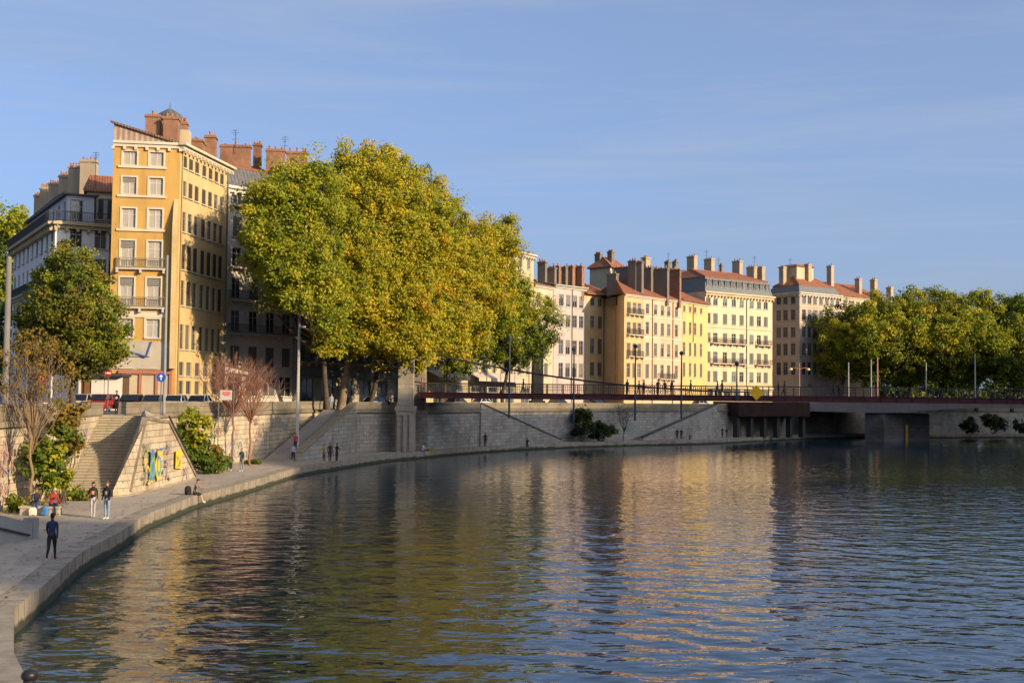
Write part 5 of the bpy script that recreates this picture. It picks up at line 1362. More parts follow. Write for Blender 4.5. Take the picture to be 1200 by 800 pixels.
def tree(label, base, fork, blobs, tr, per_area=3.2, per=60, leaf=0.36, cr=(0.8, 1.35), seed=1, name='plane_tree', group=None, bark=None, zmin=None, shell=(0.5, 1.0), cat='tree', limbs=True, lean=None):
    rng = np.random.default_rng(seed); base = Vector(base); fork = Vector(fork)
    root = thing(name, label, cat, base, group=group)
    mb = MB(); d = fork - base
    pts = [base - Vector((0, 0, 0.2)), base + Vector((0, 0, 0.15)), base + d * 0.12, base + d * 0.4 + Vector((rng.normal(0, .15), rng.normal(0, .15), 0)), base + d * 0.75 + Vector((rng.normal(0, .15), rng.normal(0, .15), 0)), fork]
    mb.tube(pts, [tr * 1.45, tr * 1.3, tr * 1.08, tr * 0.98, tr * 0.9, tr * 0.82], 10)
    if limbs:
        for (x, y, z, r, sq, pal) in blobs:
            tgt = Vector((x, y, z)); lp = limb(mb, fork - d.normalized() * rng.uniform(0, 0.12) * d.length, tgt, tr * 0.55, tr * 0.16, rng)
            for k in range(5):
                q = lp[2 + k % 3]; e = tgt + Vector(ico_dirs(1, rng)[0]) * r * 0.85; limb(mb, q, e, tr * 0.2, 0.03, rng, 4)
    mb.build('trunk', bark or M_BARK, root, smooth=True)
    cl = clumps_of(blobs, per_area, rng, shell, cr, zmin)
    me = leaf_mesh('crown', cl, per, leaf, PSET, rng)
    o = bpy.data.objects.new('crown', me); COL.objects.link(o); o.parent = root; o.location = -base
    return root
def B(px, py, d, rpx, pal, sq=0.9):
    p = A(px, py, d); return (p.x, p.y, p.z, rpx * d / FPX, sq, pal)
def at2(px, d, z=STREET):
    p = XY(px, d); return Vector((p.x, p.y, z))

def build_trees():
    def inside(poly, x, y):
        c = False; n = len(poly)
        for i in range(n):
            x0, y0 = poly[i]; x1, y1 = poly[(i + 1) % n]
            if (y0 > y) != (y1 > y) and x < (x1 - x0) * (y - y0) / (y1 - y0) + x0: c = not c
        return c
    def dist(poly, x, y):
        best = 1e9; n = len(poly)
        for i in range(n):
            a_ = Vector(poly[i]); b_ = Vector(poly[(i + 1) % n]); d_ = b_ - a_; t = max(0, min(1, (Vector((x, y)) - a_).dot(d_) / d_.length_squared)); best = min(best, (Vector((x, y)) - a_ - d_ * t).length)
        return best
    def fill(poly, step, rmax, dfun, pfun, seed, split):
        """fills the crown outline of a tree group with overlapping foliage masses at their own depths; split gives each to its tree"""
        rg = random.Random(seed); out = {}
        xs = [p[0] for p in poly]; ys = [p[1] for p in poly]; y = min(ys); row_ = 0
        while y < max(ys):
            x = min(xs) + (row_ % 2) * step * 0.5
            while x < max(xs):
                px, py = x + rg.uniform(-.3, .3) * step, y + rg.uniform(-.3, .3) * step
                if inside(poly, px, py):
                    e = dist(poly, px, py); rp = min(rmax, max(7, e * 0.95)) * rg.uniform(0.8, 1.1)
                    if e > 5 and not (e < 16 and rg.random() < 0.26 * (1 if rmax > 20 else 0)): out.setdefault(split(px, py), []).append(B(px, py, dfun(px, py, min(1, e / (rmax * 2.2))) + rg.uniform(-1.2, 1.2), rp, pfun(px, py, rg)))
                x += step
            y += step * 0.8; row_ += 1
        return out
    def lerp(tab, x):
        for (a_, va), (b_, vb) in zip(tab[:-1], tab[1:]):
            if x <= b_: return va + (vb - va) * max(0, (x - a_)) / (b_ - a_)
        return tab[-1][1]
    g = 'plane trees in the big cluster above the quay wall'
    OUT = [(277, 268), (282, 235), (298, 212), (325, 190), (352, 178), (368, 184), (379, 200), (392, 168), (430, 163), (462, 172), (490, 186), (515, 203), (530, 220), (542, 244), (554, 227), (570, 220), (598, 248), (618, 288), (640, 335), (657, 362), (652, 385), (630, 405), (600, 425), (570, 422), (535, 432), (505, 443), (478, 432), (452, 428), (425, 420), (395, 428), (372, 412), (352, 388), (330, 362), (312, 330), (290, 312)]
    dt = [(277, 122), (330, 123), (385, 128), (430, 131), (480, 135), (540, 146), (600, 159), (660, 169)]
    def dfun(px, py, k): return lerp(dt, px) + 5.5 * (1 - k) + (2.5 if px > 380 else 0)
    def pfun(px, py, rg):
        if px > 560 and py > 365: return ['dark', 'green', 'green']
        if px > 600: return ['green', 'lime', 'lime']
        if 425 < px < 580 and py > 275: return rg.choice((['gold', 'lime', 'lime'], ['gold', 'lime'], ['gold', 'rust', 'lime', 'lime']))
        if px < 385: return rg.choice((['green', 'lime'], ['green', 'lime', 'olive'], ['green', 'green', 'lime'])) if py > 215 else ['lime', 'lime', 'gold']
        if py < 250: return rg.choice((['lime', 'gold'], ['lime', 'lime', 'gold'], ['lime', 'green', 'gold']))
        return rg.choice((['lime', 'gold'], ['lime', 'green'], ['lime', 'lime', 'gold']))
    sp = lambda px, py: 0 if px < 383 + (py - 300) * 0.1 else 1 if px < 448 else 2 if px < 512 + (300 - py) * 0.05 else 3 if px < 575 else 4
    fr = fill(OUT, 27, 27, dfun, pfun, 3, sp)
    INN = [(300, 255), (345, 205), (400, 195), (460, 200), (530, 250), (580, 260), (630, 350), (600, 395), (500, 410), (400, 395), (330, 330)]
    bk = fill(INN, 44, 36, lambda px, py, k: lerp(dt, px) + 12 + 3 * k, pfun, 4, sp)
    # foliage of the first tree that hangs out towards the river
    fr[0] += [B(px, py, d, r_, ['green', 'lime']) for px, py, d, r_ in ((318, 235, 119, 24), (345, 215, 119.5, 24), (335, 265, 118, 26), (365, 250, 119, 26), (310, 275, 118.5, 22), (360, 295, 118, 26), (330, 310, 118.5, 24), (372, 335, 119, 26), (390, 372, 120, 24), (376, 205, 121, 22))]
    fr[0] += [B(px, py, 119.6 + 0.05 * (py % 7), 21, ['green', 'lime']) for px in (308, 326, 344, 358) for py in (238, 272, 306, 340) if py < 310 or px > 320]
    fr[0] += [B(px, py, d, r_, ['green', 'lime']) for px, py, d, r_ in ((301, 255, 117, 19), (304, 283, 117, 19), (316, 228, 117, 19), (333, 322, 117, 20), (350, 352, 117.5, 20), (322, 300, 116.5, 20))]
    fr[2] += [B(px, py, d, r_, ['lime', 'gold']) for px, py, d, r_ in ((478, 408, 136, 17), (498, 412, 136.5, 16), (488, 396, 136, 18), (466, 402, 135, 18))]
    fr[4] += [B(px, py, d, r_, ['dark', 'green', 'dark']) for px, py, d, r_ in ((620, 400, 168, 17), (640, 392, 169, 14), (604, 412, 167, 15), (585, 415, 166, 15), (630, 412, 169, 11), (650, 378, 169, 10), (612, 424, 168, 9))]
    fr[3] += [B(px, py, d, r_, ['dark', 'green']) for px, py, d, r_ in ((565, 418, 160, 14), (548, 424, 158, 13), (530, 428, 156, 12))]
    spec = [('big plane tree leaning out at left end of the cluster, greenest crown', at2(384, 138), at2(374, 135, 13), 0.30, M_BARKD), ('tallest plane tree of the cluster with thick pale trunk and yellowing crown', at2(400, 141), at2(409, 140, 12.5), 0.43, M_BARK),
            ('plane tree with golden crown just left of the stone bridge tower', at2(433, 147), at2(443, 146, 12), 0.30, M_BARKD), ('plane tree with dark leaning trunk right of the stone bridge tower', at2(515, 160), at2(527, 160, 11.5), 0.34, M_BARKD), ('plane tree with low dark green skirt at right end of the cluster', at2(588, 174), at2(594, 173, 11), 0.27, M_BARKD)]
    for i, (lab, b0, fk, tr_, bk_) in enumerate(spec):
        tree(lab, b0, fk, fr.get(i, []) + bk.get(i, []), tr_, per_area=5.0, per=120, leaf=0.205, cr=(0.62, 1.15), seed=11 + i, shell=(0.42, 1.12), group=g, bark=bk_)
    # tree on the left street
    LO = [(85, 276), (104, 292), (122, 322), (140, 352), (156, 388), (155, 414), (138, 432), (95, 442), (60, 440), (30, 428), (16, 398), (20, 358), (38, 322), (62, 292)]
    lf = fill(LO, 14, 14, lambda px, py, k: 101 - 3.6 * k, lambda px, py, rg: rg.choice((['olive', 'bush'], ['olive', 'olive', 'ochre'], ['olive', 'green', 'olive'], ['olive', 'green'])), 8, lambda px, py: 0)[0]
    lf += [B(85, 350, 102, 45, ['dark', 'green']), B(85, 395, 102, 45, ['dark', 'green'])]
    tree('dense round dark green street tree in front of the pale grey block', at2(86, 102), at2(84, 102, 9.5), lf, 0.26, per_area=10, per=60, leaf=0.17, cr=(0.4, 0.75), seed=16, name='street_tree', bark=M_BARKD)
    tree('tall sunlit tree beyond the left end of the pale grey block', at2(-8, 175), at2(-6, 174, 16),
         [B(8, 262, 172, 34, ['green', 'lime']), B(-14, 300, 172, 46, ['green', 'dark']), B(6, 330, 170, 30, ['dark', 'green']), B(-5, 380, 168, 40, 'dark'), B(22, 272, 176, 16, ['green', 'lime']), B(0, 430, 168, 34, 'dark')], 0.45, per_area=2.4, per=70, leaf=0.36, cr=(0.9, 1.5), seed=17, name='tall_tree', bark=M_BARKD)
    # the row beyond the bridge
    g = 'plane trees lining the far quay on the right'
    RO = [(953, 398), (966, 378), (984, 362), (1006, 350), (1030, 336), (1058, 342), (1076, 334), (1104, 336), (1122, 344), (1146, 332), (1168, 346), (1190, 344), (1215, 346), (1225, 400), (1222, 458), (1190, 460), (1160, 452), (1120, 458), (1090, 462), (1060, 452), (1035, 460), (1010, 452), (985, 440), (962, 415)]
    cut = [1006, 1044, 1083, 1124, 1164, 1300]
    def rp_(px, py, rg):
        if px > 1168: return ['green', 'dark', 'lime']
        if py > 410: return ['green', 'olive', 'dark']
        return rg.choice((['lime', 'green', 'olive'], ['lime', 'green'], ['green', 'olive'], ['lime', 'gold', 'green']))
    rf_ = fill(RO, 21, 19, lambda px, py, k: 247 - 7 * k, rp_, 9, lambda px, py: next(i for i, c_ in enumerate(cut) if px < c_))
    labs = ['leftmost plane tree of the far right row, lowest crown reaching over corner block', 'plane tree of far right row in front of the salmon house', 'plane tree of far right row above the concrete bridge pier, bushy crown', 'plane tree of far right row with round lime crown, third from frame edge', 'plane tree of far right row behind the pale lamp pole, second from frame edge', 'plane tree of far right row cut by the right frame edge']
    for i, (px, lab) in enumerate(zip((985, 1026, 1064, 1103, 1144, 1186), labs)):
        tree(lab, at2(px, 246), at2(px + 2, 246, 10.5), rf_[i] + [B(px, 385, 250, 30, ['dark', 'green']), B(px, 425, 250, 26, ['dark', 'green'])], 0.32, per_area=3.2, per=95, leaf=0.30, cr=(0.85, 1.45), seed=60 + i, shell=(0.42, 1.1), group=g, bark=M_BARKD)
    # dark mass of more trees behind the row
    rng = np.random.default_rng(77); bl = []
    for i in range(12):
        bl.append(B(1000 + i * 22, 385 + rng.uniform(-10, 14), 285 + rng.uniform(-6, 10), 28, ['dark', 'green']))
        bl.append(B(1000 + i * 22, 420 + rng.uniform(-8, 8), 285, 24, ['dark'])); bl.append(B(985 + i * 22, 448 + rng.uniform(-4, 4), 275, 18, ['dark'])); bl.append(B(975 + i * 20, 461, 272, 12, ['dark', 'bush']))
    me = leaf_mesh('woodland', clumps_of(bl, 1.0, rng, (0.5, 1), (1.2, 2.0)), 40, 0.7, PSET, rng)
    o = bpy.data.objects.new('woodland', me); COL.objects.link(o)
    tag(o, 'dark mass of trees behind the far right row of plane trees', 'woodland', kind='stuff')

def shrub(label, base, blobs, pal_leaf=0.2, per_area=14, per=40, seed=1, name='shrub', group=None, cr=(0.25, 0.5), stems=8):
    rng = np.random.default_rng(seed); base = Vector(base); root = thing(name, label, 'shrub', base, group=group)
    mb = MB()
    for k in range(stems):
        b = blobs[k % len(blobs)]; t = Vector(b[:3]) + Vector(ico_dirs(1, rng)[0]) * b[3] * 0.6
        limb(mb, base + Vector((rng.normal(0, .1), rng.normal(0, .1), -0.05)), t, 0.05, 0.015, rng, 4)
    mb.build('stems', M_BARKD, root)
    me = leaf_mesh('foliage', clumps_of(blobs, per_area, rng, (0.3, 1.0), cr, base.z), per, pal_leaf, PSET, rng)
    o = bpy.data.objects.new('foliage', me); COL.objects.link(o); o.parent = root; o.location = -base
    return root
def twig_fan(label, base, h, spread, n, seed, mat, trunk_h, tr, leaves=None, name='bare_tree', low=0.5):
    rng = np.random.default_rng(seed); base = Vector(base); root = thing(name, label, 'tree', base)
    tb = MB(); tw = MB(); tips = []
    f = base + Vector((rng.normal(0, .12), 0, trunk_h))
    limb(tb, base - Vector((0, 0, 0.1)), f, tr, tr * 0.6, rng, 6, 0.04)
    for k in range(n):
        a = 2 * math.pi * (k * 0.618 % 1.0) + rng.normal(0, .2); sp = spread * math.sqrt((k + 0.5) / n) * rng.uniform(0.85, 1.1); L_ = (h - trunk_h) * rng.uniform(0.75, 1.0) * (1 - 0.22 * (sp / spread) ** 2)
        out = Vector((math.cos(a), math.sin(a) * 0.8, 0)); st = f - Vector((0, 0, rng.uniform(0, trunk_h * low))); e = f + out * sp + Vector((0, 0, L_))
        m1 = st + (e - st) * 0.35 + out * sp * 0.16 + Vector(rng.normal(0, .12, 3)); m2 = st + (e - st) * 0.7 + out * sp * 0.10 + Vector(rng.normal(0, .2, 3))
        tw.tube([st, m1, m2, e], [0.030, 0.021, 0.013, 0.005], 4); tips.append(e)
        for j in range(4):
            t = rng.uniform(0.3, 0.85); q = m1 + (m2 - m1) * ((t - .35) / .35) if t < .7 else m2 + (e - m2) * ((t - .7) / .3)
            d = (e - st).normalized() * rng.uniform(.5, 1.4) + Vector((rng.normal(0, .42), rng.normal(0, .42), .1)); tw.tube([q, q + d * 0.5 + Vector((rng.normal(0, .04), 0, 0)), q + d], [0.015, 0.011, 0.006], 3); tips.append(q + d)
    tb.build('trunk', mat, root, smooth=True); tw.build('twigs', mat, root)
    if leaves:
        cl = [(t.x, t.y, t.z - 0.2, 0.4, PKEYS.index(leaves[0])) for t in tips[::leaves[2]]]
        me = leaf_mesh('leaves', cl, leaves[1], 0.12, PSET, rng)
        o = bpy.data.objects.new('leaves', me); COL.objects.link(o); o.parent = root; o.location = -base
    return root

def build_litter():
    rng = np.random.default_rng(9); V = []; C = []
    inner = miter(RIM, 0.5)
    for i in range(2200):
        y = 30 + 95 * rng.random() ** 1.3
        xr = next((a.x + (b.x - a.x) * (y - a.y) / (b.y - a.y) for a, b in zip(RIM[3:-1], RIM[4:]) if a.y <= y <= b.y), None)
        xw = next((a.x + (b.x - a.x) * (y - a.y) / (b.y - a.y) for a, b in zip(W1[:-1], W1[1:]) if a.y <= y <= b.y), None)
        if xr is None or xw is None: continue
        t = rng.beta(0.7, 1.6) if rng.random() < 0.7 else rng.beta(6, 1.2)
        x = xw + 0.5 + (xr - 0.3 - xw - 0.5) * t
        if x < -23 and 74 < y < 95: continue
        a = rng.uniform(0, 6.28); s = rng.uniform(.04, .085); z = 0.79 + rng.uniform(0, .02)
        for k in range(4): V.append((x + math.cos(a + k * 1.571) * s * (1.3 if k % 2 else .8), y + math.sin(a + k * 1.571) * s * (1.3 if k % 2 else .8), z + (0.02 if k == 1 else 0)))
        p = PAL[('ochre', 'rust', 'gold')[rng.integers(3)]]; c = p[rng.integers(4)]; C += [(c[0] * .7, c[1] * .7, c[2] * .7, 1)] * 4
    me = fast_mesh('fallen_leaves', V, np.arange(len(V)).reshape(-1, 4)); ca = me.color_attributes.new('leaf', 'FLOAT_COLOR', 'POINT'); ca.data.foreach_set('color', np.array(C, dtype=np.float32).ravel()); me.materials.append(M_LEAF)
    o = bpy.data.objects.new('fallen_leaves', me); COL.objects.link(o); tag(o, 'brown and yellow fallen leaves scattered over the lower quay', 'leaf litter', kind='stuff')

def build_plants():
    b = G(41, 592); b = Vector((-24.6, 66, 0.75))
    p = at2(42, 65.5, 0.75)
    twig_fan('slender bare tree with pale twigs and a few orange leaves at left', p, 9.9, 2.1, 44, 5, M_TWIGP, 4.2, 0.10, leaves=('ochre', 14, 2), low=0.28, name='bare_tree')
    q = at2(50, 67, 0.75)
    shrub('leafy green bush growing at foot of the slender bare tree', q, [B(60, 530, 67.5, 22, ['bush', 'lime']), B(80, 516, 68, 18, ['bush', 'ochre']), B(48, 545, 67.5, 18, 'bush'), B(68, 556, 67.5, 20, ['bush', 'lime']), B(72, 502, 68, 18, ['ochre', 'bush']), B(45, 522, 68, 14, 'bush')], seed=6, per_area=22, stems=4)
    q = at2(72, 69, 0.75)
    shrub('olive feathery shrub rising in front of the parapet behind bare tree', at2(76, 70, 0.75), [B(72, 490, 70, 22, ['ochre', 'bush']), B(88, 478, 70, 14, 'ochre')], seed=7, per_area=10, per=30)
    # weeds at the foot of the wall
    for i, (px, py, rp, lab) in enumerate(((22, 590, 16, 'lush green weeds beside the grey stair head'), (52, 571, 13, 'tall yellow green weeds behind the seated pair'), (90, 578, 13, 'weeds behind the standing couple below the stair wall'), (38, 578, 12, 'fern like weeds under the slender bare tree'))):
        g = G(px, py + rp * 0.6); d = g.y
        shrub(lab, (g.x, g.y, 0.75), [B(px, py, d, rp, ['bush', 'lime'], 0.7), B(px + rp * 0.9, py + 3, d, rp * 0.7, ['bush', 'ochre'], 0.7)], seed=20 + i, per_area=22, per=40, pal_leaf=0.16, name='weed_clump', stems=5)
    shrub('green leafy shrub between the stair block and the two bare red shrubs', at2(229, 97, 0.75), [B(226, 495, 97, 17, ['bush', 'lime']), B(232, 515, 97, 15, ['bush', 'lime']), B(222, 530, 97, 14, 'bush'), B(236, 535, 97, 13, 'bush'), B(238, 498, 97, 10, 'lime'), B(218, 508, 97, 12, ['bush', 'lime'])], seed=31, per_area=20, stems=4)
    shrub('brownish rounded shrub right of the green leafy shrub', at2(248, 99, 0.75), [B(247, 528, 99, 15, ['ochre', 'bush']), B(256, 535, 99, 12, ['ochre', 'bush']), B(238, 540, 98, 12, ['bush'])], seed=32, per_area=22, stems=4)
    shrub('low dark green plants at foot of the sunlit wall beside the planter block', at2(246, 97.5, 0.75), [B(244, 549, 97, 7, 'dark', 0.7), B(258, 547, 98, 7, 'bush', 0.7)], seed=33, stems=4)
    shrub('small dark plants behind the couple by the wall', at2(294, 112, 0.75), [B(294, 541, 112, 7, 'dark', 0.7), B(302, 543, 112, 5, 'bush', 0.7)], seed=34, stems=4)
    twig_fan('bare reddish shrub with orange trunk and fanned twigs, left of pair', at2(275, 108, 0.75), 10.3, 3.5, 95, 41, M_TWIG, 4.9, 0.13, low=0.15, name='bare_tree')
    twig_fan('bare reddish shrub with dark trunk and fanned twigs, right of pair', at2(294, 109.5, 0.75), 9.2, 2.7, 50, 42, M_TWIG, 4.3, 0.12, low=0.15, name='bare_tree')
    k = 0
    for px, py, d, rp, rz, lab in ((682, 500, 178, 11, 1, 'dark rounded shrub by shaded wall, left of its pair'), (706, 501, 180, 12, 1, 'larger dark rounded shrub by shaded wall, right of its pair'), (681, 484, 179, 7, 1, 'small dark bush sprouting above the left rounded shrub')):
        shrub(lab, at2(px, d, 0.75), [B(px, py, d, rp, ['grey', 'dark']), B(px + rp * 0.6, py + 3, d, rp * 0.7, ['grey', 'dark']), B(px - rp * 0.6, py + 4, d, rp * 0.7, ['grey'])], pal_leaf=0.35, seed=50 + k, per_area=5, cr=(0.4, 0.8)); k += 1
    twig_fan('thin bare young tree against the shaded wall right of dark shrubs', at2(731, 184, 0.75), 6.0, 1.5, 16, 55, M_BARKD, 1.6, 0.08, leaves=('grey', 5, 2), name='bare_tree')
    for i, (px, d, rp, py, lab) in enumerate(((1133, 245, 9, 497, 'dark bush by far wall just right of the concrete pier'), (1163, 250, 12, 494, 'wide dark bush by the far right wall'), (1195, 255, 8, 499, 'dark bush by far wall cut by the right frame edge'))):
        shrub(lab, at2(px, d, 0.75), [B(px, py, d, rp, ['grey', 'dark']), B(px + rp * .7, py + 3, d, rp * .7, 'grey')], pal_leaf=0.45, seed=70 + i, per_area=4, cr=(0.5, 0.9))
# ------------------------------------------------------------------ people
def skin(name, col): return plain(name, col, 0.6, 0.06, 4.0)
SKIN = skin('skin', (0.42, 0.25, 0.17)); SKIN2 = skin('tan_skin', (0.30, 0.165, 0.10))
CLOTH = {}
def cloth(c):
    k = tuple(round(x, 3) for x in c)
    if k not in CLOTH: CLOTH[k] = plain('cloth_%d' % len(CLOTH), c, 0.85, 0.2, 6.0, bump=0.3)
    return CLOTH[k]
DARKM = plain('dark_feature', (0.03, 0.02, 0.018), 0.4)
_BODY = {}
def body_mesh(key, lean=0, th=((0, 0), (0, 0)), arm=((8, 10), (8, 10)), spread=8, seat=False, head=(0, 0), slim=1.0, skirt=False, bare=False):
    """th: (thigh forward angle, knee bend) per side; arm: (upper arm forward angle, elbow bend) per side. Front is -Y."""
    if key in _BODY: return _BODY[key]
    V = []; E = []; RD = []; reg = []
    def add(p, r, par=None, region=None):
        V.append(Vector(p)); RD.append(r if hasattr(r, '__len__') else (r, r))
        i = len(V) - 1
        if par is not None: E.append((par, i)); reg.append((par, i, region))
        return i
    l = R(lean); td = Vector((0, -math.sin(l), math.cos(l)))
    pel = Vector((0, 0, 0))
    ip = add(pel, (0.135 * slim, 0.10))
    i1 = add(pel + td * 0.16, (0.125 * slim, 0.095), ip, 'top'); i2 = add(pel + td * 0.33, (0.15 * slim, 0.105), i1, 'top'); i3 = add(pel + td * 0.47, (0.13 * slim, 0.085), i2, 'top')
    hl = R(lean * 0.5 + head[0]); hd = Vector((0, -math.sin(hl), math.cos(hl)))
    nk = pel + td * 0.55; i4 = add(nk, 0.055, i3, 'top'); i5 = add(nk + hd * 0.07, 0.056, i4, 'skin')
    i6 = add(nk + hd * 0.13 + Vector((0, -0.015, 0)), (0.072, 0.082), i5, 'skin'); i7 = add(nk + hd * 0.20 + Vector((0, -0.012, 0)), (0.078, 0.093), i6, 'skin'); i8 = add(nk + hd * 0.265, (0.062, 0.075), i7, 'skin')
    headc = nk + hd * 0.185 + Vector((0, -0.012, 0)); ends = {}
    for s, sd in ((-1, 0), (1, 1)):
        sh = pel + td * 0.475 + Vector((s * 0.17 * slim, 0, 0)); a, e = arm[sd]; sp = R(spread)
        js = add(sh, (0.062, 0.062), i3, 'top')
        def dirn(ang, out): return Vector((s * math.sin(out), -math.sin(R(ang)) * math.cos(out), -math.cos(R(ang)) * math.cos(out)))
        el = sh + dirn(a + lean * 0.4, sp) * 0.29; wr = el + dirn(a + e + lean * 0.4, sp * 0.2 - (0.25 if e > 60 else 0)) * 0.25
        je = add(el, 0.043, js, 'top'); jw = add(wr, 0.031, je, 'top'); hv = (wr - el).normalized()
        jh = add(wr + hv * 0.05, (0.034, 0.022), jw, 'skin'); jk = add(wr + hv * 0.10, (0.034, 0.018), jh, 'skin')
        ends[sd] = (wr + hv * 0.09, hv, s)
        hp = pel + Vector((s * 0.09, 0, -0.05)); t, k = th[sd]
        jhp = add(hp, 0.098 * slim, ip, 'legs')
        def ld(ang): return Vector((-s * 0.03, -math.sin(R(ang)), -math.cos(R(ang))))
        kn = hp + ld(t) * 0.42; an = kn + ld(t - k) * 0.41
        mid = hp + ld(t) * 0.2; jm = add(mid, 0.083 * slim, jhp, 'legs'); jk2 = add(kn, 0.058, jm, 'legs'); jc = add(kn + ld(t - k) * 0.15, 0.055, jk2, 'skin' if bare else 'legs'); ja = add(an, 0.038, jc, 'skin' if bare else 'legs')
        fa = R(t - k) if not seat else 0; f = Vector((s * 0.02, -math.cos(fa * 0.6), math.sin(fa * 0.6) * -1 if not seat else -0.1)).normalized()
        jf = add(an + f * 0.08 + Vector((0, 0, -0.045)), (0.042, 0.035), ja, 'shoe'); add(an + f * 0.18 + Vector((0, 0, -0.055)), (0.04, 0.026), jf, 'shoe')
    me = bpy.data.meshes.new('sk'); me.from_pydata([tuple(v) for v in V], E, [])
    o = bpy.data.objects.new('sk', me); COL.objects.link(o)
    o.modifiers.new('s', 'SKIN'); sm = o.modifiers.new('u', 'SUBSURF'); sm.levels = 1
    sv = me.skin_vertices[0].data
    for i, r in enumerate(RD): sv[i].radius = r; sv[i].use_root = (i == 0)
    dg = bpy.context.evaluated_depsgraph_get(); dg.update()
    ev = o.evaluated_get(dg); fin = bpy.data.meshes.new_from_object(ev)
    mb = MB(); mb.v = [tuple(v.co) for v in fin.vertices]; order = {'skin': 0, 'top': 1, 'legs': 2, 'shoe': 3}
    for p in fin.polygons:
        c = p.center; best = None; bd = 1e9
        for a, b, g in reg:
            A_, B_ = V[a], V[b]; d = B_ - A_; t = max(0, min(1, (c - A_).dot(d) / max(1e-9, d.length_squared))); ds = (c - A_ - d * t).length - max(RD[a]) * 0.5
            if ds < bd: bd = ds; best = g
        mb.f.append(list(p.vertices)); mb.m.append(order[best])
    bpy.data.objects.remove(o); bpy.data.meshes.remove(me)
    # fingers, thumb, face
    for sd in (0, 1):
        w, hv, s = ends[sd]; sidev = hv.cross(Vector((s, 0, 0.2))).normalized(); pl = hv.cross(sidev).normalized()
        for q, ln in ((-1.5, 0.062), (-0.5, 0.075), (0.5, 0.07), (1.5, 0.055)):
            b0 = w + sidev * q * 0.016; b1 = b0 + hv * ln * 0.55; b2 = b1 + (hv * 0.75 + pl * 0.5 * s).normalized() * ln * 0.5
            mb.tube([b0 - hv * 0.02, b1, b2], [0.0095, 0.0088, 0.007], 5, 0)
        b0 = w - hv * 0.05 - sidev * 0.025; mb.tube([b0, b0 - sidev * 0.028 + hv * 0.02, b0 - sidev * 0.036 + hv * 0.05], [0.011, 0.010, 0.008], 5, 0)
    fy = Vector((0, -1, 0)); fy.rotate(Matrix.Rotation(0, 3, 'X'))
    mb.add([headc + Vector((-.014, -.088, -.02)), headc + Vector((.014, -.088, -.02)), headc + Vector((0, -.118, -.022)), headc + Vector((0, -.088, .03))], [(0, 2, 3), (2, 1, 3), (0, 1, 2)], 0)
    for s in (-1, 1):
        mb.ball(headc + Vector((s * .031, -.084, .012)), 0.011, 4, 6, 4); mb.ball(headc + Vector((s * .079, .005, -.005)), (.012, .022, .032), 0, 6, 4)
    mb.box(headc.x - .022, headc.x + .022, headc.y - .094, headc.y - .084, headc.z - .054, headc.z - .046, 4)
    z = min(v[2] for v in mb.v)
    _BODY[key] = (mb, headc, z, hd)
    bpy.data.meshes.remove(fin)
    return _BODY[key]
def hair_mesh(key, style):
    k = ('hair', key, style)
    if k in _BODY: return _BODY[k]
    mb0, hc, z, hd = _BODY[key]; mb = MB()
    mb.ball(hc + Vector((0, 0.012, 0.022)), (0.089, 0.102, 0.098), 0, 12, 8, cut=-0.05)
    mb.ball(hc + Vector((0, 0.035, -0.02)), (0.083, 0.078, 0.09), 0, 10, 6)
    if style == 'long':
        for i in range(7):
            a = -0.9 + 1.8 * i / 6; p = hc + Vector((math.sin(a) * .075, 0.05 + .03 * math.cos(a), 0))
            mb.tube([p, p + Vector((0, .02, -.1)), p + Vector((0, .03, -.24))], [.035, .034, .012], 6)
    if style == 'cap':
        mb.ball(hc + Vector((0, 0.0, 0.03)), (0.094, 0.106, 0.088), 0, 12, 8, cut=0.0); mb.box(hc.x - .06, hc.x + .06, hc.y - .17, hc.y - .08, hc.z + .03, hc.z + .042)
    _BODY[k] = mb.mesh('hair', DARKM, smooth=True, uv=False)
    return _BODY[k]
_PM = {}
def person(label, pos, rz, key, top, legs, shoe=(0.5, 0.48, 0.45), hair=(0.03, 0.02, 0.015), style='short', h=1.74, z_on='feet', sk=None, group=None, patch=None, **kw):
    mb, hc, zmin, hd = body_mesh(key, **kw)
    if key not in _PM: _PM[key] = mb.mesh('person', [SKIN, DARKM, DARKM, DARKM, DARKM], smooth=True, uv=False)
    sc = h / 1.74; me = _PM[key]
    o = bpy.data.objects.new('person', me); COL.objects.link(o); tag(o, label, 'person', group)
    for i, m in enumerate((sk or SKIN, cloth(top), cloth(legs), cloth(shoe))):
        o.material_slots[i].link = 'OBJECT'; o.material_slots[i].material = m
    off = -zmin if z_on == 'feet' else 0.135
    o.location = Vector(pos) + Vector((0, 0, off * sc)); o.rotation_euler = (0, 0, rz); o.scale = (sc,) * 3
    hm = hair_mesh(key, style); c = bpy.data.objects.new('cap' if style == 'cap' else 'hair', hm); COL.objects.link(c); c.parent = o
    c.material_slots[0].link = 'OBJECT'; c.material_slots[0].material = cloth(hair)
    if patch:
        pm = MB(); rr = 0.112
        for i in range(5):
            a0, a1 = -0.55 + 0.22 * i, -0.33 + 0.22 * i
            pm.quad((math.sin(a0) * .13, -math.cos(a0) * rr - .008, .2), (math.sin(a1) * .13, -math.cos(a1) * rr - .008, .2), (math.sin(a1) * .15, -math.cos(a1) * (rr + .012) - .008, .38), (math.sin(a0) * .15, -math.cos(a0) * (rr + .012) - .008, .38))
        s = pm.build('shirt_front', cloth(patch), o, origin=(0, 0, 0))
    return o
STAND = dict(key='stand', th=((2, 3), (-2, 3)), arm=((4, 14), (6, 18)))
STANDB = dict(key='standb', th=((5, 6), (-4, 2)), arm=((10, 75), (6, 20)), spread=10)
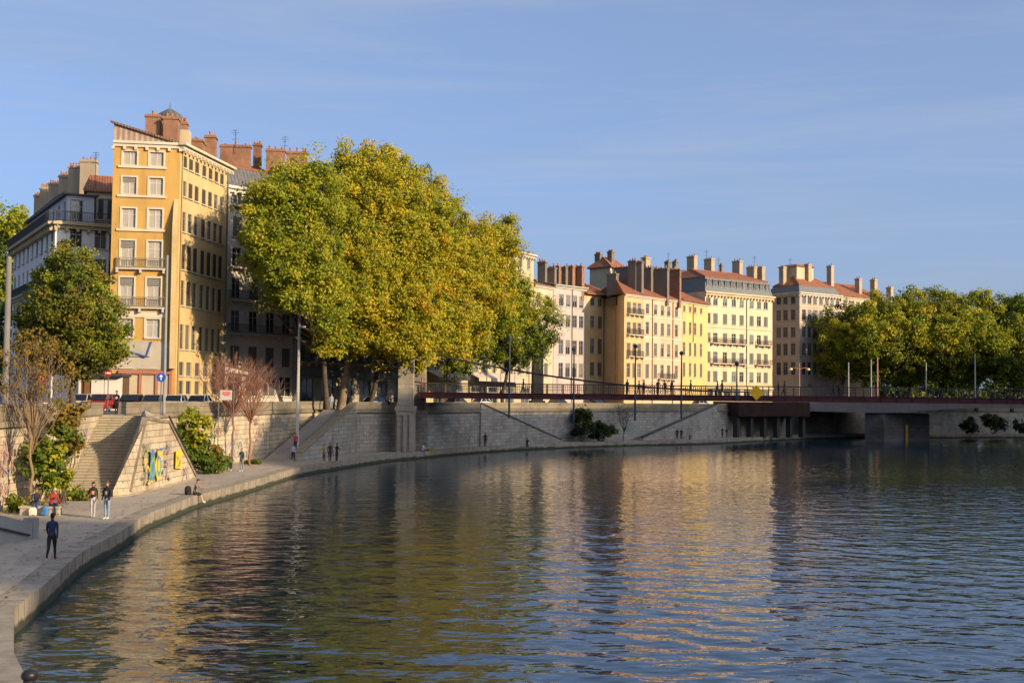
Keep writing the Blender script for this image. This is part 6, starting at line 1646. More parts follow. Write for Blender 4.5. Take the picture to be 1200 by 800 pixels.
STANDC = dict(key='standc', th=((0, 2), (0, 2)), arm=((20, 80), (22, 85)), spread=10, head=(12, 0))
WALK = dict(key='walk', th=((22, 8), (-18, 22)), arm=((-18, 15), (20, 25)), lean=3)
WALKB = dict(key='walkb', th=((-14, 30), (18, 6)), arm=((20, 40), (-14, 20)), lean=4)
STAIR = dict(key='stair', th=((35, 45), (-4, 6)), arm=((10, 30), (-8, 15)), lean=6)
SIT = dict(key='sit', th=((86, 84), (86, 92)), arm=((25, 55), (28, 60)), lean=14, seat=True)
SITB = dict(key='sitb', th=((80, 70), (92, 96)), arm=((40, 60), (15, 30)), lean=22, seat=True, head=(14, 0))
SITR = dict(key='sitr', th=((80, 62), (84, 70)), arm=((28, 42), (32, 48)), lean=18, seat=True, bare=True, head=(10, 0))
CYC = dict(key='cyc', th=((25, 10), (-10, 12)), arm=((40, 20), (42, 20)), lean=8)

def bag(label, pos, col, w=0.32, h=0.38, d=0.2, rz=0.0, name='backpack'):
    r = thing(name, label, 'bag', pos, rz); m = cloth(col)
    mb = MB(); prof = []
    n = 12
    for z, k in ((0, .82), (h * .12, 1), (h * .6, 1), (h * .85, .85), (h * .97, .55), (h, .2)):
        prof.append([(w / 2 * k * math.copysign(abs(math.cos(a)) ** .6, math.cos(a)), d / 2 * k * math.copysign(abs(math.sin(a)) ** .6, math.sin(a)), z) for a in [2 * math.pi * i / n for i in range(n)]])
    vs = [p for ring in prof for p in ring]; fs = []
    for i in range(len(prof) - 1):
        for k in range(n): fs.append((i * n + k, i * n + (k + 1) % n, (i + 1) * n + (k + 1) % n, (i + 1) * n + k))
    fs.append(tuple(reversed(range(n)))); fs.append(tuple(range((len(prof) - 1) * n, len(prof) * n)))
    mb.add(vs, fs); mb.build('body', m, r, origin=(0, 0, 0), smooth=True)
    MB().box(-w * .33, w * .33, -d / 2 - .05, -d / 2 + .02, h * .1, h * .48).build('pocket', m, r, origin=(0, 0, 0))
    for s in (-1, 1): MB().tube([(s * w * .25, d * .42, h * .15), (s * w * .27, d * .72, h * .5), (s * w * .22, d * .4, h * .88)], .018, 5).build('strap', cloth((0.03, 0.03, 0.03)), r, origin=(0, 0, 0))
    return r

def build_people():
    def fx(px, py, z=0.75): return G(px, py, z)
    PI = math.pi
    person('person in navy top and black trousers walking away along the quay', fx(60, 657), PI + 0.1, top=(0.015, 0.028, 0.075), legs=(0.012, 0.012, 0.014), shoe=(0.42, 0.14, 0.09), hair=(0.02, 0.014, 0.01), h=1.72, **WALK)
    person('person in black jacket over orange pink top and pale grey jeans, facing camera', fx(108.5, 605.5), 0.15, top=(0.018, 0.017, 0.018), legs=(0.40, 0.39, 0.40), shoe=(0.5, 0.5, 0.48), hair=(0.025, 0.016, 0.012), style='long', h=1.70, patch=(0.62, 0.25, 0.17), **STANDB)
    person('person in black sweater with grey chest panel and light blue jeans', fx(125, 608), -0.35, top=(0.016, 0.016, 0.018), legs=(0.20, 0.31, 0.42), shoe=(0.62, 0.6, 0.58), hair=(0.12, 0.05, 0.03), h=1.80, patch=(0.33, 0.33, 0.34), **STAND)
    # planter edge used as a bench
    a = fx(44, 604); b = fx(72, 600.5)
    c = thing('stone_bench', 'low pale stone bench ledge under the weeds with two seated people', 'bench', (a.x - .2, a.y + 0.4, 0.75))
    mb = MB(); mb.box(a.x - 1.0, b.x + 0.35, a.y + 0.25, a.y + 0.85, 0.75, 1.1); mb.build('base', plaster('bench_stone', (0.40, 0.35, 0.27), 0.3), c)
    mb = MB(); mb.box(a.x - 1.06, b.x + 0.41, a.y + 0.19, a.y + 0.91, 1.104, 1.2); mb.build('seat', plaster('bench_stone', (0.40, 0.35, 0.27), 0.3), c)
    p = XY(63.5, a.y + 0.5); person('seated person in red jacket and dark trousers leaning forward', (p.x, p.y, 1.2), 0.95, top=(0.32, 0.025, 0.03), legs=(0.025, 0.03, 0.055), shoe=(0.2, 0.08, 0.05), hair=(0.42, 0.36, 0.28), z_on='seat', h=1.76, **SITB)
    p = XY(46, a.y + 0.55); person('seated person in dark jacket beside the pale tote bag', (p.x, p.y, 1.2), 0.3, top=(0.03, 0.028, 0.05), legs=(0.05, 0.08, 0.2), shoe=(0.3, 0.2, 0.14), hair=(0.10, 0.04, 0.03), z_on='seat', h=1.68, **SIT)
    q = XY(42, a.y + 0.05); bag('pale tote bag on the ground before the seated pair', (q.x, q.y, 0.75), (0.55, 0.5, 0.43), 0.42, 0.42, 0.22, 0.3, 'tote_bag')
    q = XY(56.5, a.y + 0.1); bag('bright blue backpack on the ground between the seated pair', (q.x, q.y, 0.75), (0.06, 0.17, 0.38), 0.36, 0.5, 0.24, -0.2)
    # on the kerb
    def rim_at(px, inset=0.25):
        best = min(range(len(RIM) - 1), key=lambda i: abs((600 + RIM[i].x / RIM[i].y * FPX) - px) if RIM[i].y > 20 else 1e9)
        a, b = RIM[best], RIM[best + 1]
        s = max(0, min((b - a).length, s_of(px, Vector(a), Vector(b)))); u = (b - a).normalized(); n = Vector((u.y, -u.x)); return a + u * s - n * inset, n
    p, n = rim_at(234); rz = math.atan2(n.x, -n.y)
    person('person in navy cap sitting on the quay edge with bare legs over the water', (p.x, p.y, 0.777), rz, top=(0.20, 0.15, 0.12), legs=(0.02, 0.02, 0.025), shoe=(0.6, 0.58, 0.55), hair=(0.03, 0.04, 0.075), style='cap', z_on='seat', h=1.8, **SITR)
    q = p + Vector((-0.37, -0.02)); bag('black backpack beside the person sitting on quay edge', (q.x, q.y, 0.777), (0.015, 0.015, 0.018), 0.4, 0.55, 0.26, 0.6)
    p, n = rim_at(497.5); rz = math.atan2(n.x, -n.y)
    person('person in white top sitting on the shaded quay edge by the bridge tower', (p.x, p.y, 0.777), rz, top=(0.5, 0.5, 0.5), legs=(0.10, 0.16, 0.25), shoe=(0.25, 0.1, 0.06), z_on='seat', **SITR)
    p, n = rim_at(508); bag('yellow brown duffel bag on the shaded quay edge', (p.x, p.y, 0.777), (0.22, 0.15, 0.05), 0.9, 0.35, 0.35, 0.6, 'duffel_bag')
    # planter block pair
    g = fx(262, 552); r = thing('stone_block', 'pale stone block seat below the brownish shrub', 'block', (g.x, g.y, 0.75)); mb = MB(); mb.obox((g.x - 0.3, g.y + 0.5), (1, 0.1), 0.85, 0.4, 0.75, 1.18, taper=0.97); mb.obox((g.x - 0.3, g.y + 0.5), (1, 0.1), 0.9, 0.45, 1.184, 1.28); mb.build('block', plaster('bench_stone', (0.40, 0.35, 0.27), 0.3), r)
    p = XY(275.5, g.y + 0.4); 
    person('reddish haired person perched on the end of the pale stone block', (p.x - .35, p.y, 1.28), 0.5, top=(0.07, 0.05, 0.07), legs=(0.03, 0.035, 0.05), hair=(0.4, 0.12, 0.05), z_on='seat', h=1.7, **SIT)
    person('person in dark jacket and grey jeans standing beside the perched person', fx(283, 552), -0.4, top=(0.05, 0.07, 0.09), legs=(0.20, 0.20, 0.22), hair=(0.4, 0.12, 0.06), h=1.85, **STANDB)
    p = XY(346, 119.5)
    person('person in red top and dark trousers coming down the ramp stairs', (p.x + 0.1, p.y, 1.6), 0.3, top=(0.40, 0.045, 0.03), legs=(0.02, 0.02, 0.022), h=1.72, **STAIR)
    person('person in pale top and black trousers at foot of the ramp stairs', fx(343.5, 541), 0.6, top=(0.35, 0.35, 0.42), legs=(0.015, 0.015, 0.022), shoe=(0.4, 0.12, 0.05), h=1.66, **WALKB)
    person('person in yellowish jacket, leftmost of the three talking on the quay', fx(379.5, 541.5), -0.8, top=(0.30, 0.25, 0.10), legs=(0.06, 0.06, 0.07), h=1.66, **STANDB)
    person('person in dark red coat, middle of the three talking on the quay', fx(386.5, 541.5), 0.2, top=(0.06, 0.02, 0.025), legs=(0.05, 0.02, 0.02), shoe=(0.3, 0.05, 0.04), h=1.78, **STAND)
    person('person in black coat, rightmost of the three talking on the quay', fx(394.5, 541.5), 0.9, top=(0.02, 0.018, 0.02), legs=(0.025, 0.022, 0.022), h=1.74, **STANDC)
    p = XY(388.5, 140); person('person in pale blue dress coat standing at top of the ramp stairs', (p.x, p.y, STREET), 0.2, top=(0.32, 0.40, 0.46), legs=(0.28, 0.36, 0.42), shoe=(0.3, 0.1, 0.05), hair=(0.2, 0.1, 0.05), style='long', h=1.72, **STAND)
    a, b = W2[0], W2[1]; s = s_of(454, Vector(a), Vector(b)); u = (b - a).normalized(); p = a + u * s; n = Vector((u.y, -u.x))
    person('person in pink top sitting on the shaded parapet left of the bridge tower', (p.x - n.x * .1, p.y - n.y * .1, ST_TOP), 1.1, top=(0.42, 0.26, 0.26), legs=(0.02, 0.02, 0.03), hair=(0.12, 0.05, 0.02), z_on='seat', h=1.72, **SIT)
    person('person in dark clothes standing at top of the stone stairs', (XY(137, 90.8).x, 90.8, STREET), 0.0, top=(0.012, 0.012, 0.016), legs=(0.012, 0.012, 0.016), shoe=(0.05, 0.05, 0.05), h=1.72, patch=(0.5, 0.5, 0.5), **STANDC)
    OQ = miter(W2, -3.5)
    def quay_at(px):
        for a_, b_ in zip(OQ[:-1], OQ[1:]):
            s_ = s_of(px, Vector(a_), Vector(b_))
            if 0 <= s_ <= (b_ - a_).length: q_ = a_ + (b_ - a_).normalized() * s_; return Vector((q_.x, q_.y, 0.752))
        return fx(px, 516)
    for px, py, lab, top, legs, kw, hh in ((570, 522.5, 'dark clothed person standing by the wall marks under the footbridge', (0.02, 0.022, 0.03), (0.02, 0.022, 0.03), STANDB, 1.75), (794, 516.5, 'dark person at far shaded wall, left one of two close together', (0.015, 0.015, 0.02), (0.02, 0.02, 0.025), STAND, 1.72), (799, 516.5, 'dark person at far shaded wall, right one of two close together', (0.015, 0.02, 0.022), (0.02, 0.02, 0.03), STANDB, 1.66), (847, 514.8, 'person in dark green coat near the end of the shaded wall', (0.02, 0.03, 0.028), (0.02, 0.02, 0.03), STANDC, 1.74), (852, 514.8, 'person in grey trousers near the end of the shaded wall', (0.02, 0.02, 0.03), (0.12, 0.12, 0.13), STAND, 1.7)):
        person(lab, quay_at(px), random.uniform(-1, 1), top=top, legs=legs, h=hh, **kw)
    for px, py, lab in ((619, 520.3, 'black clothed person sitting on the ground below the sloping stairs'), (809, 516, 'person in green jacket sitting on the ground by the far shaded wall')):
        g = quay_at(px); c = (0.012, 0.012, 0.016) if px < 700 else (0.03, 0.06, 0.05)
        person(lab, (g.x, g.y, 0.752), random.uniform(-.6, .6), top=c, legs=(0.02, 0.02, 0.03), z_on='seat', key='ground', th=((75, 120), (70, 115)), arm=((50, 40), (50, 40)), lean=10, seat=True)
    p = XY(1138, 248); person('person in white trousers on the far quay right of the concrete pier', (p.x, p.y, 0.75), 0.3, top=(0.05, 0.05, 0.06), legs=(0.5, 0.5, 0.5), h=1.75, **STAND)
    # on the footbridge
    Yb = 142.6
    for px, lab, top, legs, kw, rz in ((494, 'person in bright red coat on footbridge beside the stone tower', (0.42, 0.03, 0.03), (0.03, 0.03, 0.035), STAND, 1.4), (613, 'person in black with orange scarf walking on left part of the footbridge', (0.03, 0.025, 0.03), (0.02, 0.02, 0.025), WALK, 1.5),
        (735, 'person in black on the footbridge in front of the blank brown flank', (0.015, 0.015, 0.02), (0.015, 0.015, 0.02), STANDB, 0.4), (748, 'person in violet jacket on the footbridge near the bicycle', (0.07, 0.05, 0.16), (0.03, 0.03, 0.05), CYC, 1.55), (754.5, 'person in dark violet coat just right of the violet jacket on footbridge', (0.05, 0.04, 0.10), (0.02, 0.02, 0.025), STAND, -1.2),
        (771, 'black dressed person on footbridge, left of three by the pale balcony', (0.012, 0.012, 0.014), (0.02, 0.018, 0.018), STANDC, 0.2), (779, 'dark brown dressed person on footbridge, middle of three by the pale balcony', (0.035, 0.025, 0.02), (0.02, 0.018, 0.018), STAND, -0.4), (787, 'dark dressed person on footbridge, right of three by the pale balcony', (0.02, 0.02, 0.03), (0.03, 0.03, 0.03), STANDB, 0.8),
        (809, 'person in mauve top walking alone on the footbridge before yellow house', (0.13, 0.10, 0.18), (0.05, 0.05, 0.08), WALKB, 1.5), (841, 'person in bright blue top striding on the footbridge', (0.03, 0.10, 0.42), (0.02, 0.02, 0.03), WALK, -1.5), (846.5, 'person in red behind the bright blue top on the footbridge', (0.35, 0.04, 0.04), (0.06, 0.05, 0.06), WALKB, -1.5),
        (912, 'person in dark grey on footbridge right of the yellow diamond sign', (0.03, 0.03, 0.035), (0.02, 0.02, 0.025), STAND, 1.2), (919, 'tall person in dark green on footbridge right of the yellow diamond sign', (0.015, 0.035, 0.03), (0.02, 0.02, 0.022), WALK, 1.5), (949, 'person with tan trousers on the right half of the footbridge', (0.04, 0.035, 0.03), (0.25, 0.16, 0.09), STANDB, 0.3),
        (976, 'person in brown coat on footbridge below leftmost tree of far row', (0.06, 0.04, 0.03), (0.025, 0.02, 0.02), WALKB, 1.5), (983, 'person in black with pale face on footbridge below leftmost tree of far row', (0.02, 0.018, 0.018), (0.02, 0.02, 0.02), STANDC, -0.6), (1036, 'dark person on footbridge above the concrete pier', (0.02, 0.02, 0.025), (0.02, 0.02, 0.025), STAND, 0.9)):
        p = XY(px, Yb); person(lab, (p.x, Yb, 7.402), rz, top=top, legs=legs, h=random.uniform(1.66, 1.82), group='people on the footbridge', sk=random.choice([SKIN, SKIN2]), **kw)

def build_bicycles():
    def bike():
        r = thing('bicycle', 'dark bicycle with pale wheels pushed across the footbridge', 'bicycle', (0, 0, 0)); m = plain('bike_paint', (0.06, 0.06, 0.07), 0.4)
        for x in (-0.52, 0.52):
            n = 20; ring = [(x + .33 * math.cos(2 * math.pi * i / n), 0, .34 + .33 * math.sin(2 * math.pi * i / n)) for i in range(n + 1)]
            w = MB().tube(ring, .018, 6, cap=False).build('wheel', plain('pale_tyre', (0.4, 0.39, 0.37), 0.7), r, origin=(0, 0, 0))
            sp = MB()
            for i in range(10): sp.tube([(x, 0, .34), (x + .33 * math.cos(.628 * i), 0, .34 + .33 * math.sin(.628 * i))], .004, 3)
            sp.build('spokes', M_ZINC, w, origin=(0, 0, 0))
        f = MB()
        for a, b in (((-.52, 0, .34), (-.15, 0, .85)), ((-.15, 0, .9), (-.06, 0, .32)), ((-.06, 0, .32), (.4, 0, .8)), ((-.14, 0, .8), (.38, 0, .86)), ((.36, 0, .92), (.52, 0, .34)), ((-.52, 0, .34), (-.06, 0, .32))): f.tube([a, b], .018, 6)
        f.build('frame', m, r, origin=(0, 0, 0)); MB().tube([(.34, -.25, 1.0), (.37, 0, .98), (.34, .25, 1.0)], .015, 6).build('handlebar', m, r, origin=(0, 0, 0))
        MB().ball((-.17, 0, .93), (.13, .07, .04)).build('saddle', DARKM, r, origin=(0, 0, 0))
        return r
    b = bike(); p = XY(756, 142.1); b.location = (p.x, 142.1, 7.402)
    for px, lab in ((767, 'second dark bicycle standing left of the three people by the pale balcony'), (783, 'dark bicycle standing before the three people by the pale balcony')):
        c = copy_tree(b); q = XY(px, 141.9); c.location = (q.x, 141.9, 7.402); c['label'] = lab; c['group'] = 'bicycles on the footbridge'
    b['group'] = 'bicycles on the footbridge'

# ------------------------------------------------------------------ cars, poles, signs
def build_cars():
    paint = {'silver': (0.42, 0.42, 0.42), 'black': (0.012, 0.012, 0.014), 'white': (0.7, 0.69, 0.66), 'blue': (0.22, 0.34, 0.50), 'grey': (0.10, 0.10, 0.11), 'red': (0.28, 0.02, 0.02), 'navy': (0.015, 0.02, 0.045)}
    def pm(k):
        m = plain('car_paint_' + k, paint[k], 0.22, 0.03, 1.0, spec=0.6); m.node_tree.nodes['Principled BSDF'].inputs['Coat Weight'].default_value = 0.6; return m
    def car():
        r = thing('parked_car', 'car', 'car', (0, 0, 0))
        # body shell: stations along x, half widths and heights
        st = [(-2.05, .62, .42, .78), (-1.98, .78, .30, .92), (-1.5, .86, .24, .98), (-.4, .88, .22, .99), (.6, .88, .22, .96), (1.4, .86, .24, .88), (1.9, .78, .30, .76), (2.06, .60, .40, .64)]
        mb = MB(); vs = []
        for x, w, zb, zt in st: vs += [(x, -w * .9, zb), (x, -w, (zb + zt) / 2), (x, -w * .93, zt), (x, w * .93, zt), (x, w, (zb + zt) / 2), (x, w * .9, zb)]
        fs = []
        for i in range(len(st) - 1):
            for k in range(6): fs.append((i * 6 + k, (i + 1) * 6 + k, (i + 1) * 6 + (k + 1) % 6, i * 6 + (k + 1) % 6))
        fs.append((0, 1, 2, 3, 4, 5)); fs.append(tuple(reversed([(len(st) - 1) * 6 + k for k in range(6)])))
        mb.add(vs, fs); mb.build('body', pm('silver'), r, origin=(0, 0, 0), smooth=False)
        cb = MB(); a = [(-1.85, .76, .97), (-1.25, .66, 1.45), (.25, .64, 1.49), (1.15, .78, .90)]
        cb.add([(x, -w, z) for x, w, z in a] + [(x, w, z) for x, w, z in a], [(0, 1, 2, 3), (7, 6, 5, 4), (0, 4, 5, 1), (2, 6, 7, 3), (3, 7, 4, 0)]); cb.build('windows', plain('car_glass', (0.01, 0.012, 0.014), 0.06, spec=0.6), r, origin=(0, 0, 0))
        rf = MB(); rf.add([(-1.28, -.66, 1.455), (.28, -.64, 1.495), (.28, .64, 1.495), (-1.28, .66, 1.455), (-1.15, -.5, 1.50), (.1, -.5, 1.535), (.1, .5, 1.535), (-1.15, .5, 1.50)], [(0, 1, 5, 4), (1, 2, 6, 5), (2, 3, 7, 6), (3, 0, 4, 7), (4, 5, 6, 7)])
        for s in (-1, 1):
            for p, q in (((-1.85, .765 * s, .97), (-1.25, .665 * s, 1.46)), ((.25, .645 * s, 1.5), (1.15, .785 * s, .9)), ((-.45, .67 * s, 1.47), (-.42, .80 * s, .97))): rf.beam(p, q, .07, .07)
        rf.build('roof', pm('silver'), r, origin=(0, 0, 0))
        for x in (-1.3, 1.3):
            for s in (-1, 1):
                w = MB(); w.tube([(x, s * .7, .32), (x, s * .88, .32)], .32, 16); wo = w.build('wheel', plain('tyre', (0.02, 0.02, 0.02), 0.85), r, origin=(0, 0, 0)); MB().tube([(x, s * .86, .32), (x, s * .895, .32)], .2, 12).build('rim', M_ZINC, wo, origin=(0, 0, 0))
        for s in (-1, 1):
            MB().ball((1.93, s * .58, .68), (.12, .16, .07), 0, 8, 5).build('headlight', plain('headlight_glass', (0.6, 0.6, 0.6), 0.15), r, origin=(0, 0, 0)); MB().box(-2.05, -1.96, s * .66 - .1, s * .66 + .1, .72, .88).build('tail_light', plain('red_lens', (0.35, 0.01, 0.01), 0.2), r, origin=(0, 0, 0))
            MB().ball((.75, s * .95, .98), (.07, .1, .06), 0, 6, 4).build('mirror', DARKM, r, origin=(0, 0, 0))
        return r
    base = car(); first = True; g = 'cars parked behind the quay parapet'
    for px, d, rz, k, lab in ((27, 90, 0.4, 'navy', 'dark parked car beside the tall pole at far left'), (99, 108, 1.6, 'silver', 'silver parked car in front of the white panelled kiosk'), (124, 109, 1.5, 'red', 'dark red parked car right of silver car before the kiosk'), (157, 110, 1.62, 'black', 'black parked car before the red framed shop front'), (184, 110, 1.55, 'grey', 'dark grey parked car beside the pole with blue sign'), (208, 110.5, 1.6, 'white', 'white parked car right of the pole with blue sign'), (236, 113, 1.55, 'white', 'white parked car beside the shrub top at ochre house corner'),
                             (442, 149, 1.0, 'blue', 'light blue parked car under the plane trees near seated parapet person'), (536, 171, 1.05, 'grey', 'grey parked car behind the footbridge left part under the awnings'), (566, 180, 1.05, 'white', 'white parked car behind the footbridge under the second awning'), (655, 193, 0.95, 'navy', 'dark parked car behind the footbridge below the pinkish white house'), (700, 199, 0.95, 'black', 'black parked car behind the footbridge below the pale yellow house'), (822, 222, 0.8, 'silver', 'silver parked car behind the footbridge below the bright yellow house')):
        o = base if first else copy_tree(base); first = False
        p = XY(px, d); o.location = (p.x, p.y, STREET); o.rotation_euler = (0, 0, rz); o['label'] = lab; o['group'] = g
        for c in o.children:
            if c.name.split('.')[0] in ('body', 'roof'): c.material_slots[0].link = 'OBJECT'; c.material_slots[0].material = pm(k)

def mast(label, base, ztop, r0, r1, col, lamp=None, name='lamp_mast', cat='lamp mast', group=None):
    r = thing(name, label, cat, base, group=group); m = plain('mast_' + '%d' % int(col[0] * 1000), col, 0.5, 0.12, 0.6)
    x, y, z = base; MB().tube([(x, y, z), (x, y, z + 0.5), (x, y, z + 0.52), (x, y, ztop)], [r0 * 1.35, r0 * 1.3, r0, r1], 12).build('pole', m, r, smooth=True)
    if lamp == 'head':
        a = MB().tube([(x, y, ztop - 0.3), (x - 0.35, y - 0.3, ztop + 0.1), (x - 0.9, y - 0.6, ztop + 0.15)], 0.05, 6).build('arm', m, r); b = MB(); b.ball((x - 1.05, y - 0.7, ztop + 0.12), (0.42, 0.22, 0.12)); b.build('lamp_head', plain('lamp_head_grey', (0.35, 0.36, 0.37), 0.4), r)
        a = MB().tube([(x, y, ztop - 3.2), (x + 0.3, y - 0.2, ztop - 2.9)], 0.05, 6).build('arm', m, r); b = MB(); b.ball((x + 0.5, y - 0.3, ztop - 2.9), (0.3, 0.2, 0.14)); b.build('lamp_head', plain('lamp_head_grey', (0.35, 0.36, 0.37), 0.4), r)
    if lamp == 'cap': MB().ball((x, y, ztop), (r1 * 1.05, r1 * 1.05, r1), 0, 10, 6).build('cap', m, r)
    if lamp == 'two':
        for s in (-1, 1):
            MB().tube([(x, y, ztop - 1.2), (x + s * 0.8, y, ztop - 0.9), (x + s * 1.6, y, ztop - 1.0)], 0.05, 6).build('arm', m, r); MB().lathe((x + s * 1.6, y, ztop - 1.45), [(0.1, 0), (0.32, 0.15), (0.34, 0.35), (0.1, 0.5)], 10).build('lamp_shade', plain('pale_lamp_glass', (0.7, 0.6, 0.3), 0.3), r)
    return r
def disc_sign(label, px, py, d, rad, kind, zbase, sup=True):
    p = A(px, py, d); r = thing('traffic_sign', label, 'traffic sign', (p.x, p.y, zbase)); n = 24
    c = plain('sign_red', (0.50, 0.02, 0.025), 0.4) if kind == 'no' else plain('sign_blue', (0.02, 0.09, 0.40), 0.4); w = plain('sign_white', (0.75, 0.75, 0.75), 0.4)
    mb = MB(); mb.add([(p.x + rad * math.cos(2 * math.pi * i / n), p.y - .03 + yy, p.z + rad * math.sin(2 * math.pi * i / n)) for yy in (-.02, .02) for i in range(n)], [tuple(range(n)), tuple(reversed(range(n, 2 * n)))] + [(i, i + n, (i + 1) % n + n, (i + 1) % n) for i in range(n)]); mb.build('plate', c, r)
    mb = MB(); y = p.y - .058
    if kind == 'no': mb.box(p.x - rad * .72, p.x + rad * .72, y, y + .005, p.z - rad * .2, p.z + rad * .2)
    else:
        mb.quad((p.x - rad * .1, y, p.z - rad * .6), (p.x + rad * .1, y, p.z - rad * .6), (p.x + rad * .1, y, p.z + rad * .1), (p.x - rad * .1, y, p.z + rad * .1)); mb.add([(p.x - rad * .45, y, p.z + rad * .1), (p.x + rad * .45, y, p.z + rad * .1), (p.x, y, p.z + rad * .65)], [(0, 1, 2)])
    mb.build('symbol', w, r)
    if sup: MB().tube([(p.x, p.y + .03, zbase), (p.x, p.y + .03, p.z + rad)], .04, 8).build('post', M_ZINC, r)
    else: MB().box(p.x - .04, p.x + .04, p.y - .008, p.y + .12, p.z - .05, p.z + .05).build('clamp', M_ZINC, r)
    return r
def build_street_things():
    b = G(2.5, 590); mast('tall plain pole at the left frame edge before the quay wall', (b.x, b.y, 0.75), Zp(12, 303, b.y), 0.21, 0.14, (0.19, 0.175, 0.15), 'cap', cat='pole', name='tall_pole')
    p = XY(192.5, 89.6); mast('slim tall grey mast standing before the ochre house front', (p.x, p.y, STREET), Zp(194, 300, p.y), 0.11, 0.075, (0.24, 0.24, 0.23), 'cap', name='tall_pole', cat='pole')
    g = G(346.5, 538); mast('tall pale lamp mast at foot of the ramp stairs before big trees', (g.x, g.y + 0.6, 0.75), Zp(352, 348, g.y), 0.19, 0.10, (0.34, 0.33, 0.30), 'head')
    disc_sign('red no entry sign above the parapet among bare twigs at left', 50, 442, 86, 0.34, 'no', STREET); disc_sign('red no entry sign half hidden under the round street tree', 127, 437, 104, 0.32, 'no', STREET); disc_sign('round blue arrow sign clamped to the slim grey mast', 189, 442, 89.2, 0.33, 'blue', STREET, True)
    # board on two posts
    p0, p1 = XY(258, 102), XY(272, 102.3); z0, z1 = Zp(265, 468.5, 102), Zp(265, 457, 102); r = thing('notice_board', 'white notice board with red lettering on two thin posts before the wall', 'sign', (p0.x, p0.y, 0.75)); u = (p1 - p0).normalized(); c = (p0 + p1) / 2
    mb = MB(); mb.obox(c, u, (p1 - p0).length / 2, 0.03, z0, z1); mb.build('plate', plain('board_white', (0.36, 0.34, 0.31), 0.5), r); mb = MB(); q = c - Vector((-u.y, u.x)) * 0.036; L_ = (p1 - p0).length
    for k, (za, w) in enumerate(((.78, .34), (.62, .40), (.5, .22))):
        n = 7
        for i in range(n):
            s = (-w + 2 * w * (i + .5) / n) * L_; hh = (z1 - z0) * (.07 if k else .09); zc = z0 + (z1 - z0) * za; t = q + u * s; mb.obox(t, u, w * L_ / n * .62, .004, zc - hh, zc + hh * (0.6 + 0.4 * (i % 2)))
    mb.build('lettering', plain('sign_red', (0.50, 0.02, 0.025), 0.4), r)
    for s in (-.6, .6): t = c + u * s; MB().tube([(t.x, t.y + .06, 0.7), (t.x, t.y + .06, z1)], .04, 8).build('post', M_ZINC, r)
    # kiosk
    P0, P1 = XY(92, 113.5), XY(143, 113.6); u = (P1 - P0).normalized(); r = thing('kiosk', 'white panelled kiosk with dark brown doorway behind the parked cars', 'kiosk', (P0.x, P0.y, STREET)); zt = Zp(118, 441, 113.5); n = Vector((u.y, -u.x)); Lk = (P1 - P0).length; wm = plaster('kiosk_white', (0.66, 0.62, 0.54), 0.12)
    def seg(nm, a, b, za, zb, off, m, dp=0.05):
        c = P0 + u * ((a + b) / 2) + n * off; mb = MB(); mb.obox(c, u, (b - a) / 2, dp, za, zb); return mb.build(nm, m, r)
    mb = MB(); c = (P0 + P1) / 2 - n * 1.2; mb.obox(c, u, Lk / 2, 1.1, STREET, zt); mb.build('body', plain('kiosk_inside', (0.10, 0.06, 0.035), 0.8), r); seg('roof', -0.15, Lk + .15, zt + .004, zt + .3, -0.9, plain('kiosk_roof', (0.05, 0.05, 0.05), 0.7), 1.5)
    seg('frame_post', 0, .2, STREET, zt, 0, wm); seg('door', .5, 1.0, STREET, zt - .3, -0.03, plain('brown_door', (0.20, 0.09, 0.03), 0.6)); seg('panel', 1.15, 2.3, STREET, zt, 0, wm); seg('panel', 2.36, Lk, STREET, zt, 0, wm)
    # poles and lamps across the river
    for px, yt, lab in ((994.5, 425, 'pale lamp pole left of the twin poles below the far tree row'), (1021, 422, 'pale pole, left one of the twin poles below the far tree row'), (1028.5, 419, 'reddish white pole, right one of the twin poles below far trees'), (1085.5, 425, 'pale lamp pole in front of far trees right of the pier'), (1143, 415, 'tall pale lamp pole nearest the right frame edge')):
        p = XY(px, 231); mast(lab, (p.x, p.y, STREET), Zp(px, yt, 231), 0.15, 0.10, (0.27, 0.26, 0.24) if px != 1028.5 else (0.42, 0.2, 0.15), 'cap', group='lamp poles beyond the bridge', name='lamp_pole', cat='lamp pole')
    p = XY(937, 226); mast('two armed street lamp with yellowish shades before the greige corner block', (p.x, p.y, STREET), Zp(937, 425, 226), 0.10, 0.07, (0.42, 0.41, 0.40), 'two', name='street_lamp', cat='street lamp')
    # dark round topped pillar
    p = XY(629.5, 180); r = thing('stone_pillar', 'dark round topped stone pillar under the right end of the big trees', 'pillar', (p.x, p.y, STREET)); dk = stone('dark_pillar_stone', (0.034, 0.032, 0.031), (0.028, 0.026, 0.025), (0.02, 0.019, 0.018), 0.9, 0.5, 0.4); z = Zp(629, 418, 180); zt = Zp(629, 400, 180)
    mb = MB(); mb.obox(p, (1, .2), 1.0, 1.0, STREET, STREET + 1.2); mb.build('plinth', dk, r); mb = MB(); mb.obox(p, (1, .2), .72, .72, STREET + 1.204, z); mb.build('shaft', dk, r); mb = MB(); mb.lathe((p.x, p.y, z + .004), [(1.0, 0), (1.02, .25), (.8, .3), (.78, (zt - z) * .55), (.6, (zt - z) * .85), (.25, zt - z)], 14); mb.build('cap', dk, r)
    # mooring bollard bottom left
    g = G(34, 812); r = thing('mooring_bollard', 'black round headed mooring bollard on quay edge at bottom left corner', 'bollard', (g.x, g.y, 0.777)); im = plain('black_iron', (0.015, 0.015, 0.016), 0.45, spec=.4)
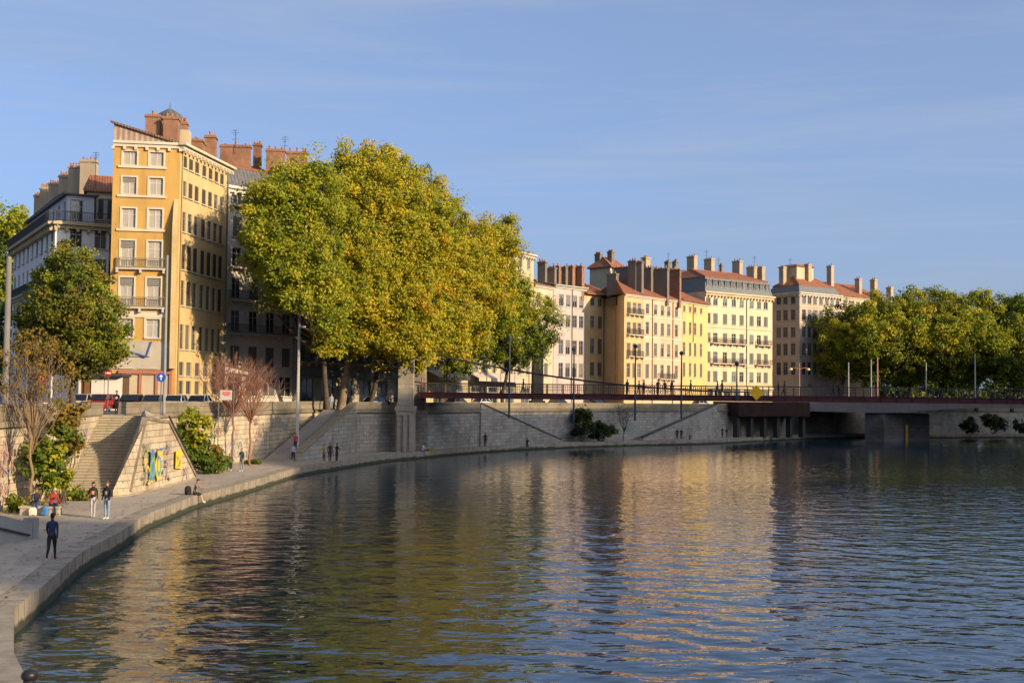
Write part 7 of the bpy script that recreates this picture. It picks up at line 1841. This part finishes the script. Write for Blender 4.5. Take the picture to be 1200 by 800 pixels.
    MB().lathe((g.x, g.y, .777), [(.24, 0), (.22, .05), (.13, .1), (.12, .28)], 16).build('stem', im, r, smooth=True); MB().ball((g.x, g.y, 1.12), (.17, .17, .13), 0, 16, 9).build('head', im, r, smooth=True)

# ------------------------------------------------------------------ right bank hill (off frame, it throws the evening shade), light, camera
# the ridge line is set where the evening shade ends on the left bank: (x, y, height of the shade there)
SHADE = [(-14, -40, -3), (-15, 38, -3), (-16, 41.5, 5.5), (-17, 56, 5.5), (-17.5, 59, -1.8), (-19, 80, -1.8), (-19, 103, -1.0), (-23, 114, 1.0), (-23, 125, 6.5), (-17.8, 137, 6.0), (-8, 150, 6.4), (6, 170, 6.4), (20, 191, 6.5), (36, 208, 6.8), (70, 225, 8.5), (62, 251, 7.0), (90, 262, 6.0), (110, 285, 0.0)]
CREST = []
for _x, _y, _z in SHADE:
    _t = (150 - _x) / SUN_XY.x
    CREST.append((_y + SUN_XY.y * _t, _z + math.tan(SUN_EL) * _t))
CREST.sort()
def crest(y):
    for (a, za), (b, zb) in zip(CREST[:-1], CREST[1:]):
        if a <= y <= b: return za + (zb - za) * (y - a) / (b - a)
    return CREST[0][1] if y < CREST[0][0] else CREST[-1][1]
def build_hill():
    prof = [(74, 0.0, -1.3), (74.01, 0.0, 3.2), (88, 0.0, 3.5), (112, 0.2, 0), (136, 0.55, 0), (150, 1.0, 0), (170, 0.97, 0), (240, 0.94, 0), (420, 0.5, 0), (700, 0.15, 0)]
    ys = list(range(-300, 262, 3)); V = []; rng = random.Random(5)
    for y in ys:
        c = crest(y)
        for x, k, z in prof:
            xx = x + max(0, y - 130) * 0.75 * (1 if x < 100 else 0.25 if x < 149 else 0.0)
            zz = z if k == 0 else c * k * (1.0 if x == 150 else 0.97) + (rng.uniform(-.8, 0.0) if x != 150 else rng.uniform(-.25, .1))
            V.append((xx, y, zz))
    n = len(prof); F = [(i * n + j, i * n + j + 1, (i + 1) * n + j + 1, (i + 1) * n + j) for i in range(len(ys) - 1) for j in range(n - 1)]
    mb = MB(); mb.add(V, F); struct('hill', mb, plain('hillside', (0.06, 0.07, 0.03), 0.95, 0.5, 0.06, kind='World'))

def build_light():
    w = bpy.data.worlds.new('World'); SC.world = w; w.use_nodes = True; nt = w.node_tree; nt.nodes.clear()
    out = nt.nodes.new('ShaderNodeOutputWorld'); bg = nt.nodes.new('ShaderNodeBackground'); sky = nt.nodes.new('ShaderNodeTexSky')
    sky.sky_type = 'NISHITA'; sky.sun_disc = False; sky.sun_elevation = SUN_EL; sky.sun_rotation = math.atan2(SUN_XY.x, SUN_XY.y)
    sky.air_density = 0.5; sky.dust_density = 4.6; sky.ozone_density = 3.0; sky.altitude = 200
    tc = nt.nodes.new('ShaderNodeTexCoord'); mp = nt.nodes.new('ShaderNodeMapping'); mp.inputs['Rotation'].default_value = (0.25, 0.18, 0.5); mp.inputs['Scale'].default_value = (1.2, 2.2, 9.0)
    nt.links.new(tc.outputs['Generated'], mp.inputs[0]); no = N(nt, 'ShaderNodeTexNoise', Scale=1.6, Detail=5.0, Roughness=0.55, Distortion=0.4); nt.links.new(mp.outputs[0], no.inputs['Vector'])
    rr = nt.nodes.new('ShaderNodeMapRange'); rr.inputs['From Min'].default_value = 0.42; rr.inputs['From Max'].default_value = 0.75; rr.inputs['To Min'].default_value = 0.36; rr.inputs['To Max'].default_value = 0.80
    nt.links.new(no.outputs[0], rr.inputs['Value']); hz = mixc(nt, sky.outputs[0], (1.0, 1.0, 1.0), rr.outputs[0])
    hm = hz.node; hm.inputs[7].default_value = (1.17, 1.52, 2.10, 1.0)
    m3 = nt.nodes.new('ShaderNodeMapping'); m3.inputs['Rotation'].default_value = (0.1, 0.32, 0.9); m3.inputs['Scale'].default_value = (1.0, 1.6, 13.0); nt.links.new(tc.outputs['Generated'], m3.inputs[0])
    n3 = N(nt, 'ShaderNodeTexNoise', Scale=2.2, Detail=7.0, Roughness=0.6, Distortion=0.8); nt.links.new(m3.outputs[0], n3.inputs['Vector']); r3 = nt.nodes.new('ShaderNodeMapRange'); r3.inputs['From Min'].default_value = 0.48; r3.inputs['From Max'].default_value = 0.78; r3.inputs['To Max'].default_value = 0.32
    nt.links.new(n3.outputs[0], r3.inputs['Value']); h3 = mixc(nt, hz, (1, 1, 1), r3.outputs[0]); h3.node.inputs[7].default_value = (1.75, 1.9, 2.25, 1.0); hz = h3
    nt.links.new(hz, bg.inputs[0]); nt.links.new(bg.outputs[0], out.inputs[0]); bg.inputs[1].default_value = 0.15
    L = bpy.data.lights.new('sun', 'SUN'); L.energy = 3.4; L.angle = R(0.5); L.color = (1.0, 0.77, 0.485)
    o = bpy.data.objects.new('sun', L); COL.objects.link(o)
    d = Vector((SUN_XY.x * math.cos(SUN_EL), SUN_XY.y * math.cos(SUN_EL), math.sin(SUN_EL)))
    o.rotation_euler = d.to_track_quat('Z', 'Y').to_euler(); o.location = (60, -20, 80)
def build_camera():
    c = bpy.data.cameras.new('camera'); c.sensor_width = 36; c.lens = FPX / 1200 * 36; c.clip_start = 0.2; c.clip_end = 9000
    o = bpy.data.objects.new('camera', c); COL.objects.link(o)
    M = Matrix((( _R.x, _U.x, -_F.x, CAM.x), (_R.y, _U.y, -_F.y, CAM.y), (_R.z, _U.z, -_F.z, CAM.z), (0, 0, 0, 1))); o.matrix_world = M
    SC.camera = o
def settings():
    v = SC.view_settings; v.view_transform = 'Standard'; v.look = 'None'; v.exposure = 0.98; v.gamma = 1.0; v.use_curve_mapping = False
    cy = SC.cycles; cy.max_bounces = 6; cy.diffuse_bounces = 3; cy.glossy_bounces = 4; cy.transmission_bounces = 2; cy.caustics_reflective = False; cy.caustics_refractive = False; cy.use_denoising = True

build_camera(); build_light(); settings()
build_water(); build_quays(); build_bridges(); build_hill()
build_ochre(); build_pale_corner(); build_left_red_roof(); build_grey_balconied(); build_behind_trees(); build_awning_building(); build_right_row()
build_trees(); build_plants(); build_litter(); build_street_things(); build_cars(); build_people(); build_bicycles()
